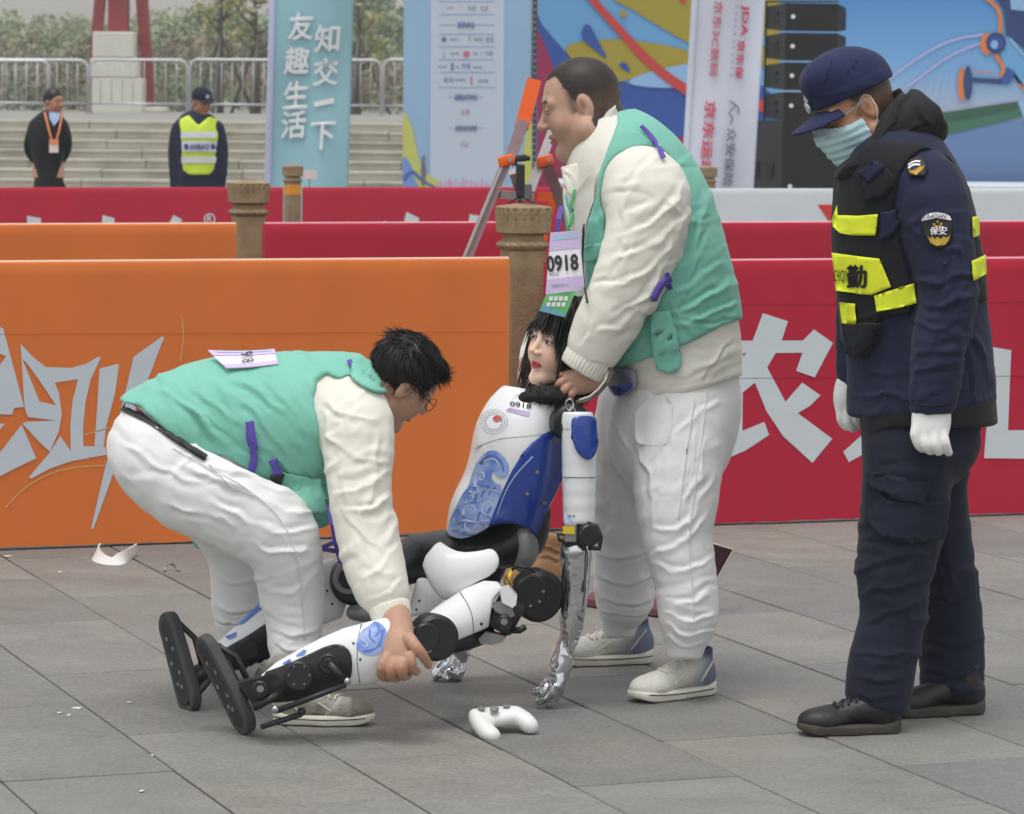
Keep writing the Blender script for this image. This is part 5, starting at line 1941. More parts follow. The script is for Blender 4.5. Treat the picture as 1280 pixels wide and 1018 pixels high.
stV = [([(905, 330), (880, 345), (850, 362), (822, 372)], 6, .006), ([(912, 352), (885, 372), (855, 388), (820, 396)], 6, .007), ([(918, 378), (890, 392), (860, 402), (835, 402)], 5, .006),
       ([(895, 290), (875, 320), (858, 350)], 6, .004), ([(880, 245), (878, 290), (870, 330)], 7, .005), ([(770, 450), (800, 430), (840, 410)], 5, .005), ([(860, 395), (890, 400), (918, 395)], 4, .004),
       ([(790, 160), (820, 182), (845, 215)], 4, .003), ([(835, 375), (850, 395), (868, 420)], 5, .005), ([(800, 400), (822, 412), (850, 420)], 5, .004)]
vestS = sdf_obj('vest', vest, torsoS.lo - .03, torsoS.hi + .03, .0056, M_teal_v, S, 2, folds(stV + wrinkles(34, (815, 180, 920, 430), 150, 26, (25, 75), (4, 6), (.0018, .0042), 3) + wrinkles(10, (735, 230, 765, 450), 100, 20, (20, 50), (3, 5), (.0015, .003), 4), .004, (10, 10, 8), 8, .0022, (22, 22, 14)))
# small bag hump and the strap tails of the vest
for pts, w in (([(800, 160), (812, 172), (822, 186), (828, 200)], 5), ([(815, 375), (820, 362), (828, 350), (833, 345)], 7), ([(838, 362), (834, 348), (830, 340)], 5)):
    strap('purple_strap', pts, w, [vestS, jackS], M_purple, vestS, .008)
tailS = patch('strap_tail', [bezier_round([(812, 396), (829, 384), (840, 392), (851, 440), (853, 458), (843, 467), (826, 465), (820, 455)], 2)], [vestS, jackS], M_teal_v, vestS, .016, 5, SY_, .006)
patch('chest_pocket', [[(733, 308), (756, 302), (752, 322), (744, 326), (733, 326)]], [vestS], M_teal_v, vestS, .007, 4, SY_, .004)
strap('zip', [(735, 280), (733, 300), (733, 340), (738, 380)], 2.2, [vestS, jackS], M_ink, vestS, .012)
strap('zip_tape', [(724, 236), (718, 262), (714, 290)], 3.0, [vestS, jackS], mat('green_zip', srgb(110, 220, 150), .6), vestS, .014)
MB().ribbon([W(702, 258, 9.42), W(698, 274, 9.40), W(697, 294, 9.40)], .014, (1, 0, 0)).build('purple_strap', M_purple, vestS)
pouS = patch('belt_pouch', [bezier_round([(766, 462), (785, 458), (800, 462), (800, 484), (786, 494), (772, 492), (764, 476)], 1)], [jackS], mat('pouch_grey', srgb(150, 152, 176), .35, trans=.2), S, .012, 4, SY_, .01)
patch('blue_print', [[(768, 482), (798, 476), (799, 486), (786, 493), (774, 493)]], [pouS], mat('pouch_blue', srgb(70, 84, 168), .4), pouS, .013, 4, SY_)

# trousers
hipS = G_px([(852, 470, SY_, 70, .18), (848, 505, SY_, 78, .185), (838, 545, SY_, 80, .185)])
lgS = G_px([(852, 510, 9.46, 60, .12), (850, 560, 9.42, 56, .118), (846, 620, 9.39, 52, .112), (845, 670, 9.37, 44, .10), (855, 718, 9.355, 39, .092), (860, 758, 9.345, 37, .088), (860, 778, 9.34, 34, .080), (858, 793, 9.34, 26, .060), (857, 806, 9.34, 21, .048), (856, 818, 9.34, 20, .045)])
lgS2 = G_px([(800, 515, 9.66, 55, .12), (788, 560, 9.70, 47, .115), (783, 620, 9.74, 43, .11), (782, 680, 9.78, 38, .10), (781, 730, 9.81, 36, .092), (781, 748, 9.82, 34, .086), (777, 764, 9.83, 25, .06), (775, 778, 9.835, 19, .045), (774, 792, 9.84, 18, .042)])


def pant(P):
    d = smin(hipS(P), lgS(P), .03)
    d = smin(d, lgS2(P), .02)
    d = smax(d, poly_sdf(P, [(600, 474), (1000, 445), (1000, 830), (820, 822), (818, 797), (600, 797)], SY_), .006)
    return d


stP = [([(900, 500), (862, 520), (838, 560), (830, 600)], 8, .006), ([(795, 545), (812, 580), (815, 640), (812, 670)], 8, .005), ([(888, 590), (868, 640), (845, 665), (815, 660)], 7, .007), ([(884, 640), (860, 672), (835, 690), (818, 690)], 7, .007),
       ([(890, 690), (862, 712), (835, 715), (822, 705)], 6, .006), ([(892, 740), (862, 752), (832, 748)], 6, .007), ([(893, 765), (860, 775), (830, 764)], 5, .009), ([(893, 785), (860, 793), (828, 783)], 4.5, .009), ([(880, 803), (858, 806), (834, 798)], 4, .007),
       ([(745, 560), (760, 610), (765, 660)], 7, .005), ([(748, 690), (775, 700), (808, 690)], 6, .006), ([(748, 725), (775, 735), (812, 722)], 5, .007), ([(750, 745), (780, 756), (812, 745)], 5, .009), ([(752, 763), (778, 772), (808, 763)], 4, .008),
       ([(872, 510), (866, 580), (858, 650), (852, 700)], 2.5, .003), ([(880, 545), (872, 600), (850, 640)], 6, .005), ([(765, 520), (778, 545), (788, 560)], 6, .006)]
lo, hi = bounds(hipS, lgS, lgS2)
pantS = sdf_obj('trousers', pant, lo, hi, .0052, M_wpant, S, 2, folds(stP + wrinkles(26, (800, 500, 900, 700), 125, 28, (25, 80), (5, 8), (.001, .0024), 5) + wrinkles(12, (822, 690, 895, 800), 170, 22, (20, 50), (4, 6), (.0015, .003), 6) + wrinkles(18, (745, 510, 815, 770), 100, 35, (25, 60), (5, 7), (.001, .0024), 7), .004, (8, 8, 5), 13, .0022, (15, 15, 9)))
patch('back_pocket', [bezier_round([(795, 505), (843, 492), (838, 552), (826, 558), (800, 556), (794, 548)], 1)], [pantS], M_wpant, pantS, .0018, 5, SY_)

strap('side_seam', [(884, 480), (878, 540), (868, 610), (860, 680), (866, 740), (868, 790)], .9, [pantS], M_wpant, pantS, .002, SY_)
strap('side_seam', [(868, 500), (856, 580), (848, 650)], .8, [pantS], M_wpant, pantS, .002, SY_)


def paintS(L):
    x = L[:, 0]; z = L[:, 2]
    C = np.tile(np.array(srgb(214, 212, 204)), (len(L), 1))
    w = sst(.125, .05, x + .4 * (z - .05))
    C = mixc(C, srgb(112, 122, 146), w)
    C = mixc(C, srgb(62, 72, 104), sst(.09, .115, z) * sst(.12, .05, x))
    return C


shoe((893, 866), (786, 879), S, M_shoe, M_sole_w, paintS, M_lace, ankle=.125, fat=1.05)
shoe((818, 828), (688, 832), S, M_shoe, M_sole_w, paintS, M_lace, ankle=.12)

# number bib on the chest, and the little card under it
def bibfn(x, y, off=0.0):
    u = (x - 684) / 48; v = (y - 288) / 80
    return W(x, y, 9.30 + .05 * abs(u - .5) ** 1.5 - .02 * v - off)
bS, uvS = bib('number_bib', [(688, 291), (724, 288), (731, 362), (682, 368)], bibfn, S, '918', 0)
text('bib_number', '0918', lambda x, y: bibfn(x, y, .003), (703, 329), 1, M_ink, bS, ang=-4, bold=.03, fit=(39, 19))
for i, (y, t) in enumerate(((343, '天宝队'), (357, '河南京东人'))):
    text('bib_small_text', t, lambda x, y: bibfn(x, y, .003), (692 + i * 8, y), 1, MATS['board_dark_text'] if i == 0 else mat('bib_green_ink', srgb(84, 150, 110), .6), bS, ang=-4, fit=(12 + i * 10, 4.2))
def cardfn(x, y, off=0.0): return W(x, y, 9.285 - off)
gc = flat('lanyard_card', [[(683, 368), (720, 364), (706, 397), (674, 389)]], lambda x, y: cardfn(x, y), mat('card_green', srgb(112, 190, 124), .4), S)
sm = gc.modifiers.new('thickness', 'SOLIDIFY'); sm.thickness = .0015; sm.offset = 0
for i in range(2):
    for j in range(4):
        cx_, cy_ = 688 + j * 6.2 - i * 3 + 1, 373.5 + i * 7.4
        flat('card_box', [[(cx_ - 2.3, cy_ - 2.6), (cx_ + 2.4, cy_ - 2.9), (cx_ + 1.7, cy_ + 2.4), (cx_ - 2.9, cy_ + 2.7)]], lambda x, y: cardfn(x, y, .004), M_paper, gc)
flat('card_wave', [[(674.5, 388.5), (681, 380.5), (688, 386), (696, 388), (706, 392), (705.5, 396.5)]], lambda x, y: cardfn(x, y, .003), mat('card_blue', srgb(110, 170, 190), .4), gc)

# ------------------------------------------------------------------ the bending man
B = empty('person', on_ground(330, 890), 'dark-haired man in teal vest and white trousers bending over to grip the robot leg', 'person')
BY_ = 9.17
skinB = np.array(srgb(184, 144, 122))
BHP = W(501, 477, 9.10)
hdB = make_head('head', BHP, (.70, .40, -.59), (.45, -.1, .9), (.95, .98, 1.03), M_skin, B, dict(skin=skinB), dict(jaw=1.0, neck_dir=(-.10, 0, -.13), neck_r=.055), zcut=-.14, h=.0032)
hB = hand_arrays([
    [(483, 822, 8.67, 7, .013), (478, 835, 8.66, 6.6, .012), (478, 845, 8.69, 6, .011), (486, 848, 8.74, 5, .010)],
    [(493, 828, 8.655, 7, .013), (489, 839, 8.65, 6.6, .012), (490, 847, 8.68, 6, .011), (498, 848, 8.73, 5, .010)],
    [(503, 828, 8.65, 7, .013), (502, 838, 8.645, 6.6, .012), (504, 845, 8.675, 6, .011), (510, 845, 8.73, 5, .010)],
    [(512, 820, 8.655, 7, .013), (514, 830, 8.65, 6.4, .012), (517, 838, 8.675, 5.6, .011), (521, 840, 8.72, 5, .010)],
    [(511, 798, 8.68, 8, .016), (520, 809, 8.66, 7, .014), (528, 819, 8.665, 6.2, .012), (534, 828, 8.69, 5.2, .010), (536, 832, 8.71, 4.6, .009)],
], skinB, palm=[[(495, 768, 8.76, 17, .028), (497, 785, 8.735, 18, .027), (498, 805, 8.70, 19, .026), (497, 822, 8.68, 18, .022)]], nails=((480, 836, 8), (490, 840, 8), (503, 839, 8), (515, 830, 7), (524, 815, 8)))
aB = tube_arrays([(445, 505, 8.99, 22, .05), (448, 640, 8.88, 18, .04), (495, 772, 8.765, 12, .025)], skinB)
cB = tube_arrays([(490, 510, 9.1, 20, .045), (430, 500, BY_, 35, .12), (200, 560, BY_, 55, .12)], skinB)
s2 = tube_arrays([(445, 505, 8.99, 22, .05), (440, 520, BY_, 25, .06), (445, 530, 9.36, 20, .05), (455, 640, 9.42, 18, .04), (440, 740, 9.35, 12, .025)], skinB)
bodyB = join_body('body', [hdB[:3], hB, aB, cB, s2], M_skin, B)

torB = G_px([(478, 500, 9.12, 30, .09), (446, 502, BY_, 52, .17), (410, 515, BY_, 70, .20), (370, 530, BY_, 84, .205), (320, 535, BY_, 86, .20), (270, 535, BY_, 80, .195), (225, 538, BY_, 66, .19), (185, 545, BY_, 54, .18)])
slB = G_px([(440, 508, 9.02, 42, .07), (447, 530, 8.98, 45, .078), (448, 570, 8.95, 43, .078), (449, 615, 8.92, 38, .075), (455, 650, 8.90, 37, .072), (464, 690, 8.87, 37, .07), (475, 728, 8.83, 33, .066), (482, 744, 8.815, 29, .06)])
slB2 = G_px([(440, 535, 9.33, 40, .08), (452, 600, 9.42, 36, .07), (456, 660, 9.42, 32, .06), (445, 715, 9.38, 26, .05)])


def jackB_f(P):
    d = smin(torB(P), slB(P), .03)
    d = smin(d, slB2(P), .02)
    d = smax(d, poly_sdf(P, [(152, 495), (300, 400), (520, 400), (560, 800), (430, 800), (400, 690), (368, 622), (300, 598), (220, 552), (170, 508)], BY_), .006)
    return smax(d, -rcone(P, W(470, 495, 9.1), W(520, 490, 9.1), .065, .10), .01)


stJB = [([(405, 500), (430, 520), (470, 528)], 7, .005), ([(410, 545), (440, 570), (480, 580)], 7, .006), ([(480, 590), (455, 612), (422, 618)], 8, .008), ([(482, 622), (460, 640), (428, 640)], 7, .010), ([(430, 640), (452, 668), (485, 690)], 7, .007),
        ([(498, 680), (478, 705), (452, 722)], 8, .007), ([(500, 725), (485, 745), (462, 752)], 5, .004), ([(470, 762), (488, 760), (508, 754)], 3, .005), ([(440, 520), (428, 580), (434, 640)], 8, .005), ([(470, 540), (465, 600), (450, 650), (470, 720)], 7, .006),
        ([(190, 515), (240, 555), (300, 590)], 5, .004)]
lo, hi = bounds(torB, slB, slB2)
jackB = sdf_obj('jacket', jackB_f, lo, hi, .0052, M_cream, B, 2, folds(stJB + wrinkles(34, (405, 480, 500, 750), 125, 35, (25, 75), (4, 7), (.0018, .0045), 8), .004, (9, 9, 7), 23, .0022, (18, 18, 12)))


cuff([(486, 757, 8.80, 25, .054), (489, 767, 8.792, 22.5, .050), (492, 777, 8.785, 20.5, .046)], jackB)


def vestB_f(P):
    d = torB(P, .012)
    d = smin(d, ellipsoid(P, W(385, 625, 9.12), (.10, .14, .075)), .04)
    hem = poly_sdf(P, [(150, 498), (158, 490), (200, 440), (300, 405), (420, 415), (458, 448), (476, 470), (482, 494), (470, 497), (450, 492), (430, 478), (408, 466), (396, 474), (391, 496), (397, 528), (405, 562), (414, 610), (420, 640), (424, 662), (405, 664), (386, 657), (352, 630), (322, 597), (282, 571), (250, 566), (225, 552), (196, 526), (176, 508), (152, 503)], BY_)
    d = smax(d, hem, .006)
    d = smax(d, -np.minimum(slB(P, .008), slB2(P, .010)), .006)
    return smax(d, -torB(P, -.006), .004)


stVB = [([(300, 500), (340, 540), (380, 600)], 8, .006), ([(330, 470), (370, 520), (400, 570)], 7, .005), ([(262, 520), (300, 556), (340, 590)], 7, .006), ([(220, 500), (262, 530), (285, 565)], 8, .007), ([(345, 575), (375, 600), (410, 618)], 6, .008),
        ([(352, 600), (380, 618), (415, 630)], 5, .007), ([(360, 622), (385, 640), (415, 648)], 5, .006), ([(290, 470), (340, 500), (375, 540)], 7, .004), ([(235, 480), (290, 515), (320, 560)], 7, .005), ([(372, 560), (388, 590), (400, 620)], 6, .006),
        ([(200, 490), (240, 508), (262, 540)], 6, .004)]
vestB = sdf_obj('vest', vestB_f, torB.lo - .1, torB.hi + .05, .0058, M_teal_v, B, 2, folds(stVB + wrinkles(60, (170, 445, 420, 650), 48, 14, (30, 95), (4, 7), (.0016, .0042), 9), .004, (10, 10, 8), 28, .0024, (18, 18, 18)))
cB_ = Chain([(452, 462, 9.02, 9, .02), (468, 474, 9.0, 9, .02), (479, 490, 9.02, 8, .02)], 3)
strap('purple_strap', [(312, 528), (315, 545), (319, 560), (316, 582), (311, 606)], 9, [vestB, jackB], M_purple, vestB, .012, 9.0)
strap('purple_strap', [(341, 573), (345, 584), (346, 592)], 11, [vestB], M_purple, vestB, .010, 9.0)
patch('buckle', [[(338, 590), (353, 590), (354, 608), (340, 609)]], [vestB], M_blk2, vestB, .012, 4, 9.0, .005)
strap('hem_tape', [(343, 605), (360, 622), (384, 640)], 3, [vestB], M_teal_v, vestB, .012, 9.0)
strap('purple_strap', [(436, 453), (440, 460), (443, 468)], 6, [vestB], M_purple, vestB, .006, 9.0)
MB().ribbon([W(413, 632, 8.95), W(418, 655, 8.93), W(422, 680, 8.95), W(428, 702, 9.0), W(436, 706, 9.02)], .022, (1, 0, .2)).build('hanging_strap', M_purple, vestB)
MB().ribbon([W(436, 706, 9.02), W(425, 690, 9.1), W(400, 686, 9.2), W(418, 678, 9.22)], .012, (0, .3, 1)).build('hanging_strap', M_purple, vestB)
MB().prism([W(x, y, 9.35) for x, y in bezier_round([(240, 655), (266, 658), (267, 676), (256, 687), (244, 686), (239, 676)], 2)], (0, .012, 0)).build('strap_tail', M_teal_v, vestB)
patch('collar_flap', [bezier_round([(440, 454), (458, 452), (474, 468), (483, 493), (470, 495), (452, 487), (436, 474)], 1)], [vestB, jackB], M_teal_v, vestB, .010, 4, 9.0, .005)
patch('chest_pocket', [[(352, 588), (400, 600), (408, 640), (372, 640), (352, 622)]], [vestB], M_teal_v, vestB, .006, 4, 9.0, .004)
# bib on his back
def bibB(x, y, off=0.0): return cast([BVH[vestB.name]], x, y, .006 + off, 9.1)
def bibB2(x, y, off=0.0):
    # lies on the upper side of the back
    u = (x - 262) / 85; v = (y - 441) / 24
    return W(x, y, 9.13 - .10 * v - off) + Vector((0, 0, .010 - .004 * math.sin(u * 3.1) + off))
bB, uvB = bib('number_bib', [(260, 443), (343, 441), (348, 460), (283, 464)], bibB2, B, '918', 0)
text('bib_number', '918', lambda x, y: bibB2(x, y, .003), (309, 450.5), 1, M_ink, bB, ang=80, bold=.0, fit=(13, 15))

hipB = G_px([(236, 545, BY_, 62, .18), (200, 556, BY_, 62, .185), (178, 560, BY_, 44, .15)])
lgB = G_px([(200, 572, 9.06, 62, .12), (240, 605, 9.02, 62, .115), (285, 625, 8.99, 60, .11), (325, 648, 8.97, 56, .10), (352, 676, 8.97, 47, .09), (360, 710, 9.0, 41, .085), (364, 745, 9.02, 39, .08), (368, 780, 9.02, 34, .074), (367, 803, 9.01, 32, .07), (368, 818, 9.0, 27, .06), (372, 850, 8.98, 22, .05)])
lgB2 = G_px([(210, 575, 9.30, 60, .115), (250, 610, 9.34, 56, .11), (285, 650, 9.37, 48, .10), (303, 690, 9.40, 42, .09), (306, 730, 9.42, 40, .08), (303, 765, 9.43, 36, .074), (301, 786, 9.43, 27, .055), (301, 830, 9.43, 22, .048)])


def pantB_f(P):
    d = smin(hipB(P), lgB(P), .04)
    d = smin(d, lgB2(P), .03)
    return smax(d, poly_sdf(P, [(100, 495), (152, 508), (200, 534), (260, 566), (300, 585), (360, 610), (460, 690), (460, 858), (250, 850), (100, 700)], BY_), .006)


stPB = [([(390, 640), (350, 640), (310, 622), (280, 600)], 8, .007), ([(392, 662), (350, 668), (305, 650), (262, 630)], 8, .008), ([(385, 690), (345, 690), (310, 680)], 7, .008), ([(290, 590), (320, 605), (360, 620)], 6, .006), ([(225, 580), (270, 596), (315, 625)], 7, .005),
        ([(160, 560), (200, 590), (250, 600)], 9, .004), ([(205, 630), (250, 640), (290, 660)], 7, .006), ([(398, 712), (370, 735), (335, 742)], 7, .006), ([(330, 760), (352, 778), (380, 780)], 6, .006), ([(338, 788), (365, 795), (398, 786)], 4.5, .009), ([(340, 806), (366, 812), (394, 804)], 4, .008),
        ([(330, 640), (368, 690), (382, 740), (384, 790)], 2.5, .003), ([(275, 720), (300, 730), (335, 722)], 6, .006), ([(270, 755), (300, 764), (330, 756)], 5, .008), ([(272, 772), (300, 780), (326, 772)], 4, .008), ([(250, 575), (300, 600), (345, 600)], 5, .004), ([(270, 540), (240, 560), (215, 600)], 8, .004)]
lo, hi = bounds(hipB, lgB, lgB2)
pantB = sdf_obj('trousers', pantB_f, lo, hi, .0052, M_wpant, B, 2, folds(stPB + wrinkles(36, (140, 530, 390, 690), 24, 16, (35, 110), (5, 8), (.001, .0024), 10) + wrinkles(18, (320, 690, 402, 820), 165, 25, (22, 55), (4, 7), (.0015, .003), 11) + wrinkles(12, (265, 680, 335, 800), 5, 25, (22, 50), (4, 7), (.0018, .004), 12), .004, (8, 8, 6), 33, .0022, (15, 15, 10)))
beltB = strap('belt', [(151, 509), (164, 516), (190, 528), (222, 552), (258, 574)], 8, [pantB, jackB], M_belt, pantB, .005, BY_)

strap('side_seam', [(215, 560), (270, 590), (320, 618), (352, 648), (370, 690), (378, 740), (380, 800)], .9, [pantB], M_wpant, pantB, .002, BY_)
strap('pocket_seam', [(262, 580), (285, 606), (318, 620)], .9, [pantB], M_wpant, pantB, .002, BY_)


def paintB(L):
    x, y, z = L[:, 0], L[:, 1], L[:, 2]
    C = np.tile(np.array(srgb(146, 144, 134)), (len(L), 1))
    C = mixc(C, srgb(176, 174, 164), sst(.1, -.1, vnoise(L * np.array([30, 20, 40]), 4)) * .8)
    C = mixc(C, srgb(120, 118, 106), sst(.21, .225, x))
    C = mixc(C, srgb(196, 194, 188), np.exp(-((x - .17 - (z - .05) * .8) / .006) ** 2))
    return C


shoe((339, 904), (470, 906), B, M_shoe, M_sole_w, paintB, M_lace, ankle=.12, fat=1.05)
shoe((262, 858), (372, 850), B, M_shoe, M_sole_w, paintB, None, ankle=.12)
# hair
tf, RB, scB = hdB[3], hdB[4], hdB[5]


def hairB_f(P):
    d = ellipsoid(P, (-.016, 0, .038), (.102, .084, .090))
    d = smin(d, ellipsoid(P, (.05, 0, .072), (.048, .06, .034)), .03)
    cut = np.maximum(P[:, 0] - .062 - .5 * np.maximum(P[:, 2] - .05, 0), -.062 - P[:, 2])
    d = smax(d, cut, .012)
    side = np.maximum(np.abs(P[:, 1]) * 0 + (.018 + .45 * (P[:, 0] - .0)) - P[:, 2], P[:, 0] - .2)
    # keep the ears free
    d = smax(d, -(ellipsoid(P * np.array([1, 1, 1], np.float32), (.012, .085, -.02), (.034, .05, .040))), .008)
    d = smax(d, -(ellipsoid(P, (.012, -.085, -.02), (.034, .05, .040))), .008)
    d = smax(d, -ellipsoid(P, (.10, 0, -.015), (.062, .12, .06)), .01)
    return d


Vh, Qh = sdf_arrays(hairB_f, (-.14, -.11, -.08), (.13, .11, .15), .003, 1, lambda V, N: .002 * vnoise(V * 40, 2))
hairB = mesh('hair', (Vh * scB) @ RB.T + np.array(BHP), Qh, M_hair, B, True)
Nh = vnormals(Vh, Qh)
sel = rng.choice(len(Vh), 4200)
whorl = np.array([-.075, .0, .095])
fl = Vh[sel] - whorl; fl /= np.linalg.norm(fl, axis=1)[:, None] + 1e-6
fl = fl - Nh[sel] * (fl * Nh[sel]).sum(1)[:, None]; fl /= np.linalg.norm(fl, axis=1)[:, None] + 1e-6
dr = fl * 1.0 + Nh[sel] * .02
Wr = (Vh[sel] * scB) @ RB.T + np.array(BHP)
hair_ribbons('hair_lock', Wr, dr @ RB.T, rng.uniform(.025, .045, len(sel)), .0015, M_hair, hairB, .02, .04)
tuft = Vh[(Vh[:, 0] < -.05) & (Vh[:, 2] > .07)]
ti = rng.choice(len(tuft), 160)
hair_ribbons('hair_tuft', (tuft[ti] * scB) @ RB.T + np.array(BHP), np.tile(np.array([-.9, -.1, .25]), (160, 1)), rng.uniform(.02, .042, 160), .0024, M_hair, hairB, -.1, .18)
# glasses
gl = MB()
for sy in (1, -1):
    c = (.104, .033 * sy, .004)
    ring = [tf((c[0] - abs(.018 * math.cos(t)) * .15, c[1] + .022 * math.cos(t), c[2] + .018 * math.sin(t))) for t in np.linspace(0, 2 * math.pi, 25)]
    gl.tube(ring, .0011, 6)
    gl.tube([tf((.100, .055 * sy, .008)), tf((.06, .074 * sy, .01)), tf((-.01, .082 * sy, .012))], .0012, 6)
gl.tube([tf((.106, .011, .006)), tf((.108, 0, .009)), tf((.106, -.011, .006))], .0011, 6)
glB = gl.build('spectacles', M_wire, B, smooth=True)

# ------------------------------------------------------------------ the guard
G = empty('person', on_ground(1120, 905), 'security guard in navy uniform, cap, face mask and fluorescent vest standing at right', 'person')
GY = 9.05
skinG = np.array(srgb(188, 140, 114))
gpos = W(1071, 137, 9.06)
hdG = make_head('head', gpos, (-.86, -.16, -.46), (-.30, 0, .95), (1.05, 1.06, 1.1), M_skin, G, dict(skin=skinG, hair=srgb(24, 22, 22), buzz=True), dict(jaw=1.05, fat=.006, neck_dir=(-.10, 0, -.14), neck_r=.058), zcut=-.16, h=.003)
tfG, RG, scG = hdG[3], hdG[4], hdG[5]
gnear = hand_arrays([
    [(1146, 540, 8.80, 6.6, .013), (1147, 552, 8.79, 6.3, .012), (1153, 560, 8.80, 5.8, .011), (1159, 558, 8.83, 5.2, .010)],
    [(1156, 543, 8.785, 6.6, .013), (1157, 556, 8.775, 6.3, .012), (1163, 563, 8.79, 5.8, .011), (1168, 560, 8.82, 5.2, .010)],
    [(1167, 544, 8.78, 6.6, .013), (1168, 556, 8.77, 6.3, .012), (1173, 564, 8.785, 5.8, .011), (1177, 560, 8.82, 5.2, .010)],
    [(1178, 543, 8.785, 6.4, .013), (1181, 554, 8.775, 6.1, .012), (1184, 563, 8.79, 5.4, .011), (1186, 566, 8.81, 4.6, .010)],
    [(1148, 530, 8.80, 7, .014), (1144, 543, 8.79, 6.2, .013), (1148, 554, 8.79, 5.4, .011)],
], (.7, .7, .69), palm=[[(1165, 512, 8.82, 22, .034), (1164, 526, 8.81, 23, .033), (1163, 540, 8.80, 21, .028), (1163, 548, 8.80, 18, .02)]])
gfar = hand_arrays([
    [(1052, 512, 9.24, 6, .012), (1052, 524, 9.235, 6, .012), (1058, 533, 9.24, 5.4, .011), (1064, 531, 9.25, 5, .010)],
    [(1059, 514, 9.23, 6, .012), (1060, 527, 9.225, 6, .012), (1065, 535, 9.23, 5.4, .011), (1070, 532, 9.24, 5, .010)],
    [(1066, 513, 9.235, 6, .012), (1068, 525, 9.23, 6, .012), (1072, 532, 9.235, 5, .011)],
], (.7, .7, .69), palm=[[(1061, 476, 9.26, 14, .026), (1057, 495, 9.25, 14, .028), (1058, 512, 9.245, 13, .022)]])
bodyG = join_body('body', [hdG[:3], tube_arrays([(1092, 165, GY, 24, .055), (1120, 225, GY, 45, .13), (1150, 520, GY, 60, .12)], skinG),
                           tube_arrays([(1165, 240, 8.88, 25, .05), (1180, 370, 8.85, 20, .045), (1165, 525, 8.82, 13, .024)], skinG), tube_arrays([(1165, 240, 8.88, 25, .05), (1120, 235, GY, 40, .08), (1100, 245, 9.24, 25, .05), (1072, 350, 9.28, 18, .04), (1060, 490, 9.25, 9, .02)], skinG)], M_skin, G)
for nm, arr in (('glove', gnear), ('glove', gfar)):
    go = mesh(nm, arr[0], arr[1], M_glove, G, True)
torG = G_px([(1112, 185, GY, 44, .11), (1122, 218, GY, 70, .19), (1130, 258, GY, 81, .195), (1134, 310, GY, 89, .19), (1138, 360, GY, 88, .19), (1144, 400, GY, 89, .19), (1149, 440, GY, 88, .19), (1152, 480, GY, 90, .19), (1154, 530, GY, 95, .195)])
slG = G_px([(1158, 228, 8.90, 40, .075), (1166, 255, 8.875, 45, .082), (1174, 300, 8.86, 43, .082), (1182, 345, 8.85, 38, .08), (1184, 380, 8.845, 36, .078), (1174, 425, 8.835, 33, .07), (1170, 470, 8.83, 31, .064), (1165, 514, 8.825, 27, .056)])
slG2 = G_px([(1105, 235, 9.22, 40, .08), (1085, 300, 9.28, 38, .075), (1078, 370, 9.29, 32, .065), (1070, 430, 9.28, 24, .055), (1063, 478, 9.265, 18, .045)])


def coatG(P):
    d = smin(torG(P), slG(P), .02)
    d = smin(d, slG2(P), .02)
    d = smax(d, poly_sdf(P, [(950, 150), (1300, 150), (1300, 495), (1248, 501), (1190, 517), (1142, 517), (1140, 520), (1076, 522), (1060, 518), (1056, 480), (1040, 478), (950, 470)], GY), .006)
    return smax(d, -rcone(P, W(1085, 140, GY), W(1100, 200, GY), .095, .07), .01)


stG = [([(1125, 270), (1150, 300), (1200, 320)], 8, .005), ([(1145, 345), (1175, 352), (1215, 342)], 7, .007), ([(1146, 372), (1175, 385), (1215, 372)], 7, .008), ([(1144, 400), (1170, 412), (1208, 400)], 6, .007), ([(1142, 435), (1165, 445), (1202, 440)], 6, .007), ([(1140, 470), (1165, 462), (1200, 452)], 6, .006),
       ([(1142, 500), (1165, 490), (1190, 482)], 5, .005), ([(1195, 300), (1190, 340), (1180, 380), (1160, 430)], 8, .005), ([(1210, 400), (1225, 440), (1240, 490)], 8, .005), ([(1070, 460), (1100, 470), (1135, 465)], 7, .004), ([(1065, 495), (1100, 490), (1135, 500)], 6, .004), ([(1208, 440), (1216, 470), (1220, 500)], 5, .006)]
lo, hi = bounds(torG, slG, slG2)
coat = sdf_obj('uniform_jacket', coatG, lo, hi, .0062, M_navy, G, 2, folds(stG + wrinkles(30, (1140, 240, 1216, 505), 160, 30, (22, 60), (4, 7), (.002, .0048), 13) + wrinkles(22, (1060, 390, 1245, 515), 95, 30, (25, 70), (5, 8), (.0018, .004), 14), .004, (8, 8, 6), 43, .0028, (18, 18, 12)))
cuf = strap('sleeve_hem', [(1141, 505), (1165, 508), (1189, 503)], 2.2, [coat], M_navyp, coat, .003, 8.8)


def underG(P):
    d = torG(P, -.002)
    return smax(d, poly_sdf(P, [(1060, 500), (1260, 480), (1255, 530), (1230, 535), (1120, 535), (1098, 542), (1092, 551), (1085, 548), (1075, 522)], GY), .006)


under = sdf_obj('lower_jacket', underG, torG.lo - .02, torG.hi + .02, .006, M_blackc, G, 2, folds([], .004, (10, 10, 6), 3))


def vestG(P):
    d = torG(P, .013)
    d = smax(d, poly_sdf(P, [(1030, 232), (1050, 205), (1092, 175), (1150, 178), (1188, 196), (1212, 235), (1222, 280), (1232, 330), (1234, 376), (1212, 378), (1150, 392), (1100, 398), (1092, 425), (1080, 445), (1062, 444), (1052, 425), (1044, 360)], GY), .006)
    d = smax(d, -np.minimum(slG(P, .010), slG2(P, .02)), .006)
    d = smax(d, -rcone(P, W(1080, 120, GY), W(1100, 200, GY), .105, .08), .01)
    return smax(d, -torG(P, -.005), .004)


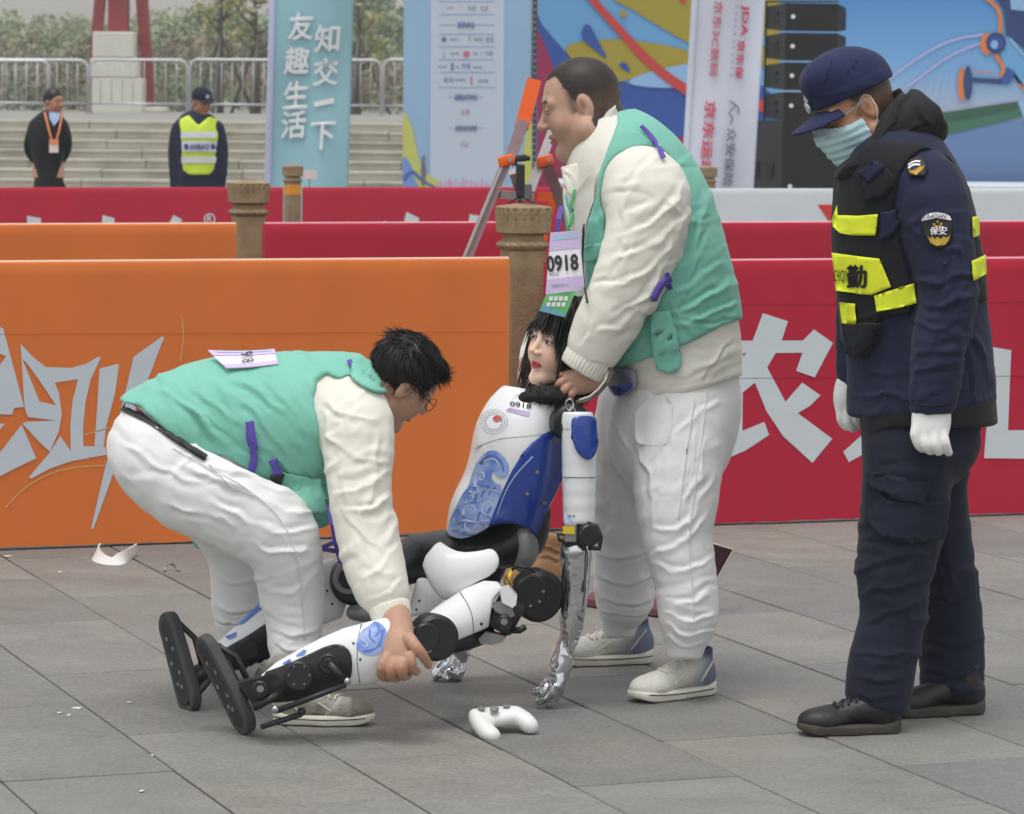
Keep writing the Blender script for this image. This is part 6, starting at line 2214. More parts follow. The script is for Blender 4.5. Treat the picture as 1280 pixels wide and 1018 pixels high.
vg = sdf_obj('safety_vest', vestG, torG.lo - .03, torG.hi + .03, .0058, M_vestb, G, 2, folds([([(1050, 400), (1075, 402), (1110, 392)], 4, .004), ([(1060, 430), (1075, 432), (1088, 420)], 5, .006)], .003, (10, 10, 8), 51, .002, (20, 20, 20)))
def c5(pts): return [(980 + x * .334, 240 + y * .334) for x, y in pts]
for i, pl_ in enumerate(([(206, 50), (178, 120), (215, 155), (260, 163), (345, 163), (355, 83), (280, 90), (208, 88)], [(184, 227), (260, 238), (360, 250), (403, 355), (330, 385), (200, 370), (195, 300)],
                         [(214, 412), (272, 418), (275, 495), (222, 490)], [(340, 388), (492, 340), (502, 415), (350, 452)], [(698, 95), (722, 95), (724, 165), (700, 172)], [(696, 260), (746, 236), (750, 308), (703, 334)])):
    pp = patch('reflective_panel', [c5(pl_)], [vg, coat], M_yel, vg, .005, 4, GY, .002)
    if i == 1: panel = pp
M_ink2 = mat('black_ink', srgb(22, 24, 20), .7)
ptext('vest_character', '勤', (1072.5, 346), [panel], M_ink2, panel, (23, 28), bold=.035, off=.005, Yd=GY)
ptext('vest_lettering', 'CHIQIN', (1053, 346), [panel], M_ink2, panel, (19, 17), off=.005, Yd=GY, bold=.0)
patch('vest_strap', [[(1075, 215), (1098, 200), (1120, 222), (1106, 248), (1084, 250)]], [vg], M_vestb, vg, .006, 5, GY, .004)
patch('pocket_flap', [c5([(230, 490), (375, 490), (330, 580), (290, 618), (245, 600)])], [vg, coat], M_vestb, vg, .010, 4, GY, .006)
patch('chest_pocket', [c5([(365, 75), (410, 70), (425, 120), (400, 170), (362, 180)])], [coat, vg], M_navy, coat, .006, 4, GY, .004)
# sleeve badge, epaulette
sh_ = patch('sleeve_badge', [c5(bezier_round([(512, 108), (520, 84), (570, 74), (617, 82), (628, 106), (632, 150), (622, 190), (580, 218), (545, 198), (522, 160)], 2))], [coat], mat('badge_black', srgb(22, 22, 24), .6), coat, .003, 4, 8.85, .002)
patch('badge_header', [c5([(513, 109), (521, 86), (570, 77), (616, 84), (627, 107), (570, 98)])], [sh_], M_paper, sh_, .0035, 4, 8.85)
ptext('badge_lettering', 'BAOAN', (1170.5, 270.5), [sh_], M_ink2, sh_, (23, 5.4), bold=.0, off=.006, Yd=8.85, ang=2)
ptext('badge_characters', '保安', (1173, 289), [sh_], M_paper, sh_, (20, 9.5), bold=.02, off=.005, Yd=8.85)
M_gold = mat('gold_thread', srgb(196, 160, 60), .45, metal=.3)
patch('gold_wreath', [c5([(538, 165), (548, 190), (572, 203), (600, 200), (616, 180), (620, 160), (608, 172), (595, 165), (588, 178), (575, 168), (566, 178), (555, 166), (548, 176)])], [sh_], M_gold, sh_, .0045, 3, 8.85)
for x, y in ((562, 122), (575, 112), (588, 120), (570, 130), (583, 131)):
    patch('gold_star', [c5(circ(x, y, 5, 5, 8))], [sh_], M_gold, sh_, .0045, 3, 8.85)
def c4(pts): return [(960 + x * .25, 50 + y * .25) for x, y in pts]
ep = patch('epaulette', [c4([(690, 615), (765, 590), (800, 640), (785, 690), (715, 690)])], [coat, vg], mat('badge_black', (0, 0, 0)), coat, .008, 4, 8.9, .004)
for k in (0, 17):
    patch('rank_chevron', [c4([(698, 625 + k), (722, 612 + k), (740, 606 + k), (765, 610 + k), (762, 618 + k), (740, 616 + k), (722, 622 + k), (702, 634 + k)])], [ep], M_paper, ep, .006, 3, 8.9)
patch('rank_wreath', [c4([(702, 652), (722, 660), (742, 652), (760, 640), (784, 636), (770, 658), (752, 672), (745, 682), (730, 674), (712, 668)])], [ep], M_gold, ep, .006, 3, 8.9)
for x, y in ((1181, 330), (1102, 491)):
    patch('button', [circ(x, y, 2.4, 2.4, 12)], [coat], M_blk2, coat, .003, 2, 8.9, .002)
# hood behind the neck
hoodC = G_px([(1068, 208, 8.98, 26, .07), (1092, 182, 9.03, 34, .105), (1120, 158, 9.06, 42, .125), (1146, 148, 9.08, 40, .12), (1160, 156, 9.08, 26, .09)])


def hood(P):
    d = hoodC(P)
    d = smin(d, ellipsoid(P, W(1110, 195, GY), (.13, .15, .045)), .02)
    d = smax(d, -ellipsoid(P, W(1068, 130, 9.05), (.125, .098, .16)), .01)
    d = smax(d, -rcone(P, W(1100, 95, GY), W(1112, 150, GY), .06, .035), .008)
    return smax(d, poly_sdf(P, [(1040, 225), (1052, 208), (1075, 190), (1092, 165), (1108, 130), (1115, 112), (1125, 109), (1133, 120), (1138, 110), (1150, 114), (1175, 135), (1186, 158), (1184, 172), (1172, 182), (1190, 205), (1100, 240), (1060, 222)], GY), .006)


hd2_ = sdf_obj('hood', hood, hoodC.lo - .06, hoodC.hi + .06, .005, M_blackc, coat, 2,
               folds([([(1075, 195), (1105, 178), (1140, 172), (1170, 178)], 5, .007), ([(1090, 175), (1110, 160), (1128, 130), (1136, 114)], 4, .007), ([(1140, 116), (1148, 140), (1165, 160)], 5, .007), ([(1100, 190), (1135, 160), (1160, 150)], 5, .006), ([(1062, 212), (1085, 205), (1115, 208)], 4, .006)], .003, (12, 12, 12), 61, .003, (20, 20, 20)))
patch('jacket_collar', [c4([(455, 668), (540, 610), (590, 640), (520, 712)])], [coat, vg, hd2_], M_navy, coat, .010, 4, 8.95, .005)
# trousers
hipG = G_px([(1150, 500, GY, 78, .16), (1152, 545, GY, 72, .16)])
lgG = G_px([(1136, 545, 8.99, 58, .12), (1134, 590, 8.97, 55, .118), (1129, 650, 8.96, 54, .112), (1117, 712, 8.95, 47, .10), (1117, 768, 8.95, 40, .092), (1104, 826, 8.94, 41, .092), (1098, 868, 8.94, 40, .09), (1096, 893, 8.94, 37, .084)])
lgG2 = G_px([(1168, 545, 9.13, 52, .11), (1164, 600, 9.15, 44, .105), (1172, 660, 9.18, 40, .10), (1184, 730, 9.20, 38, .09), (1190, 800, 9.22, 39, .09), (1191, 850, 9.22, 39, .088), (1191, 876, 9.22, 38, .084)])


def pantG(P):
    d = smin(hipG(P), lgG(P), .03)
    d = smin(d, lgG2(P), .012)
    d = smax(d, poly_sdf(P, [(1000, 505), (1280, 490), (1280, 872), (1150, 872), (1138, 897), (1080, 885), (1050, 868), (1000, 850)], GY), .006)
    return d


stPG = [([(1085, 600), (1120, 625), (1165, 618)], 8, .005), ([(1075, 670), (1110, 680), (1160, 665)], 7, .006), ([(1072, 715), (1105, 700), (1155, 690)], 7, .007), ([(1075, 745), (1105, 735), (1150, 725)], 7, .006), ([(1085, 775), (1112, 765), (1145, 755)], 6, .006), ([(1070, 815), (1100, 822), (1138, 815)], 6, .008), ([(1062, 845), (1095, 852), (1135, 845)], 5, .007), ([(1062, 865), (1095, 872), (1132, 868)], 4, .006),
        ([(1185, 640), (1180, 690), (1195, 730)], 7, .006), ([(1160, 740), (1190, 750), (1220, 742)], 6, .006), ([(1158, 800), (1190, 808), (1226, 798)], 6, .006), ([(1156, 838), (1190, 846), (1226, 838)], 5, .007), ([(1180, 570), (1165, 620), (1150, 670)], 8, .005)]
lo, hi = bounds(hipG, lgG, lgG2)
pg = sdf_obj('trousers', pantG, lo, hi, .0064, M_navyp, G, 2, folds(stPG + wrinkles(44, (1062, 560, 1228, 870), 160, 32, (25, 75), (5, 8), (.002, .005), 15), .004, (8, 8, 5), 71, .0028, (15, 15, 9)))
def c6(pts): return [(980 + x * .3636, 560 + y * .3636) for x, y in pts]
cp = patch('cargo_pocket', [c6([(295, 105), (360, 175), (470, 190), (560, 180), (545, 310), (420, 325), (330, 300), (285, 240)])], [pg], M_navyp, pg, .008, 5, 8.95, .004)
patch('pocket_flap', [c6([(293, 80), (380, 95), (495, 120), (475, 192), (380, 170), (300, 130)])], [pg, cp], M_navyp, pg, .012, 5, 8.95, .004)
shoe((1128, 915), (994, 918), G, M_leather, M_sole_b, None, M_blk2, ankle=.13, fat=1.1)
shoe((1232, 891), (1102, 896), G, M_leather, M_sole_b, None, None, ankle=.13, fat=1.1)

# cap, mask, glasses
gp = np.array(gpos)
def loc_obj(name, fn, lo, hi, h, m, parent, disp=None, sm=1):
    V, Q = sdf_arrays(fn, lo, hi, h, sm, disp)
    Wd = (V * scG) @ RG.T + gp
    o = mesh(name, Wd, Q, m, parent, True)
    BVH[o.name] = BVHTree.FromPolygons(Wd.tolist(), Q.tolist())
    return o


def capf(P):
    # tilted a little further down over the brow
    c, s = math.cos(-.06), math.sin(-.06)
    q = P.copy(); q[:, 0] = c * P[:, 0] - s * P[:, 2]; q[:, 2] = s * P[:, 0] + c * P[:, 2]
    d = ellipsoid(q, (-.006, 0, .066), (.113, .095, .082))
    d = smin(d, ellipsoid(q, (.02, 0, .105), (.085, .078, .045)), .03)
    d = smax(d, .040 - q[:, 2] - .10 * np.maximum(-q[:, 0], 0) * 0, .004)
    band = smax(ellipsoid(q, (-.006, 0, .055), (.114, .097, .09)), np.abs(q[:, 2] - .052) - .014, .004)
    return smin(d, band, .004)


M_cap = cloth('navy_cap_cloth', srgb(36, 42, 76), .8, .06, 20, var=.2)
cap = loc_obj('cap', capf, (-.15, -.12, .01), (.14, .12, .18), .0032, M_cap, G, lambda V, N: .0015 * vnoise(V * 30, 2))


def brim(P):
    x, y, z = P[:, 0], P[:, 1], P[:, 2]
    zz = z - (.037 - .20 * np.maximum(x - .085, 0) - 3.6 * y * y * (x > -1))
    e = np.sqrt(((x - .06) / .118) ** 2 + (y / .090) ** 2)
    return np.maximum(np.maximum((e - 1) * .09, np.abs(zz) - .0034), .055 - x)


loc_obj('brim', brim, (.03, -.12, -.06), (.21, .12, .06), .0024, M_cap, cap)
strap('cap_seam', [(1040, 74), (1034, 95), (1026, 112)], .8, [cap], M_navyp, cap, .0012, 9.0, .0006)
strap('cap_seam', [(996, 122), (1030, 122), (1070, 112), (1098, 104)], .8, [cap], M_navyp, cap, .0012, 9.0, .0006)
M_badge = mat('cap_badge_silver', srgb(190, 194, 204), .4, metal=.3)
bd_ = MB()
for dz, r in ((.058, .015), (.074, .010), (.084, .006)):
    bd_.disc(tfG((.108 - (dz - .058) * .3, 0, dz)), Vector(RG[:, 0]), r, .006, 16)
bd_.build('cap_badge', M_badge, cap)
for t in ((-.02, .09, .10), (-.035, .085, .11), (.0, .09, .095)):
    hit = BVH[cap.name].find_nearest(tfG(t))
    n_ = hit[1]
    MB().disc(hit[0] + n_ * .0005, n_, .0042, .0015, 12).build('eyelet', M_navyp, cap)


def maskf(P):
    d = head_sdf(P, 1.05, .006, (-.10, 0, -.14), .058)
    Q = P.copy(); Q[:, 1] = np.abs(Q[:, 1])
    d = smin(d, ellipsoid(P, (.082, 0, -.045), (.030, .034, .05)), .03)
    sh = np.maximum(d - .009, -(d - .0045))
    zc = P[:, 2]; y = Q[:, 1]
    box = np.maximum(np.maximum(zc - (.004 - .30 * np.maximum(y - .01, 0)), (-.112 + .42 * np.maximum(y - .012, 0)) - zc), .016 + 0 * y - P[:, 0])
    return np.maximum(sh, box)


M_mask = mat('surgical_mask', srgb(184, 214, 222), .75, var=.04, vscale=30, bump=.3, bscale=60, stretch=(1, 1, 6))
mk = loc_obj('face_mask', maskf, (0, -.09, -.13), (.14, .09, .03), .0026, M_mask, G, lambda V, N: .0012 * np.sin(V[:, 2] * 330 + 3 * V[:, 1] * 20))
for sy in (1, -1):
    ms = MB()
    ms.tube([tfG((.034, .066 * sy, -.008)), tfG((.012, .078 * sy, .015)), tfG((-.012, .086 * sy, .030)), tfG((-.024, .086 * sy, .02))], .0012, 6)
    ms.tube([tfG((.026, .068 * sy, -.074)), tfG((.004, .074 * sy, -.055)), tfG((-.016, .083 * sy, -.034)), tfG((-.026, .086 * sy, -.008)), tfG((-.024, .086 * sy, .02))], .0012, 6)
    ms.build('ear_loop', mat('mask_elastic', srgb(220, 222, 222), .7), mk, smooth=True)

gl = MB()
for sy in (1, -1):
    gl.tube([tfG((.113 - abs(math.cos(t)) * .004, .033 * sy + .023 * math.cos(t), -.008 + .017 * math.sin(t))) for t in np.linspace(0, 2 * math.pi, 25)], .0011, 6)
    gl.tube([tfG((.109, .056 * sy, -.002)), tfG((.05, .074 * sy, .008)), tfG((-.008, .084 * sy, .016))], .0011, 6)
gl.tube([tfG((.114, .011, -.004)), tfG((.118, 0, -.002)), tfG((.114, -.011, -.004))], .0011, 6)
sg = gl.build('spectacles', mat('silver_frame', srgb(190, 190, 196), .3, metal=.8), G, smooth=True)
for sy in (1, -1):
    pts = [tfG((.113, .033 * sy + .022 * math.cos(t), -.008 + .016 * math.sin(t))) for t in np.linspace(0, 2 * math.pi, 20, endpoint=False)]
    MB().prism(pts, Vector(RG[:, 0]) * .0012).build('lens', M_glass, sg)

# ================================================================== THE ROBOT
RB_ = empty('humanoid_robot', on_ground(640, 850), 'white and blue humanoid robot with black-haired doll head, sat half upright on the ground', 'robot')
M_shell = mat('white_shell', srgb(228, 230, 232), .28, coat=.35, var=.02, vscale=4)
M_rblue = mat('blue_shell', srgb(36, 66, 152), .22, coat=.5, var=.05, vscale=6)
M_cloud = mat('cloud_blue', srgb(104, 136, 212), .3, coat=.3, col2=srgb(186, 202, 236), vscale=17, detail=2)
M_cloud2 = mat('cloud_pale', srgb(186, 200, 232), .3, coat=.3, var=.05, vscale=24)
M_cloud3 = mat('cloud_deep', srgb(92, 122, 198), .3, coat=.3, var=.1, vscale=24)
M_rblk = mat('robot_black', srgb(26, 26, 28), .45, var=.15, vscale=20, bump=.1, bscale=80)
M_rblk2 = mat('robot_charcoal', srgb(44, 44, 47), .4, metal=.3, var=.1, vscale=20)
M_rgrey = mat('robot_grey', srgb(140, 142, 140), .4, metal=.3)
M_rmet = mat('bare_metal', srgb(170, 170, 172), .3, metal=.9)
M_foil = mat('silver_foil', srgb(205, 206, 210), .17, metal=1.0, var=.03, bump=.16, bscale=22, detail=2)
M_yel2 = mat('yellow_label', srgb(214, 186, 40), .5)
M_pad = mat('rubber_sole', srgb(64, 66, 64), .65, var=.2, vscale=14, bump=.25, bscale=40)
M_padd = mat('rubber_sole_recess', srgb(44, 46, 44), .7, var=.3, vscale=20)
def k7(pts): return [(480 + x * .334, 360 + y * .334) for x, y in pts]
def k8(pts): return [(480 + x * .2947, 640 + y * .2947) for x, y in pts]
def k6(pts): return [(180 + x * .3125, 680 + y * .3125) for x, y in pts]


def shell(name, chains, polys, m, parent, h=.0042, Y=9.2, disp=None, k=.015, sub=None, r=.005):
    ch = [Chain(c, 3) for c in chains]

    def fn(P):
        d = ch[0](P)
        for c in ch[1:]: d = smin(d, c(P), k)
        for pl_ in (polys or []): d = smax(d, poly_sdf(P, pl_, Y), r)
        if sub is not None: d = smax(d, -sub(P), .003)
        return d
    lo, hi = bounds(*ch, pad=.02)
    return sdf_obj(name, fn, lo, hi, h, m, parent, 2, disp)


RY = 9.42
tpoly = [(700, 503), (712, 520), (708, 560), (705, 597), (690, 628), (680, 646), (672, 675), (667, 668), (655, 658), (640, 654), (625, 654), (612, 658), (595, 668), (577, 674), (562, 671), (557, 664), (560, 640), (560, 600), (570, 500), (620, 480), (680, 490)]
torso = shell('torso_shell', [[(684, 503, RY, 26, .10), (662, 518, RY, 46, .15), (651, 545, RY, 56, .172), (646, 580, RY, 58, .172), (637, 617, RY, 60, .160), (622, 650, RY, 61, .145), (612, 690, RY, 58, .13)]], [tpoly], M_shell, RB_, .005, RY)
bp = patch('side_panel', [k7([(648, 526), (600, 545), (560, 572), (520, 615), (480, 682), (445, 757), (420, 820), (392, 890), (440, 880), (490, 879), (540, 899), (572, 936), (598, 850), (640, 768), (664, 718), (670, 640), (664, 560)])], [torso], M_rblue, torso, .0022, 4, RY, .001)
for x, y in ((570, 688), (534, 768), (596, 804)):
    patch('screw', [k7(circ(x, y, 7, 7, 14))], [bp], M_rmet, torso, .005, 2, RY)
patch('painted_gleam', [stroke(k7([(425, 845), (450, 770), (490, 700), (555, 630)]), 1.2, 2.2, 2)], [bp], mat('panel_gleam', srgb(150, 170, 214), .3), bp, .004, 4, RY)  # gleam on the glossy blue panel, painted as a pale streak
cl = patch('cloud_print', [k7(bezier_round([(318, 745), (332, 690), (350, 648), (380, 615), (415, 605), (450, 628), (470, 668), (466, 702), (446, 716), (425, 702), (412, 684), (402, 700), (410, 726), (444, 742), (432, 790), (415, 850), (395, 892), (350, 922), (300, 938), (255, 930), (238, 915), (250, 862), (285, 790), (300, 765)], 1))], [torso], M_cloud, torso, .0016, 5, RY)
for pts, w, m_ in (([(345, 745), (342, 715), (355, 690), (372, 690), (380, 706), (370, 722), (358, 712)], 3.2, M_cloud2), ([(322, 782), (350, 762), (395, 752), (432, 764)], 3.0, M_cloud2), ([(300, 850), (300, 825), (320, 812), (342, 820), (345, 840), (326, 848)], 3.4, M_cloud2),
                   ([(262, 885), (300, 866), (345, 878), (395, 868)], 3.0, M_cloud2), ([(350, 800), (385, 780), (420, 790), (415, 815)], 2.6, M_cloud2), ([(252, 912), (290, 902), (330, 914), (370, 900)], 2.4, M_cloud2),
                   ([(362, 660), (390, 630), (420, 628), (445, 655), (448, 685)], 4.6, M_cloud3), ([(330, 735), (352, 770), (340, 800)], 3.6, M_cloud3), ([(395, 740), (365, 775), (370, 800)], 3.0, M_cloud3), ([(280, 830), (268, 860), (285, 885)], 3.2, M_cloud3), ([(360, 840), (350, 870), (375, 890)], 3.2, M_cloud3), ([(400, 820), (385, 850), (402, 868)], 3.0, M_cloud3),
                   ([(270, 905), (300, 925), (340, 922)], 2.6, M_cloud3),
                   ([(375, 650), (400, 636), (425, 645), (432, 668), (420, 680)], 3.0, M_cloud2), ([(318, 758), (340, 772), (330, 800), (300, 806)], 2.2, M_cloud2), ([(396, 800), (372, 812), (366, 838), (388, 852), (408, 840)], 2.6, M_cloud2), ([(276, 842), (262, 866), (276, 886)], 2.2, M_cloud2), ([(316, 870), (300, 890), (318, 908), (342, 898)], 2.4, M_cloud2),
                   ([(420, 745), (400, 760), (392, 784)], 2.4, M_cloud3), ([(312, 800), (332, 806), (352, 800)], 2.0, M_cloud3), ([(352, 728), (372, 742), (396, 738)], 2.4, M_cloud3)):
    patch('cloud_swirl', [stroke(k7(pts), w, w * .35, 2)], [torso], m_, cl, .0024 if m_ is M_cloud3 else .003, 4, RY)
patch('chest_emblem', [k7(bezier_round([(405, 488), (425, 476), (444, 484), (440, 498), (418, 504)], 1))], [torso], mat('emblem_red', srgb(204, 92, 92), .4), torso, .002, 3, RY)
M_dot = mat('emblem_dots', srgb(120, 124, 134), .4)
emb = MB()
v_, t_ = [], []
for r in (30, 39, 48):
    for i in range(34):
        a_ = 2 * math.pi * i / 34
        c_ = (412 + r * math.cos(a_) * 1.05, 502 + r * math.sin(a_) * .95)
        q = [cast([BVH[torso.name]], *p, .002, RY) for p in k7([(c_[0] - 1.7, c_[1] - 1.7), (c_[0] + 1.7, c_[1] - 1.7), (c_[0] + 1.7, c_[1] + 1.7), (c_[0] - 1.7, c_[1] + 1.7)])]
        t_.append(tuple(range(len(v_), len(v_) + 4))); v_ += q
tag(mesh('emblem_dots', v_, t_, M_dot, torso), kind='stuff')
patch('lilac_sticker', [k7([(456, 462), (470, 450), (548, 466), (540, 482)])], [torso], M_bibl, torso, .002, 4, RY)
ptext('chest_number', '0918', k7([(512, 440)])[0], [torso], M_ink, torso, (26, 5.5), ang=8, bold=.012, off=.003, Yd=RY)
# collar of black fur
furC = Chain([(648, 501, 9.36, 7, .04), (664, 496, 9.32, 9, .04), (684, 494, 9.31, 10, .04), (702, 497, 9.33, 9, .04), (714, 503, 9.38, 7, .04)], 3)
furN = Chain([(693, 478, 9.43, 22, .052), (686, 498, 9.43, 27, .07)], 3)


def fur(P): return smin(furC(P), furN(P), .02)


fo = sdf_obj('fur_collar', fur, furC.lo - .05, furC.hi + .05, .004, mat('black_fur', srgb(20, 20, 21), .8), RB_, 1, lambda V, N: .004 * vnoise(V * 60, 4))
fv = np.array([v.co[:] for v in fo.data.vertices]); fn_ = np.array([v.normal[:] for v in fo.data.vertices])
si = rng.choice(len(fv), 1500)
hair_ribbons('fur_tuft', fv[si], fn_[si] + np.array([0, -.2, -.3]), rng.uniform(.008, .02, 1500), .0018, MATS['black_fur'], fo, .3, .6, 2)

# doll head
skinR = np.array(srgb(234, 198, 176))
RHP = W(704, 431, 9.42)
rf, ru = (-.74, -.66, .10), (.28, 0, .95)
hdR = make_head('head', RHP, rf, ru, (.98, .96, 1.0), M_skin, RB_, dict(skin=skinR, fem=1, lips=srgb(198, 64, 84), brow=(.06, .045, .04)), dict(jaw=.86, fem=1, neck_dir=(-.05, 0, -.14), neck_r=.046), h=.0027)
dh = join_body('doll_head', [hdR[:3]], M_skin, RB_)
tfR, RR, scR = hdR[3], hdR[4], hdR[5]
M_wig = mat('wig_hair', srgb(30, 26, 26), .35, var=.4, vscale=150, stretch=(1, 1, .1), spec=.5)


def wigf(P):
    d = ellipsoid(P, (-.016, 0, .040), (.106, .090, .096))
    d = smin(d, ellipsoid(P, (-.04, 0, -.05), (.085, .092, .11)), .03)
    Q = P.copy(); Q[:, 1] = np.abs(Q[:, 1])
    d = smin(d, rcone(Q, (.030, .078, .03), (.040, .078, -.10), .026, .020), .02)
    face = ellipsoid(P, (.115, 0, -.035), (.085, .066, .105))
    d = smax(d, -face, .008)
    d = smax(d, -ellipsoid(P, (.0, 0, -.12), (.09, .06, .06)), .01)
    return smax(d, -.135 - P[:, 2], .01)


Vw, Qw = sdf_arrays(wigf, (-.15, -.12, -.15), (.13, .12, .15), .0038, 1, lambda V, N: .003 * vnoise(V * np.array([70, 70, 12]), 5))
wig = mesh('wig', (Vw * scR) @ RR.T + np.array(RHP), Qw, M_wig, RB_, True)
Nw = vnormals(Vw, Qw)
sel = rng.choice(len(Vw), 2600)
fl = np.tile(np.array([.12, 0, -1.0]), (len(sel), 1)); top_ = np.clip((Vw[sel][:, 2] - .06) / .06, 0, 1)[:, None]
rad = Vw[sel] - np.array([-.02, 0, .1]); rad[:, 2] *= .2; rad /= np.linalg.norm(rad, axis=1)[:, None] + 1e-6
fl = fl * (1 - top_) + rad * top_ + Nw[sel] * .12
fl = fl - Nw[sel] * ((fl * Nw[sel]).sum(1) - .08)[:, None]
hair_ribbons('wig_lock', (Vw[sel] * scR) @ RR.T + np.array(RHP), fl @ RR.T, rng.uniform(.03, .07, len(sel)), .0030, M_wig, wig, .25, .03, 4, 6)
# fringe: locks hanging over the brow
fr_r, fr_d, fr_l = [], [], []
for i in range(620):
    y = random.uniform(-.058, .07)
    x = .094 - 5.5 * y * y + random.uniform(-.006, .006)
    fr_r.append((x - .012, y * .95, .078 + random.uniform(-.008, .012) - 2.2 * y * y)); fr_d.append((.38 - abs(y) * 2, y * 2.0 + random.uniform(-.06, .06), -1.0))
    side = max(0, abs(y) - .042) / .028
    fr_l.append(random.uniform(.040, .054) + (.085 * side if y > 0 else .02 * side) + (.03 if random.random() < .05 else 0))
fr_r, fr_d, fr_l = np.array(fr_r), np.array(fr_d), np.array(fr_l)
hair_ribbons('fringe_lock', (fr_r * scR) @ RR.T + np.array(RHP), fr_d @ RR.T, fr_l, .0030, M_wig, wig, .5, .02, 5, 9)
sd_r, sd_d, sd_l = [], [], []
for i in range(520):
    sy = 1
    t = random.random()
    sd_r.append((.066 - t * .10, (.070 + .016 * math.sin(t * 3)) * sy, .05 + random.uniform(-.02, .03))); sd_d.append((.10, .10 * sy + random.uniform(-.03, .03), -1)); sd_l.append(random.uniform(.11, .165))
hair_ribbons('side_lock', (np.array(sd_r) * scR) @ RR.T + np.array(RHP), np.array(sd_d) @ RR.T, sd_l, .0036, M_wig, wig, .12, .02, 6, 12)

# near arm
ua = shell('upper_arm', [[(722, 519, 9.22, 19, .042), (724, 560, 9.22, 20.5, .046), (724, 610, 9.22, 20, .045), (724, 662, 9.22, 18.5, .042)]], [[(690, 515), (760, 515), (760, 657), (690, 655)]], M_shell, RB_, .004, 9.2)
patch('blue_pad', [k7(bezier_round([(703, 500), (712, 484), (740, 479), (775, 482), (794, 500), (796, 560), (788, 610), (770, 642), (745, 640), (722, 612), (706, 560)], 1))], [ua], M_rblue, ua, .006, 4, 9.2, .004)
patch('seam', [stroke(k7([(668, 709), (730, 711), (791, 710)]), .9, .9, 0)], [ua], M_rblk2, ua, .001, 4, 9.2)
ptext('arm_marking', '0918', k7([(702, 855)])[0], [ua], M_ink, ua, (9, 3.4), off=.0015)
ptext('arm_marking', 'S-01', k7([(682, 530)])[0], [ua], M_ink, ua, (9, 2.4), off=.0015)
patch('blue_tint', [k7([(676, 830), (690, 850), (712, 880), (678, 882)])], [ua], M_cloud2, ua, .0012, 4, 9.2)
MB().disc(W(709, 527, 9.30), (.25, -1, 0), .052, .06, 28, .008).build('shoulder_joint', M_rblk, RB_, auto=40)
MB().tube([W(709, 520, 9.22), W(704, 535, 9.21), W(706, 550, 9.22)], .008, 8).build('shoulder_cable', M_rblk2, RB_, smooth=True)
el = MB().box(W(719, 668, 9.22), (.062, .07, .066), None, .01).build('elbow_joint', M_rblk, RB_, auto=40)
MB().box(W(713, 666, 9.175), (.034, .016, .05), None, .004).build('grey_band', M_rgrey, el)
MB().box(W(711, 663, 9.164), (.032, .003, .02)).build('yellow_sticker', M_yel2, el)
MB().disc(W(733, 668, 9.185), (.35, -1, 0), .030, .03, 20, .004).build('motor_cap', M_rblk2, el, auto=40)
MB().tube([W(735, 655, 9.18), W(746, 658, 9.17), W(751, 672, 9.17), W(749, 686, 9.17), W(735, 685, 9.17)], .007, 8).build('guard_rail', M_rblk, el, smooth=True)
MB().tube([W(706, 668, 9.17), W(697, 668, 9.17), W(699, 675, 9.17), W(706, 678, 9.17)], .0045, 8).build('guard_rail', M_rblk, el, smooth=True)


def crumple(V, N):
    a = np.abs(vnoise(V * np.array([45, 45, 22]) + .8 * vnoise(V * 30, 3)[:, None], 11))
    b = np.abs(vnoise(V * np.array([90, 90, 60]), 12))
    low = sst(9.0, 9.2, np.zeros(len(V)) + 9.1)
    w = sst(.40, .14, V[:, 2])
    return (.0075 * (.5 - a) + .0025 * (.5 - b)) * (.06 + .9 * w)


fa = shell('foil_forearm', [[(720, 683, 9.225, 15.5, .034), (720, 692, 9.225, 17.5, .038), (719, 725, 9.225, 16.8, .037), (716, 762, 9.225, 14.2, .032), (712, 792, 9.225, 11, .026), (706, 814, 9.225, 9.5, .022), (703, 828, 9.225, 11, .024), (697, 846, 9.22, 10, .020)],
                            [(699, 838, 9.22, 6.5, .016), (692, 852, 9.215, 5.2, .012), (682, 861, 9.21, 4.0, .010), (669, 866, 9.215, 3.0, .007)], [(700, 846, 9.21, 6, .014), (694, 860, 9.20, 5, .012), (683, 872, 9.20, 4.0, .010), (672, 877, 9.205, 3.0, .007)],
                            [(701, 848, 9.225, 6, .014), (697, 862, 9.215, 5, .012), (692, 874, 9.215, 4.2, .010), (686, 881, 9.22, 3.2, .008)], [(698, 840, 9.245, 6, .014), (688, 852, 9.25, 4.6, .011), (679, 860, 9.25, 3.6, .009)]], None, M_foil, RB_, .0034, 9.2, crumple, .006)
sh2 = shell('foil_hand', [[(578, 792, 9.66, 14, .03), (572, 812, 9.66, 13.5, .03), (566, 828, 9.655, 12, .024)], [(566, 822, 9.65, 6, .014), (558, 836, 9.64, 5, .012), (545, 847, 9.63, 3.6, .009)], [(568, 826, 9.64, 6, .014), (564, 840, 9.63, 5, .012), (557, 850, 9.625, 3.6, .009)], [(572, 824, 9.65, 6, .014), (574, 838, 9.64, 5, .012), (570, 849, 9.63, 3.8, .009)], [(562, 818, 9.66, 5, .012), (552, 832, 9.66, 4, .010), (542, 846, 9.65, 3, .008)]],
            None, M_foil, RB_, .0034, 9.6, crumple, .006)
MB().tube([W(690, 540, 9.62), W(640, 660, 9.66), W(578, 795, 9.66)], [.035, .035, .032], 14).build('far_arm', M_rblk, RB_, smooth=True)

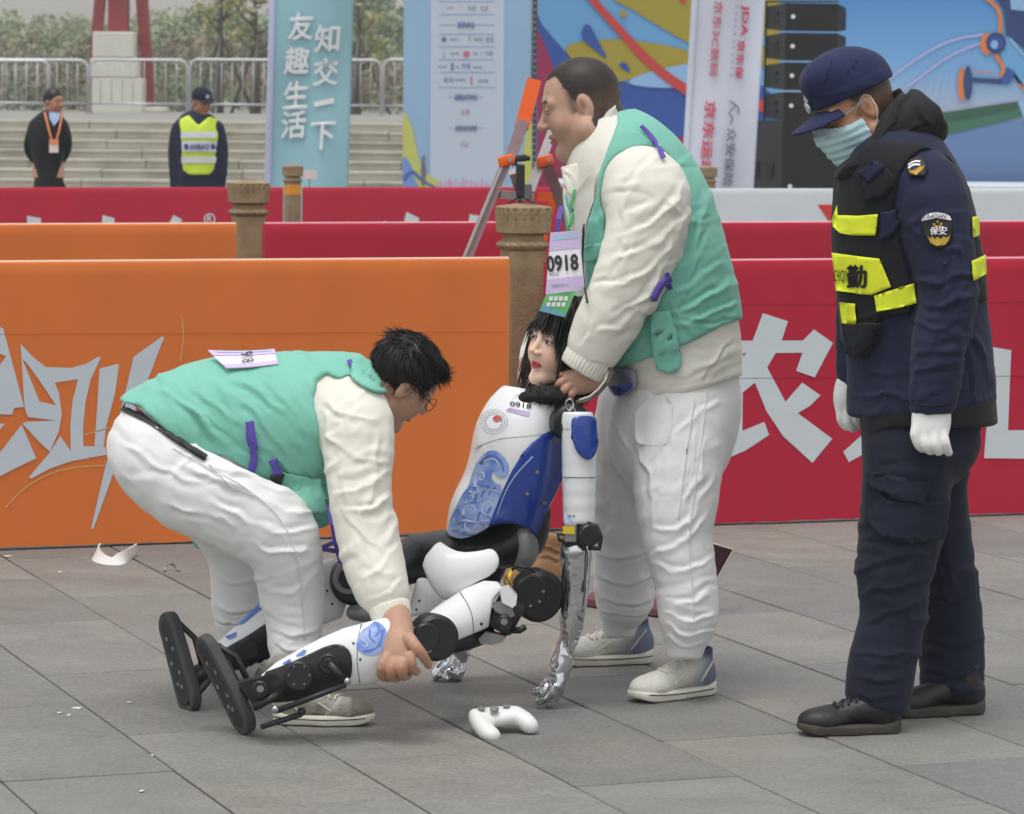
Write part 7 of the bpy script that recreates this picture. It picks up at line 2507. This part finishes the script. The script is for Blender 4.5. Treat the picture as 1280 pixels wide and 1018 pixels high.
# waist, hips
pel = shell('pelvis', [[(662, 640, RY, 26, .10), (648, 672, RY, 32, .115), (622, 684, RY, 24, .12), (585, 682, 9.44, 20, .11), (545, 688, 9.46, 22, .10), (512, 692, 9.48, 20, .08)]], None, M_rblk, RB_, .0055, RY, lambda V, N: .002 * vnoise(V * 30, 3))
shell('belly_plate', [[(655, 668, 9.36, 18, .06), (656, 690, 9.36, 15, .06), (654, 700, 9.37, 10, .05)]], None, M_rgrey, RB_, .004, RY)
shell('hip_guard', [[(535, 700, 9.13, 26, .05), (560, 718, 9.10, 34, .055), (590, 712, 9.09, 28, .05), (615, 702, 9.10, 20, .04)]], [bezier_round([(549, 674), (558, 683), (575, 691), (600, 689), (614, 685), (622, 692), (625, 704), (617, 718), (592, 730), (570, 744), (556, 752), (546, 744), (533, 722), (526, 702)], 1)], M_shell, RB_, .0036, 9.1, r=.004)
far_th = shell('far_thigh_guard', [[(520, 730, 9.36, 22, .06), (530, 750, 9.34, 22, .06), (520, 775, 9.32, 20, .05)]], [k8([(140, 285), (160, 278), (185, 282), (250, 375), (200, 425), (100, 450), (120, 350)])], M_shell, RB_, .004, 9.3)
for x, y in ((150, 378), (138, 415)):
    patch('screw', [k8(circ(x, y, 5, 5, 12))], [far_th], M_rblk2, far_th, .002, 2, 9.3)
hm = MB().disc(W(664, 740, 9.24), (.45, -1, -.1), .070, .07, 36, .012).build('hip_motor', M_rblk, RB_, auto=40)
MB().disc(W(662, 739, 9.16), (.45, -1, -.1), .045, .012, 30, .004).build('motor_face', M_rblk2, hm, auto=40)
for i in range(8):
    a_ = i * math.pi / 4
    MB().disc(W(662 + 18 * math.cos(a_) * .9, 739 + 18 * math.sin(a_), 9.155 + .03 * math.cos(a_) * .4), (.45, -1, -.1), .004, .006, 8).build('bolt', M_rmet, hm)
MB().tube([W(640, 712, 9.15), W(636, 722, 9.12), (W(634, 735, 9.12))], .006, 8).build('yellow_cable', M_yel2, RB_, smooth=True)
MB().tube([W(640, 712, 9.14), W(648, 708, 9.13), W(660, 710, 9.13), W(668, 716, 9.14)], .004, 8).build('black_cable', M_rblk, RB_, smooth=True)
MB().tube([W(633, 720, 9.12), W(640, 730, 9.11), W(638, 742, 9.11)], .004, 8).build('copper_cable', mat('copper', srgb(150, 110, 60), .4, metal=.5), RB_, smooth=True)
# near leg
th = shell('thigh_shell', [[(540, 790, 8.92, 24, .05), (572, 775, 8.98, 28, .056), (603, 758, 9.05, 33, .06), (625, 750, 9.09, 33, .06)]], [[(531, 770), (545, 758), (580, 736), (605, 726), (622, 727), (629, 736), (616, 750), (611, 784), (600, 789), (562, 805), (548, 792)]], M_shell, RB_, .0038, 9.0)
for x, y in ((300, 523), (412, 475)):
    patch('bolt_hole', [k8(circ(x, y, 6, 7, 14))], [th], M_rblk, th, .0015, 2, 9.0)
MB().tube([W(556, 806, 8.98), W(585, 800, 9.02), W(612, 790, 9.06)], .026, 14).build('thigh_underside', M_rblk, RB_, smooth=True)
kb = MB().box(W(632, 768, 9.04), (.075, .07, .09), Matrix.Rotation(.5, 3, 'Y'), .012).build('joint_block', M_rblk, RB_, auto=40)
MB().disc(W(630, 777, 8.99), (.1, -1, 0), .020, .03, 20, .003).build('joint_boss', M_rblk2, kb, auto=40)
MB().disc(W(630, 777, 8.955), (.1, -1, 0), .009, .006, 16).build('joint_pin', M_rmet, kb, auto=40)
MB().prism([W(x, y, 9.0) for x, y in k8([(400, 540), (430, 510), (520, 530), (500, 555), (460, 565), (410, 560)])], (0, .05, 0)).build('joint_plate', M_rgrey, kb)
MB().prism([W(x, y, 8.985) for x, y in k8([(490, 330), (530, 320), (565, 360), (560, 395), (545, 408), (500, 385)])], (0, .05, 0)).build('white_bracket', M_shell, kb)
MB().tube([W(640, 788, 8.99), W(650, 788, 8.985), W(656, 784, 8.98)], .009, 10).build('lever', M_rblk, kb, smooth=True)
MB().prism([W(x, y, 8.995) for x, y in k8([(460, 395), (490, 382), (540, 400), (555, 440), (530, 455), (470, 420)])], (0, .03, 0)).build('joint_plate', M_rgrey, kb)
kn = MB().disc(W(537, 794, 8.93), (.25, -1, .05), .060, .085, 36, .010).build('knee_motor', M_rblk, RB_, auto=40)
MB().disc(W(532, 796, 8.845), (.25, -1, .05), .036, .014, 30, .004).build('knee_cap', M_rblk2, kn, auto=40)
for (x, y, r, mm) in ((517, 788, .010, M_rmet), (517, 788, .006, M_rblk), (536, 812, .008, M_rgrey)):
    MB().disc(W(x, y, 8.842 - (.004 if mm is M_rblk else 0)), (.1, -1, 0), r, .006, 18).build('knee_bolt', mm, kn, auto=40)
MB().prism([W(x, y, 8.838) for x, y in ((530, 797), (542, 800), (541, 810), (531, 806))], (0, .01, 0)).build('knee_tab', M_rmet, kn)


def rod(name, a, b, r, m, par):
    return MB().tube([a, b], r, 10).build(name, m, par, smooth=True)


shinp = [(500, 768), (514, 782), (516, 800), (500, 836), (484, 847), (462, 856), (440, 856), (330, 885), (318, 866), (322, 848), (345, 828), (368, 815), (400, 798), (430, 785), (465, 776)]
sn = shell('shin_shell', [[(500, 803, 8.76, 37, .06), (470, 812, 8.745, 39, .06), (435, 822, 8.735, 38, .056), (400, 834, 8.73, 34, .05), (365, 846, 8.725, 27, .044), (335, 858, 8.72, 18, .036)]], [shinp], M_shell, RB_, .0038, 8.74, sub=None)
rec = patch('motor_bay', [k6(bezier_round([(468, 522), (560, 488), (650, 448), (740, 405), (792, 402), (828, 432), (834, 490), (826, 540), (790, 562), (700, 600), (560, 642), (505, 640), (490, 600)], 1))], [sn], M_rblk, sn, .003, 4, 8.72, .002)
pf = patch('peony_print', [k6(bezier_round([(850, 400), (865, 350), (905, 325), (925, 308), (965, 330), (975, 380), (965, 425), (925, 448), (880, 445), (850, 420)], 1))], [sn], M_cloud, sn, .0016, 3, 8.7)
for pts, m_ in (([(870, 380), (895, 400), (888, 415), (868, 402)], M_cloud2), ([(930, 320), (945, 350), (925, 370)], M_cloud3), ([(905, 340), (900, 375), (925, 395)], M_cloud3), ([(880, 430), (915, 425), (945, 405)], M_cloud3), ([(955, 345), (950, 385), (935, 410)], M_cloud3)):
    patch('petal', [stroke(k6(pts), 3.2, 1.2, 2)], [sn], m_, pf, .0026, 3, 8.7)
for pts in ([(556, 478), (585, 460), (590, 470), (560, 486)], [(610, 446), (640, 424), (652, 428), (640, 445), (612, 452)]):
    patch('blue_stripe', [k6(pts)], [sn], M_cloud3, sn, .002, 3, 8.7)
for x, y in ((838, 398), (865, 462)):
    patch('bolt_hole', [k6(circ(x, y, 5, 5, 12))], [sn], M_rblk2, sn, .0015, 2, 8.7)
patch('panel_gap', [stroke([(452, 779), (447, 800), (446, 830), (450, 854)], .8, .8, 2)], [sn], M_rblk2, sn, .001, 3, 8.7)
patch('panel_gap', [stroke([(575, 740), (590, 765), (592, 792)], .8, .8, 2)], [th], M_rblk2, th, .001, 3, 9.0)
patch('panel_gap', [stroke([(592, 560), (625, 548), (660, 546), (697, 540)], .7, .7, 2)], [torso], M_rgrey, torso, .001, 4, RY)
FZ = 8.655
cv_ = MB().disc(W(374, 844, FZ + .03), (0, -1, .05), .037, .03, 32, .004).build('motor_cover', M_rblk2, RB_, auto=40)
for i in range(6):
    a_ = i * math.pi / 3
    MB().disc(W(374 + 13 * math.cos(a_), 844 + 13 * math.sin(a_), FZ), (0, -1, 0), .0025, .004, 8).build('cover_screw', M_rmet, cv_)
MB().disc(W(411, 829, FZ + .03), (0, -1, .05), .026, .028, 28, .004).build('motor_hub', M_rblk2, RB_, auto=40)
MB().disc(W(411, 829, FZ), (0, -1, .05), .013, .01, 20, .002).build('motor_hub_cap', M_rblk, RB_, auto=40)
rod('crank', W(411, 829, FZ - .008), W(432, 852, FZ - .008), .010, M_rblk2, RB_)
MB().sphere(W(434, 852, FZ - .012), .010, 12).build('ball_joint', M_rmet, RB_, smooth=True)
rod('link_rod', W(432, 856, FZ - .012), W(346, 889, FZ - .012), .0075, M_rblk2, RB_)
MB().sphere(W(344, 887, FZ - .014), .011, 12).build('ball_joint', M_rmet, RB_, smooth=True)
MB().sphere(W(377, 890, FZ + .0), .011, 12).build('ball_joint', M_rblk2, RB_, smooth=True)
rod('link_rod', W(377, 893, FZ), W(326, 909, FZ + .0), .0075, M_rblk2, RB_)
MB().prism([W(x, y, FZ + .02) for x, y in k6([(430, 545), (520, 520), (560, 560), (545, 620), (500, 620), (470, 612), (435, 590)])], (0, .06, 0)).build('ankle_bracket', M_rblk, RB_)
MB().disc(W(325.5, 861, FZ + .02), (0, -1, 0), .022, .02, 24, .003).build('ankle_boss', M_rblk2, RB_, auto=40)
MB().disc(W(325.5, 861, FZ - .002), (0, -1, 0), .009, .006, 16).build('ankle_pin', M_rmet, RB_, auto=40)
MB().prism([W(x, y, FZ + .03) for x, y in k6([(375, 560), (440, 540), (450, 580), (500, 610), (470, 660), (440, 670), (430, 640)])], (0, .05, 0)).build('ankle_bracket', M_rblk, RB_)
rod('link_rod', W(318, 885, FZ + .01), W(348, 868, FZ + .01), .010, M_rblk, RB_)


def foot(A, B, YA, YB, wdir, nrm, L_extra=.02, width=.098, thick=.030, label=None):
    a, b = W(*A, YA), W(*B, YB)
    t = (b - a).normalized(); L = (b - a).length
    w = Vector(wdir); w = (w - t * w.dot(t)).normalized()
    n = t.cross(w)
    if n.dot(Vector(nrm)) < 0: n = -n
    c = (a + b) / 2
    R = np.array([[t.x, w.x, n.x], [t.y, w.y, n.y], [t.z, w.z, n.z]])
    hl = L / 2 - width / 2

    def f(P):
        g = P.copy(); g[:, 2] = 0
        d2 = rcone(g, (-hl, 0, 0), (hl, 0, 0), width * .44, width * .5)
        return smax(smax(d2, P[:, 2], .006), -thick - P[:, 2], .008)

    def rec_(P):
        g = P.copy(); g[:, 2] = 0
        d2 = rcone(g, (-hl, 0, 0), (hl * .95, 0, 0), width * .28, width * .33)
        return np.maximum(np.maximum(d2, P[:, 2] - .0012), -.004 - P[:, 2])
    out = None
    for nm, fn, m_ in (('sole_plate', f, M_pad), ('sole_inset', rec_, M_padd)):
        V, Q = sdf_arrays(fn, (-L / 2 - .02, -.08, -.05), (L / 2 + .02, .08, .02), .0026, 1)
        Wd = V @ R.T + np.array(c)
        o = mesh(nm, Wd, Q, m_, RB_ if out is None else out, True)
        if out is None: out = o
    for (u, v) in ((-.7, .12), (-.35, -.3), (0, .28), (.35, -.28), (.62, .2), (.75, -.1)):
        p = c + t * u * hl + w * v * width * .5 + n * .001
        MB().disc(p, n, .006, .002, 12).build('sole_screw', M_rmet, out)
    # rails behind the plate
    for s in (-.32, .32):
        MB().tube([c - t * hl * 1.0 + w * width * s - n * thick * .9, c - t * hl * .5 + w * width * s - n * (thick + .030), c + t * hl * .4 + w * width * s - n * (thick + .03)], .008, 8).build('foot_rail', M_rblk, out, smooth=True)
    MB().tube([c + t * hl * .55 - n * thick * .8, c + t * hl * .35 - n * (thick + .05)], .022, 12).build('foot_mount', M_rblk, out, smooth=True)
    return c, t, w, n


foot((244, 795), (307, 919), 8.83, 8.77, (-.56, .82, .0), (-.85, -.5, .1), width=.098)
foot((201, 764), (236, 892), 9.22, 9.13, (-.56, .82, .0), (-.9, -.5, .1), width=.098)
rod('ankle_strut', W(300, 860, 8.80), W(330, 862, 8.72), .022, M_rblk, RB_)
# far leg
fs = shell('far_shin_shell', [[(424, 732, 9.27, 36, .055), (380, 758, 9.24, 38, .055), (335, 787, 9.21, 33, .05), (295, 812, 9.19, 25, .042), (266, 830, 9.18, 16, .034)]], [[(398, 690), (424, 698), (440, 730), (428, 772), (402, 782), (360, 800), (320, 838), (262, 845), (258, 815), (275, 800), (327, 753)]], M_shell, RB_, .004, 9.2)
for pts in ([(310, 355), (460, 235), (478, 235), (478, 255), (400, 320), (345, 335)], [(325, 372), (372, 352), (370, 372), (340, 385)], [(280, 398), (300, 385), (310, 398), (300, 410)]):
    patch('blue_stripe', [k6(pts)], [fs], M_cloud3, fs, .002, 3, 9.2)
patch('motor_bay', [k6(bezier_round([(330, 415), (420, 365), (500, 310), (520, 320), (520, 480), (430, 520), (340, 520), (300, 440)], 1))], [fs], M_rblk, fs, .003, 4, 9.15, .002)
MB().disc(W(311, 811, 9.14), (0, -1, 0), .028, .02, 24, .003).build('motor_cover', M_rblk2, RB_, auto=40)
for x, y in ((732, 188), (752, 240)):
    patch('bolt_hole', [k6(circ(x, y, 5, 5, 12))], [fs], M_rblk2, fs, .0015, 2, 9.2)
fk = MB().disc(W(438, 724, 9.26), (.2, -1, 0), .062, .08, 32, .01).build('far_knee_motor', M_rblk, RB_, auto=40)
MB().disc(W(435, 723, 9.18), (.2, -1, 0), .042, .012, 28, .003).build('knee_ring', M_rgrey, fk, auto=40)
MB().disc(W(436, 723, 9.168), (.2, -1, 0), .028, .008, 24, .002).build('knee_face', M_rblk, fk, auto=40)
MB().tube([W(445, 735, 9.30), W(490, 715, 9.36), W(520, 700, 9.42)], [.045, .05, .06], 16).build('far_thigh', M_rblk, RB_, smooth=True)
shell('far_knee_guard', [[(440, 766, 9.2, 7, .03), (452, 765, 9.2, 10, .04), (464, 768, 9.2, 8, .03)]], None, M_rgrey, RB_, .004, 9.2)
rod('far_ankle_strut', W(268, 832, 9.18), W(232, 858, 9.16), .022, M_rblk, RB_)
rod('link_rod', W(262, 850, 9.12), W(236, 880, 9.13), .009, M_rblk, RB_)
# leash with a clip held by the standing man
M_leash = mat('leash_cord', srgb(96, 90, 78), .7, var=.3, vscale=80)
le = empty('leash', W(705, 512, 9.27), 'dark cord leash with steel clip looped from the robot shoulder to hand', 'leash')
MB().tube([W(720, 503, 9.24), W(735, 500, 9.235), (W(748, 492, 9.24)), W(760, 478, 9.26), W(766, 466, 9.28), W(760, 458, 9.29)], .005, 8).build('cord', M_leash, le, smooth=True)
MB().tube([W(724, 500, 9.235), W(737, 496, 9.232), (W(748, 487, 9.235)), W(757, 475, 9.25), W(760, 464, 9.28)], .003, 8).build('cord', mat('leash_pale', srgb(186, 186, 176), .7), le, smooth=True)
MB().tube([W(712 + 5 * math.cos(t), 506 + 7 * math.sin(t), 9.235) for t in np.linspace(0, 2 * math.pi, 14)], .0026, 8).build('clip', M_rmet, le, smooth=True)
MB().tube([W(715 + 4 * math.cos(t), 515 + 6 * math.sin(t), 9.235) for t in np.linspace(0, 2 * math.pi, 14)], .0022, 8).build('ring', M_rmet, le, smooth=True)

# ================================================================== SMALL THINGS ON THE GROUND
M_pad_w = mat('controller_white', srgb(226, 226, 224), .42, var=.02)
gpd = empty('game_controller', on_ground(628, 915), 'white game controller with grey thumbsticks lying on the paving', 'controller')
gch = [Chain(c, 3) for c in ([(598, 898, 8.855, 10.5, .040), (620, 897, 8.86, 11, .046), (644, 894, 8.87, 10, .040)], [(598, 899, 8.845, 9.5, .032), (603, 908, 8.81, 9.5, .026), (611, 917, 8.775, 8.5, .022), (617, 920, 8.76, 6.5, .016)],
                             [(644, 895, 8.87, 9, .032), (654, 900, 8.85, 9, .026), (661, 906, 8.83, 8, .02), (664, 908.5, 8.825, 6, .015)])]
def gpf(P):
    d = smin(smin(gch[0](P), gch[1](P), .012), gch[2](P), .012)
    return d
lo, hi = bounds(*gch)
gb = sdf_obj('shell', gpf, lo, hi, .0026, M_pad_w, gpd, 1)
for x, y, Yv in ((602, 887, 8.83), (633, 884, 8.85)):
    s_ = MB().disc(W(x, y + 2, Yv), (0, -.15, 1), .005, .012, 14).build('stick', M_rgrey, gpd, auto=40)
    MB().disc(W(x, y - 1, Yv), (0, -.15, 1), .010, .004, 18, .001).build('stick_cap', M_rgrey, s_, auto=40)
MB().disc(W(618, 889, 8.82), (0, -.3, 1), .012, .010, 18, .002).build('direction_pad', M_rgrey, gpd, auto=40)

# tan boot
M_suede = mat('tan_suede', srgb(142, 108, 76), .9, var=.15, vscale=30, bump=.3, bscale=120)
bt = empty('boot', on_ground(690, 741), 'empty tan suede boot behind the robot torso', 'boot')
bch = [Chain(c, 3) for c in ([(640, 724, 11.3, 12, .04), (660, 720, 11.3, 17, .045), (690, 712, 11.3, 25, .045), (704, 718, 11.3, 18, .045)], [(696, 712, 11.3, 18, .045), (692, 692, 11.3, 17, .043), (688, 672, 11.3, 17, .043)])]
lo, hi = bounds(*bch)
sdf_obj('upper', lambda P: smax(smin(bch[0](P), bch[1](P), .02), poly_sdf(P, [(600, 668), (740, 668), (740, 735), (600, 735)], 11.3), .004), lo, hi, .005, M_suede, bt, 1, folds([([(670, 700), (685, 695), (700, 700)], 4, .006), ([(672, 688), (688, 684), (702, 690)], 3, .005)], .004, (20, 20, 20), 4, .003, (30, 30, 30), 11.3))
bs = Chain([(636, 736, 11.3, 5, .042), (670, 737, 11.3, 5, .045), (706, 737, 11.3, 5.5, .042)], 2)
sdf_obj('sole', bs, bs.lo - .02, bs.hi + .02, .005, M_sole_b, bt, 1)

# maroon case lying open
M_mar = mat('maroon_board', srgb(88, 26, 40), .5, var=.12, vscale=8)
M_marl = mat('maroon_cover', srgb(108, 58, 66), .5, var=.1, vscale=8)
mc = empty('open_case', on_ground(800, 765), 'dark maroon case lying open behind the standing man', 'case')
b0 = [on_ground(x, y, .004) for x, y in ((731, 757), (748, 741), (846, 744), (831, 772))]
MB().prism(b0, (0, 0, .022)).build('base', M_marl, mc)
ld = MB().prism([W(x, y, 10.98) for x, y in ((812, 712), (886, 679), (916, 688), (894, 727), (886, 742), (826, 764))], (0, .014, 0)).build('lid', mat('maroon_lid', srgb(62, 20, 30), .5, var=.12, vscale=8), mc)
MB().tube([W(886, 678, 10.97), W(917, 687, 10.97), W(895, 727, 10.97)], .0035, 6).build('lid_trim', mat('case_trim', srgb(190, 180, 178), .5), ld)

# curled white strip by the orange barrier
ws = MB()
path = [on_ground(122, 694) + Vector((0, .01, .012)), on_ground(117, 699) + Vector((0, .01, .008)), on_ground(124, 703) + Vector((0, 0, .004)), on_ground(140, 706, .0) + Vector((0, 0, .003)), on_ground(155, 704) + Vector((0, 0, .010)), on_ground(164, 699) + Vector((0, .0, .014)), on_ground(169, 695) + Vector((0, .0, .014))]
path = [Vector(p) for p in smooth_open([tuple(p) for p in path], 2)]
ws.ribbon(path, .06, (0.1, .9, .35), .0025)
o_ = ws.build('plastic_strip', mat('white_plastic', srgb(222, 222, 218), .5), None, auto=40)
tag(o_, 'curled white plastic strip lying under the orange barrier', 'strip')
lw_ = MB().tube([on_ground(205, 716) + Vector((0, 0, .005)), on_ground(208, 714) + Vector((0, 0, .02)), on_ground(216, 713.5) + Vector((0, 0, .022)), on_ground(224, 716) + Vector((0, 0, .006))], .004, 8).build('wire_loop', M_rgrey, None, smooth=True)
tag(lw_, 'small grey wire loop sticking up from a paving joint', 'wire')
M_scrap = mat('scrap_paper', srgb(206, 206, 202), .8)
for (x, y, r, lb) in ((96, 886, .014, 'largest white scrap of a small cluster on the left paving'), (74, 892, .007, 'tiny white scrap left of the larger scrap on the paving'), (86, 895, .006, 'tiny white scrap below the larger scrap on the paving'), (162, 879, .009, 'white scrap left of the robot feet'),
                      (177, 990, .009, 'white scrap near the bottom left of the paving'), (9, 696, .018, 'flat white scrap at the far left edge under orange barrier'), (75, 716, .010, 'white scrap left of the curled strip'), (190, 945, .005, 'tiny white scrap below the robot feet')):
    c = on_ground(x, y)
    n = 6
    pts = [c + Vector((math.cos(2 * math.pi * k / n) * r * random.uniform(.5, 1.2), math.sin(2 * math.pi * k / n) * r * random.uniform(.8, 1.8), .0015 + random.uniform(0, .0015))) for k in range(n)]
    so_ = MB().prism(pts, (0, 0, .0006)).build('paper_scrap', M_scrap)
    tag(so_, lb, 'scrap', 'white scraps on the paving')

# ================================================================== THE TWO OFFICIALS BEHIND
def small_person(px0, Yp, name_label, torso_rows, arms, legs, mt, ml, headpos, fwd, hair_m, skin, cap_m=None):
    root = empty('person', Vector((W(px0, 300, Yp).x, Yp, 0)), name_label, 'person')
    hd = make_head('head', W(*headpos, Yp), fwd, (0, 0, 1), (.92, .92, .98), M_skin, root, dict(skin=skin, hair=srgb(26, 24, 24), buzz=cap_m is not None), dict(neck_dir=(-.03, 0, -.17)), h=.005)
    hands = []
    for a in arms:
        e = a[-1]
        hands.append(hand_arrays([[(e[0] - 4 + 2.4 * k, e[1] + 10, Yp - .05, 1.6, .011), (e[0] - 3 + 2.2 * k, e[1] + 19, Yp - .07, 1.4, .010)] for k in range(4)], skin, palm=[[(e[0], e[1], Yp, 4.5, .02), (e[0], e[1] + 11, Yp - .04, 5.5, .018)]], h=.006))
    core = tube_arrays([(headpos[0], headpos[1] + 20, Yp, 6, .05)] + [(r[0], r[1], Yp, r[3] * .6, r[4] * .6) for r in torso_rows[1:4]], skin, .014)
    join_body('body', [hd[:3], core] + hands, M_skin, root)
    tc = Chain([(r[0], r[1], Yp, r[3], r[4]) for r in torso_rows], 3)
    ac = [Chain([(r[0], r[1], Yp + (r[3] if len(r) > 3 else 0), r[2], r[2] * Yp / F) for r in a], 3) for a in arms]
    lc = [Chain([(r[0], r[1], Yp, r[2], r[2] * Yp / F) for r in a], 3) for a in legs]

    def fj(P):
        d = tc(P)
        for c in ac: d = smin(d, c(P), .03)
        return smax(d, -rcone(P, W(headpos[0], headpos[1] - 10, Yp), W(headpos[0], headpos[1] + 28, Yp), .09, .045), .01)

    def fl_(P):
        d = lc[0](P)
        for c in lc[1:]: d = smin(d, c(P), .04)
        return d
    lo, hi = bounds(tc, *ac)
    j = sdf_obj('jacket', fj, lo, hi, .011, mt, root, 2, folds([], .006, (7, 7, 5), px0, .004, (12, 12, 9)))
    lo, hi = bounds(*lc)
    sdf_obj('trousers', fl_, lo, hi, .014, ml, root, 2, folds([], .006, (7, 7, 4), px0 + 1))
    R = frame(fwd); sc_ = np.array((.92, .92, .98)); hp = np.array(W(*headpos, Yp))
    for x in (-.12, .12):
        c = Vector((root.location.x + x, Yp - .05, .045))
        MB().sphere(c, (.05, .13, .045), 12).build('shoe', M_leather, root, smooth=True)

    def hf(P):
        if cap_m is None:
            d = ellipsoid(P, (-.016, 0, .042), (.102, .083, .092))
            d = smax(d, -ellipsoid(P, (.11, 0, -.03), (.09, .1, .095)), .01)
            return smax(d, -.07 - P[:, 2] - .3 * P[:, 0], .01)
        d = ellipsoid(P, (-.004, 0, .062), (.112, .094, .088))
        d = smax(d, .034 - P[:, 2], .005)
        b_ = np.maximum(np.maximum((np.sqrt(((P[:, 0] - .05) / .125) ** 2 + (P[:, 1] / .085) ** 2) - 1) * .085, np.abs(P[:, 2] - .036 + .2 * np.maximum(P[:, 0] - .08, 0)) - .006), .05 - P[:, 0])
        return np.minimum(d, b_)
    V, Q = sdf_arrays(hf, (-.14, -.12, -.08), (.2, .12, .17), .006, 1)
    hh = mesh('cap' if cap_m else 'hair', (V * sc_) @ R.T + hp, Q, hair_m, root, True)
    return root, j, hh, (lambda l: Vector(tuple((np.array(l) * sc_) @ R.T + hp)))


M_suit = cloth('black_suit_cloth', srgb(30, 31, 36), .75, .2, 10)
skb = np.array(srgb(176, 128, 104))
p1_, j1, h1_, t1f = small_person(62, 30.0, 'man in black suit with orange lanyard standing before the steps',
    [(67, 143, 0, 7, .06), (62, 155, 0, 20, .11), (60, 172, 0, 23, .125), (60, 195, 0, 19, .11), (61, 215, 0, 17, .10), (62, 240, 0, 20, .11)],
    [[(43, 157, 7.5), (38, 172, 6.8), (37, 188, 6.2, .06), (46, 203, 5.2, .18)], [(78, 157, 7.5), (83, 172, 6.8), (83, 188, 6.2, .06), (75, 203, 5.2, .18)]],
    [[(53, 236, 11), (52, 290, 9), (51, 352, 7)], [(72, 236, 11), (73, 290, 9), (74, 352, 7)]], M_suit, M_suit, (67, 128), (.80, -.58, -.05), M_hair, skb)
shp = patch('shirt_front', [[(61, 141), (72, 141), (73, 150), (67, 158), (62, 150)]], [j1], mat('pale_blue_shirt', srgb(160, 180, 212), .8), p1_, .012, 3, 30)
M_lan = mat('orange_lanyard', srgb(226, 138, 92), .7)
ln = strap('lanyard', [(57, 142), (60, 158), (64, 174)], 2.4, [j1], M_lan, p1_, .02, 30)
strap('lanyard', [(76, 142), (74, 158), (70, 174)], 2.4, [j1], M_lan, p1_, .02, 30)
cd = flat('pass_card', [[(61.5, 174), (73, 174), (73, 191), (61.5, 191)]], lambda x, y: W(x, y, 29.82), mat('pass_white', srgb(230, 214, 210), .6), p1_)
flat('card_header', [[(61.5, 174), (73, 174), (73, 180), (61.5, 180)]], lambda x, y: W(x, y, 29.81), M_lan, cd)
M_hiv = mat('hi_vis_yellow', srgb(206, 232, 70), .6, var=.06, vscale=8, bump=.2, bscale=10)
p2_, j2, h2_, t2f = small_person(247, 30.3, 'officer in navy uniform and lime hi-vis vest standing before the steps',
    [(252, 145, 0, 8, .06), (249, 155, 0, 26, .11), (247, 170, 0, 29, .13), (247, 195, 0, 28, .13), (247, 220, 0, 26, .125), (247, 240, 0, 26, .125)],
    [[(223, 160, 8.5), (218, 180, 7.5), (217, 205, 6.8), (219, 236, 5.8)], [(272, 160, 8.5), (277, 180, 7.5), (278, 205, 6.8), (276, 236, 5.8)]],
    [[(236, 236, 12), (234, 290, 10), (233, 356, 8)], [(260, 236, 12), (262, 290, 10), (263, 356, 8)]], M_navy, M_navyp, (252, 129), (.55, -.80, -.12), M_navyp, skb, True)
tg = Chain([(249, 150, 30.3, 24, .12), (247, 170, 30.3, 30, .145), (247, 195, 30.3, 30, .145), (247, 222, 30.3, 27, .14)], 3)
vpoly = [(222, 150), (236, 144), (248, 157), (262, 146), (273, 150), (274, 165), (270, 185), (268, 212), (262, 219), (236, 219), (228, 213), (227, 185), (226, 165)]
hv = sdf_obj('hi_vis_vest', lambda P: smax(tg(P), poly_sdf(P, vpoly, 30.3), .01), tg.lo - .03, tg.hi + .03, .010, M_hiv, p2_, 2, folds([], .004, (9, 9, 7), 3))
M_refl = mat('reflective_band', srgb(206, 214, 214), .45)
for y in (169, 200): patch('reflective_band', [[(227, y - 4), (270, y - 4), (269, y + 4), (227, y + 4)]], [hv], M_refl, hv, .008, 4, 30.3)
bn = patch('lettered_band', [[(228, 177), (270, 177), (270, 190), (229, 190)]], [hv], mat('band_pale_blue', srgb(204, 214, 230), .5), hv, .01, 4, 30.3)
ptext('vest_lettering', 'ANBAO', (249, 183.5), [bn], mat('band_ink', srgb(60, 70, 130), .6), bn, (24, 6.5), bold=.02, off=.008, Yd=30.3)
for x in (233, 266): patch('emblem', [circ(x, 183.5, 3, 3.6, 14)], [bn], MATS['band_ink'], bn, .008, 3, 30.3)
MB().disc(t2f((.105, 0, .07)), Vector(frame((.55, -.80, -.12))[:, 0]), .02, .008, 14).build('cap_badge', M_badge, h2_)

# hand-held sign edge seen beside the yellow-banded post
sg_ = flat('small_sign', [[(379, 213), (396, 213), (396, 224), (379, 224)]], lambda x, y: W(x, y, 28.9), mat('sign_pale', srgb(226, 208, 208), .6), None)
sg_.modifiers.new('thickness', 'SOLIDIFY').thickness = .01
tag(sg_, 'small pale pink sign on a thin rod beside the yellow-banded post', 'sign')
MB().tube([W(387, 219, 28.91), Vector((W(387, 224, 28.91).x, 28.91, 0))], .006, 6).build('rod', M_pole, sg_)
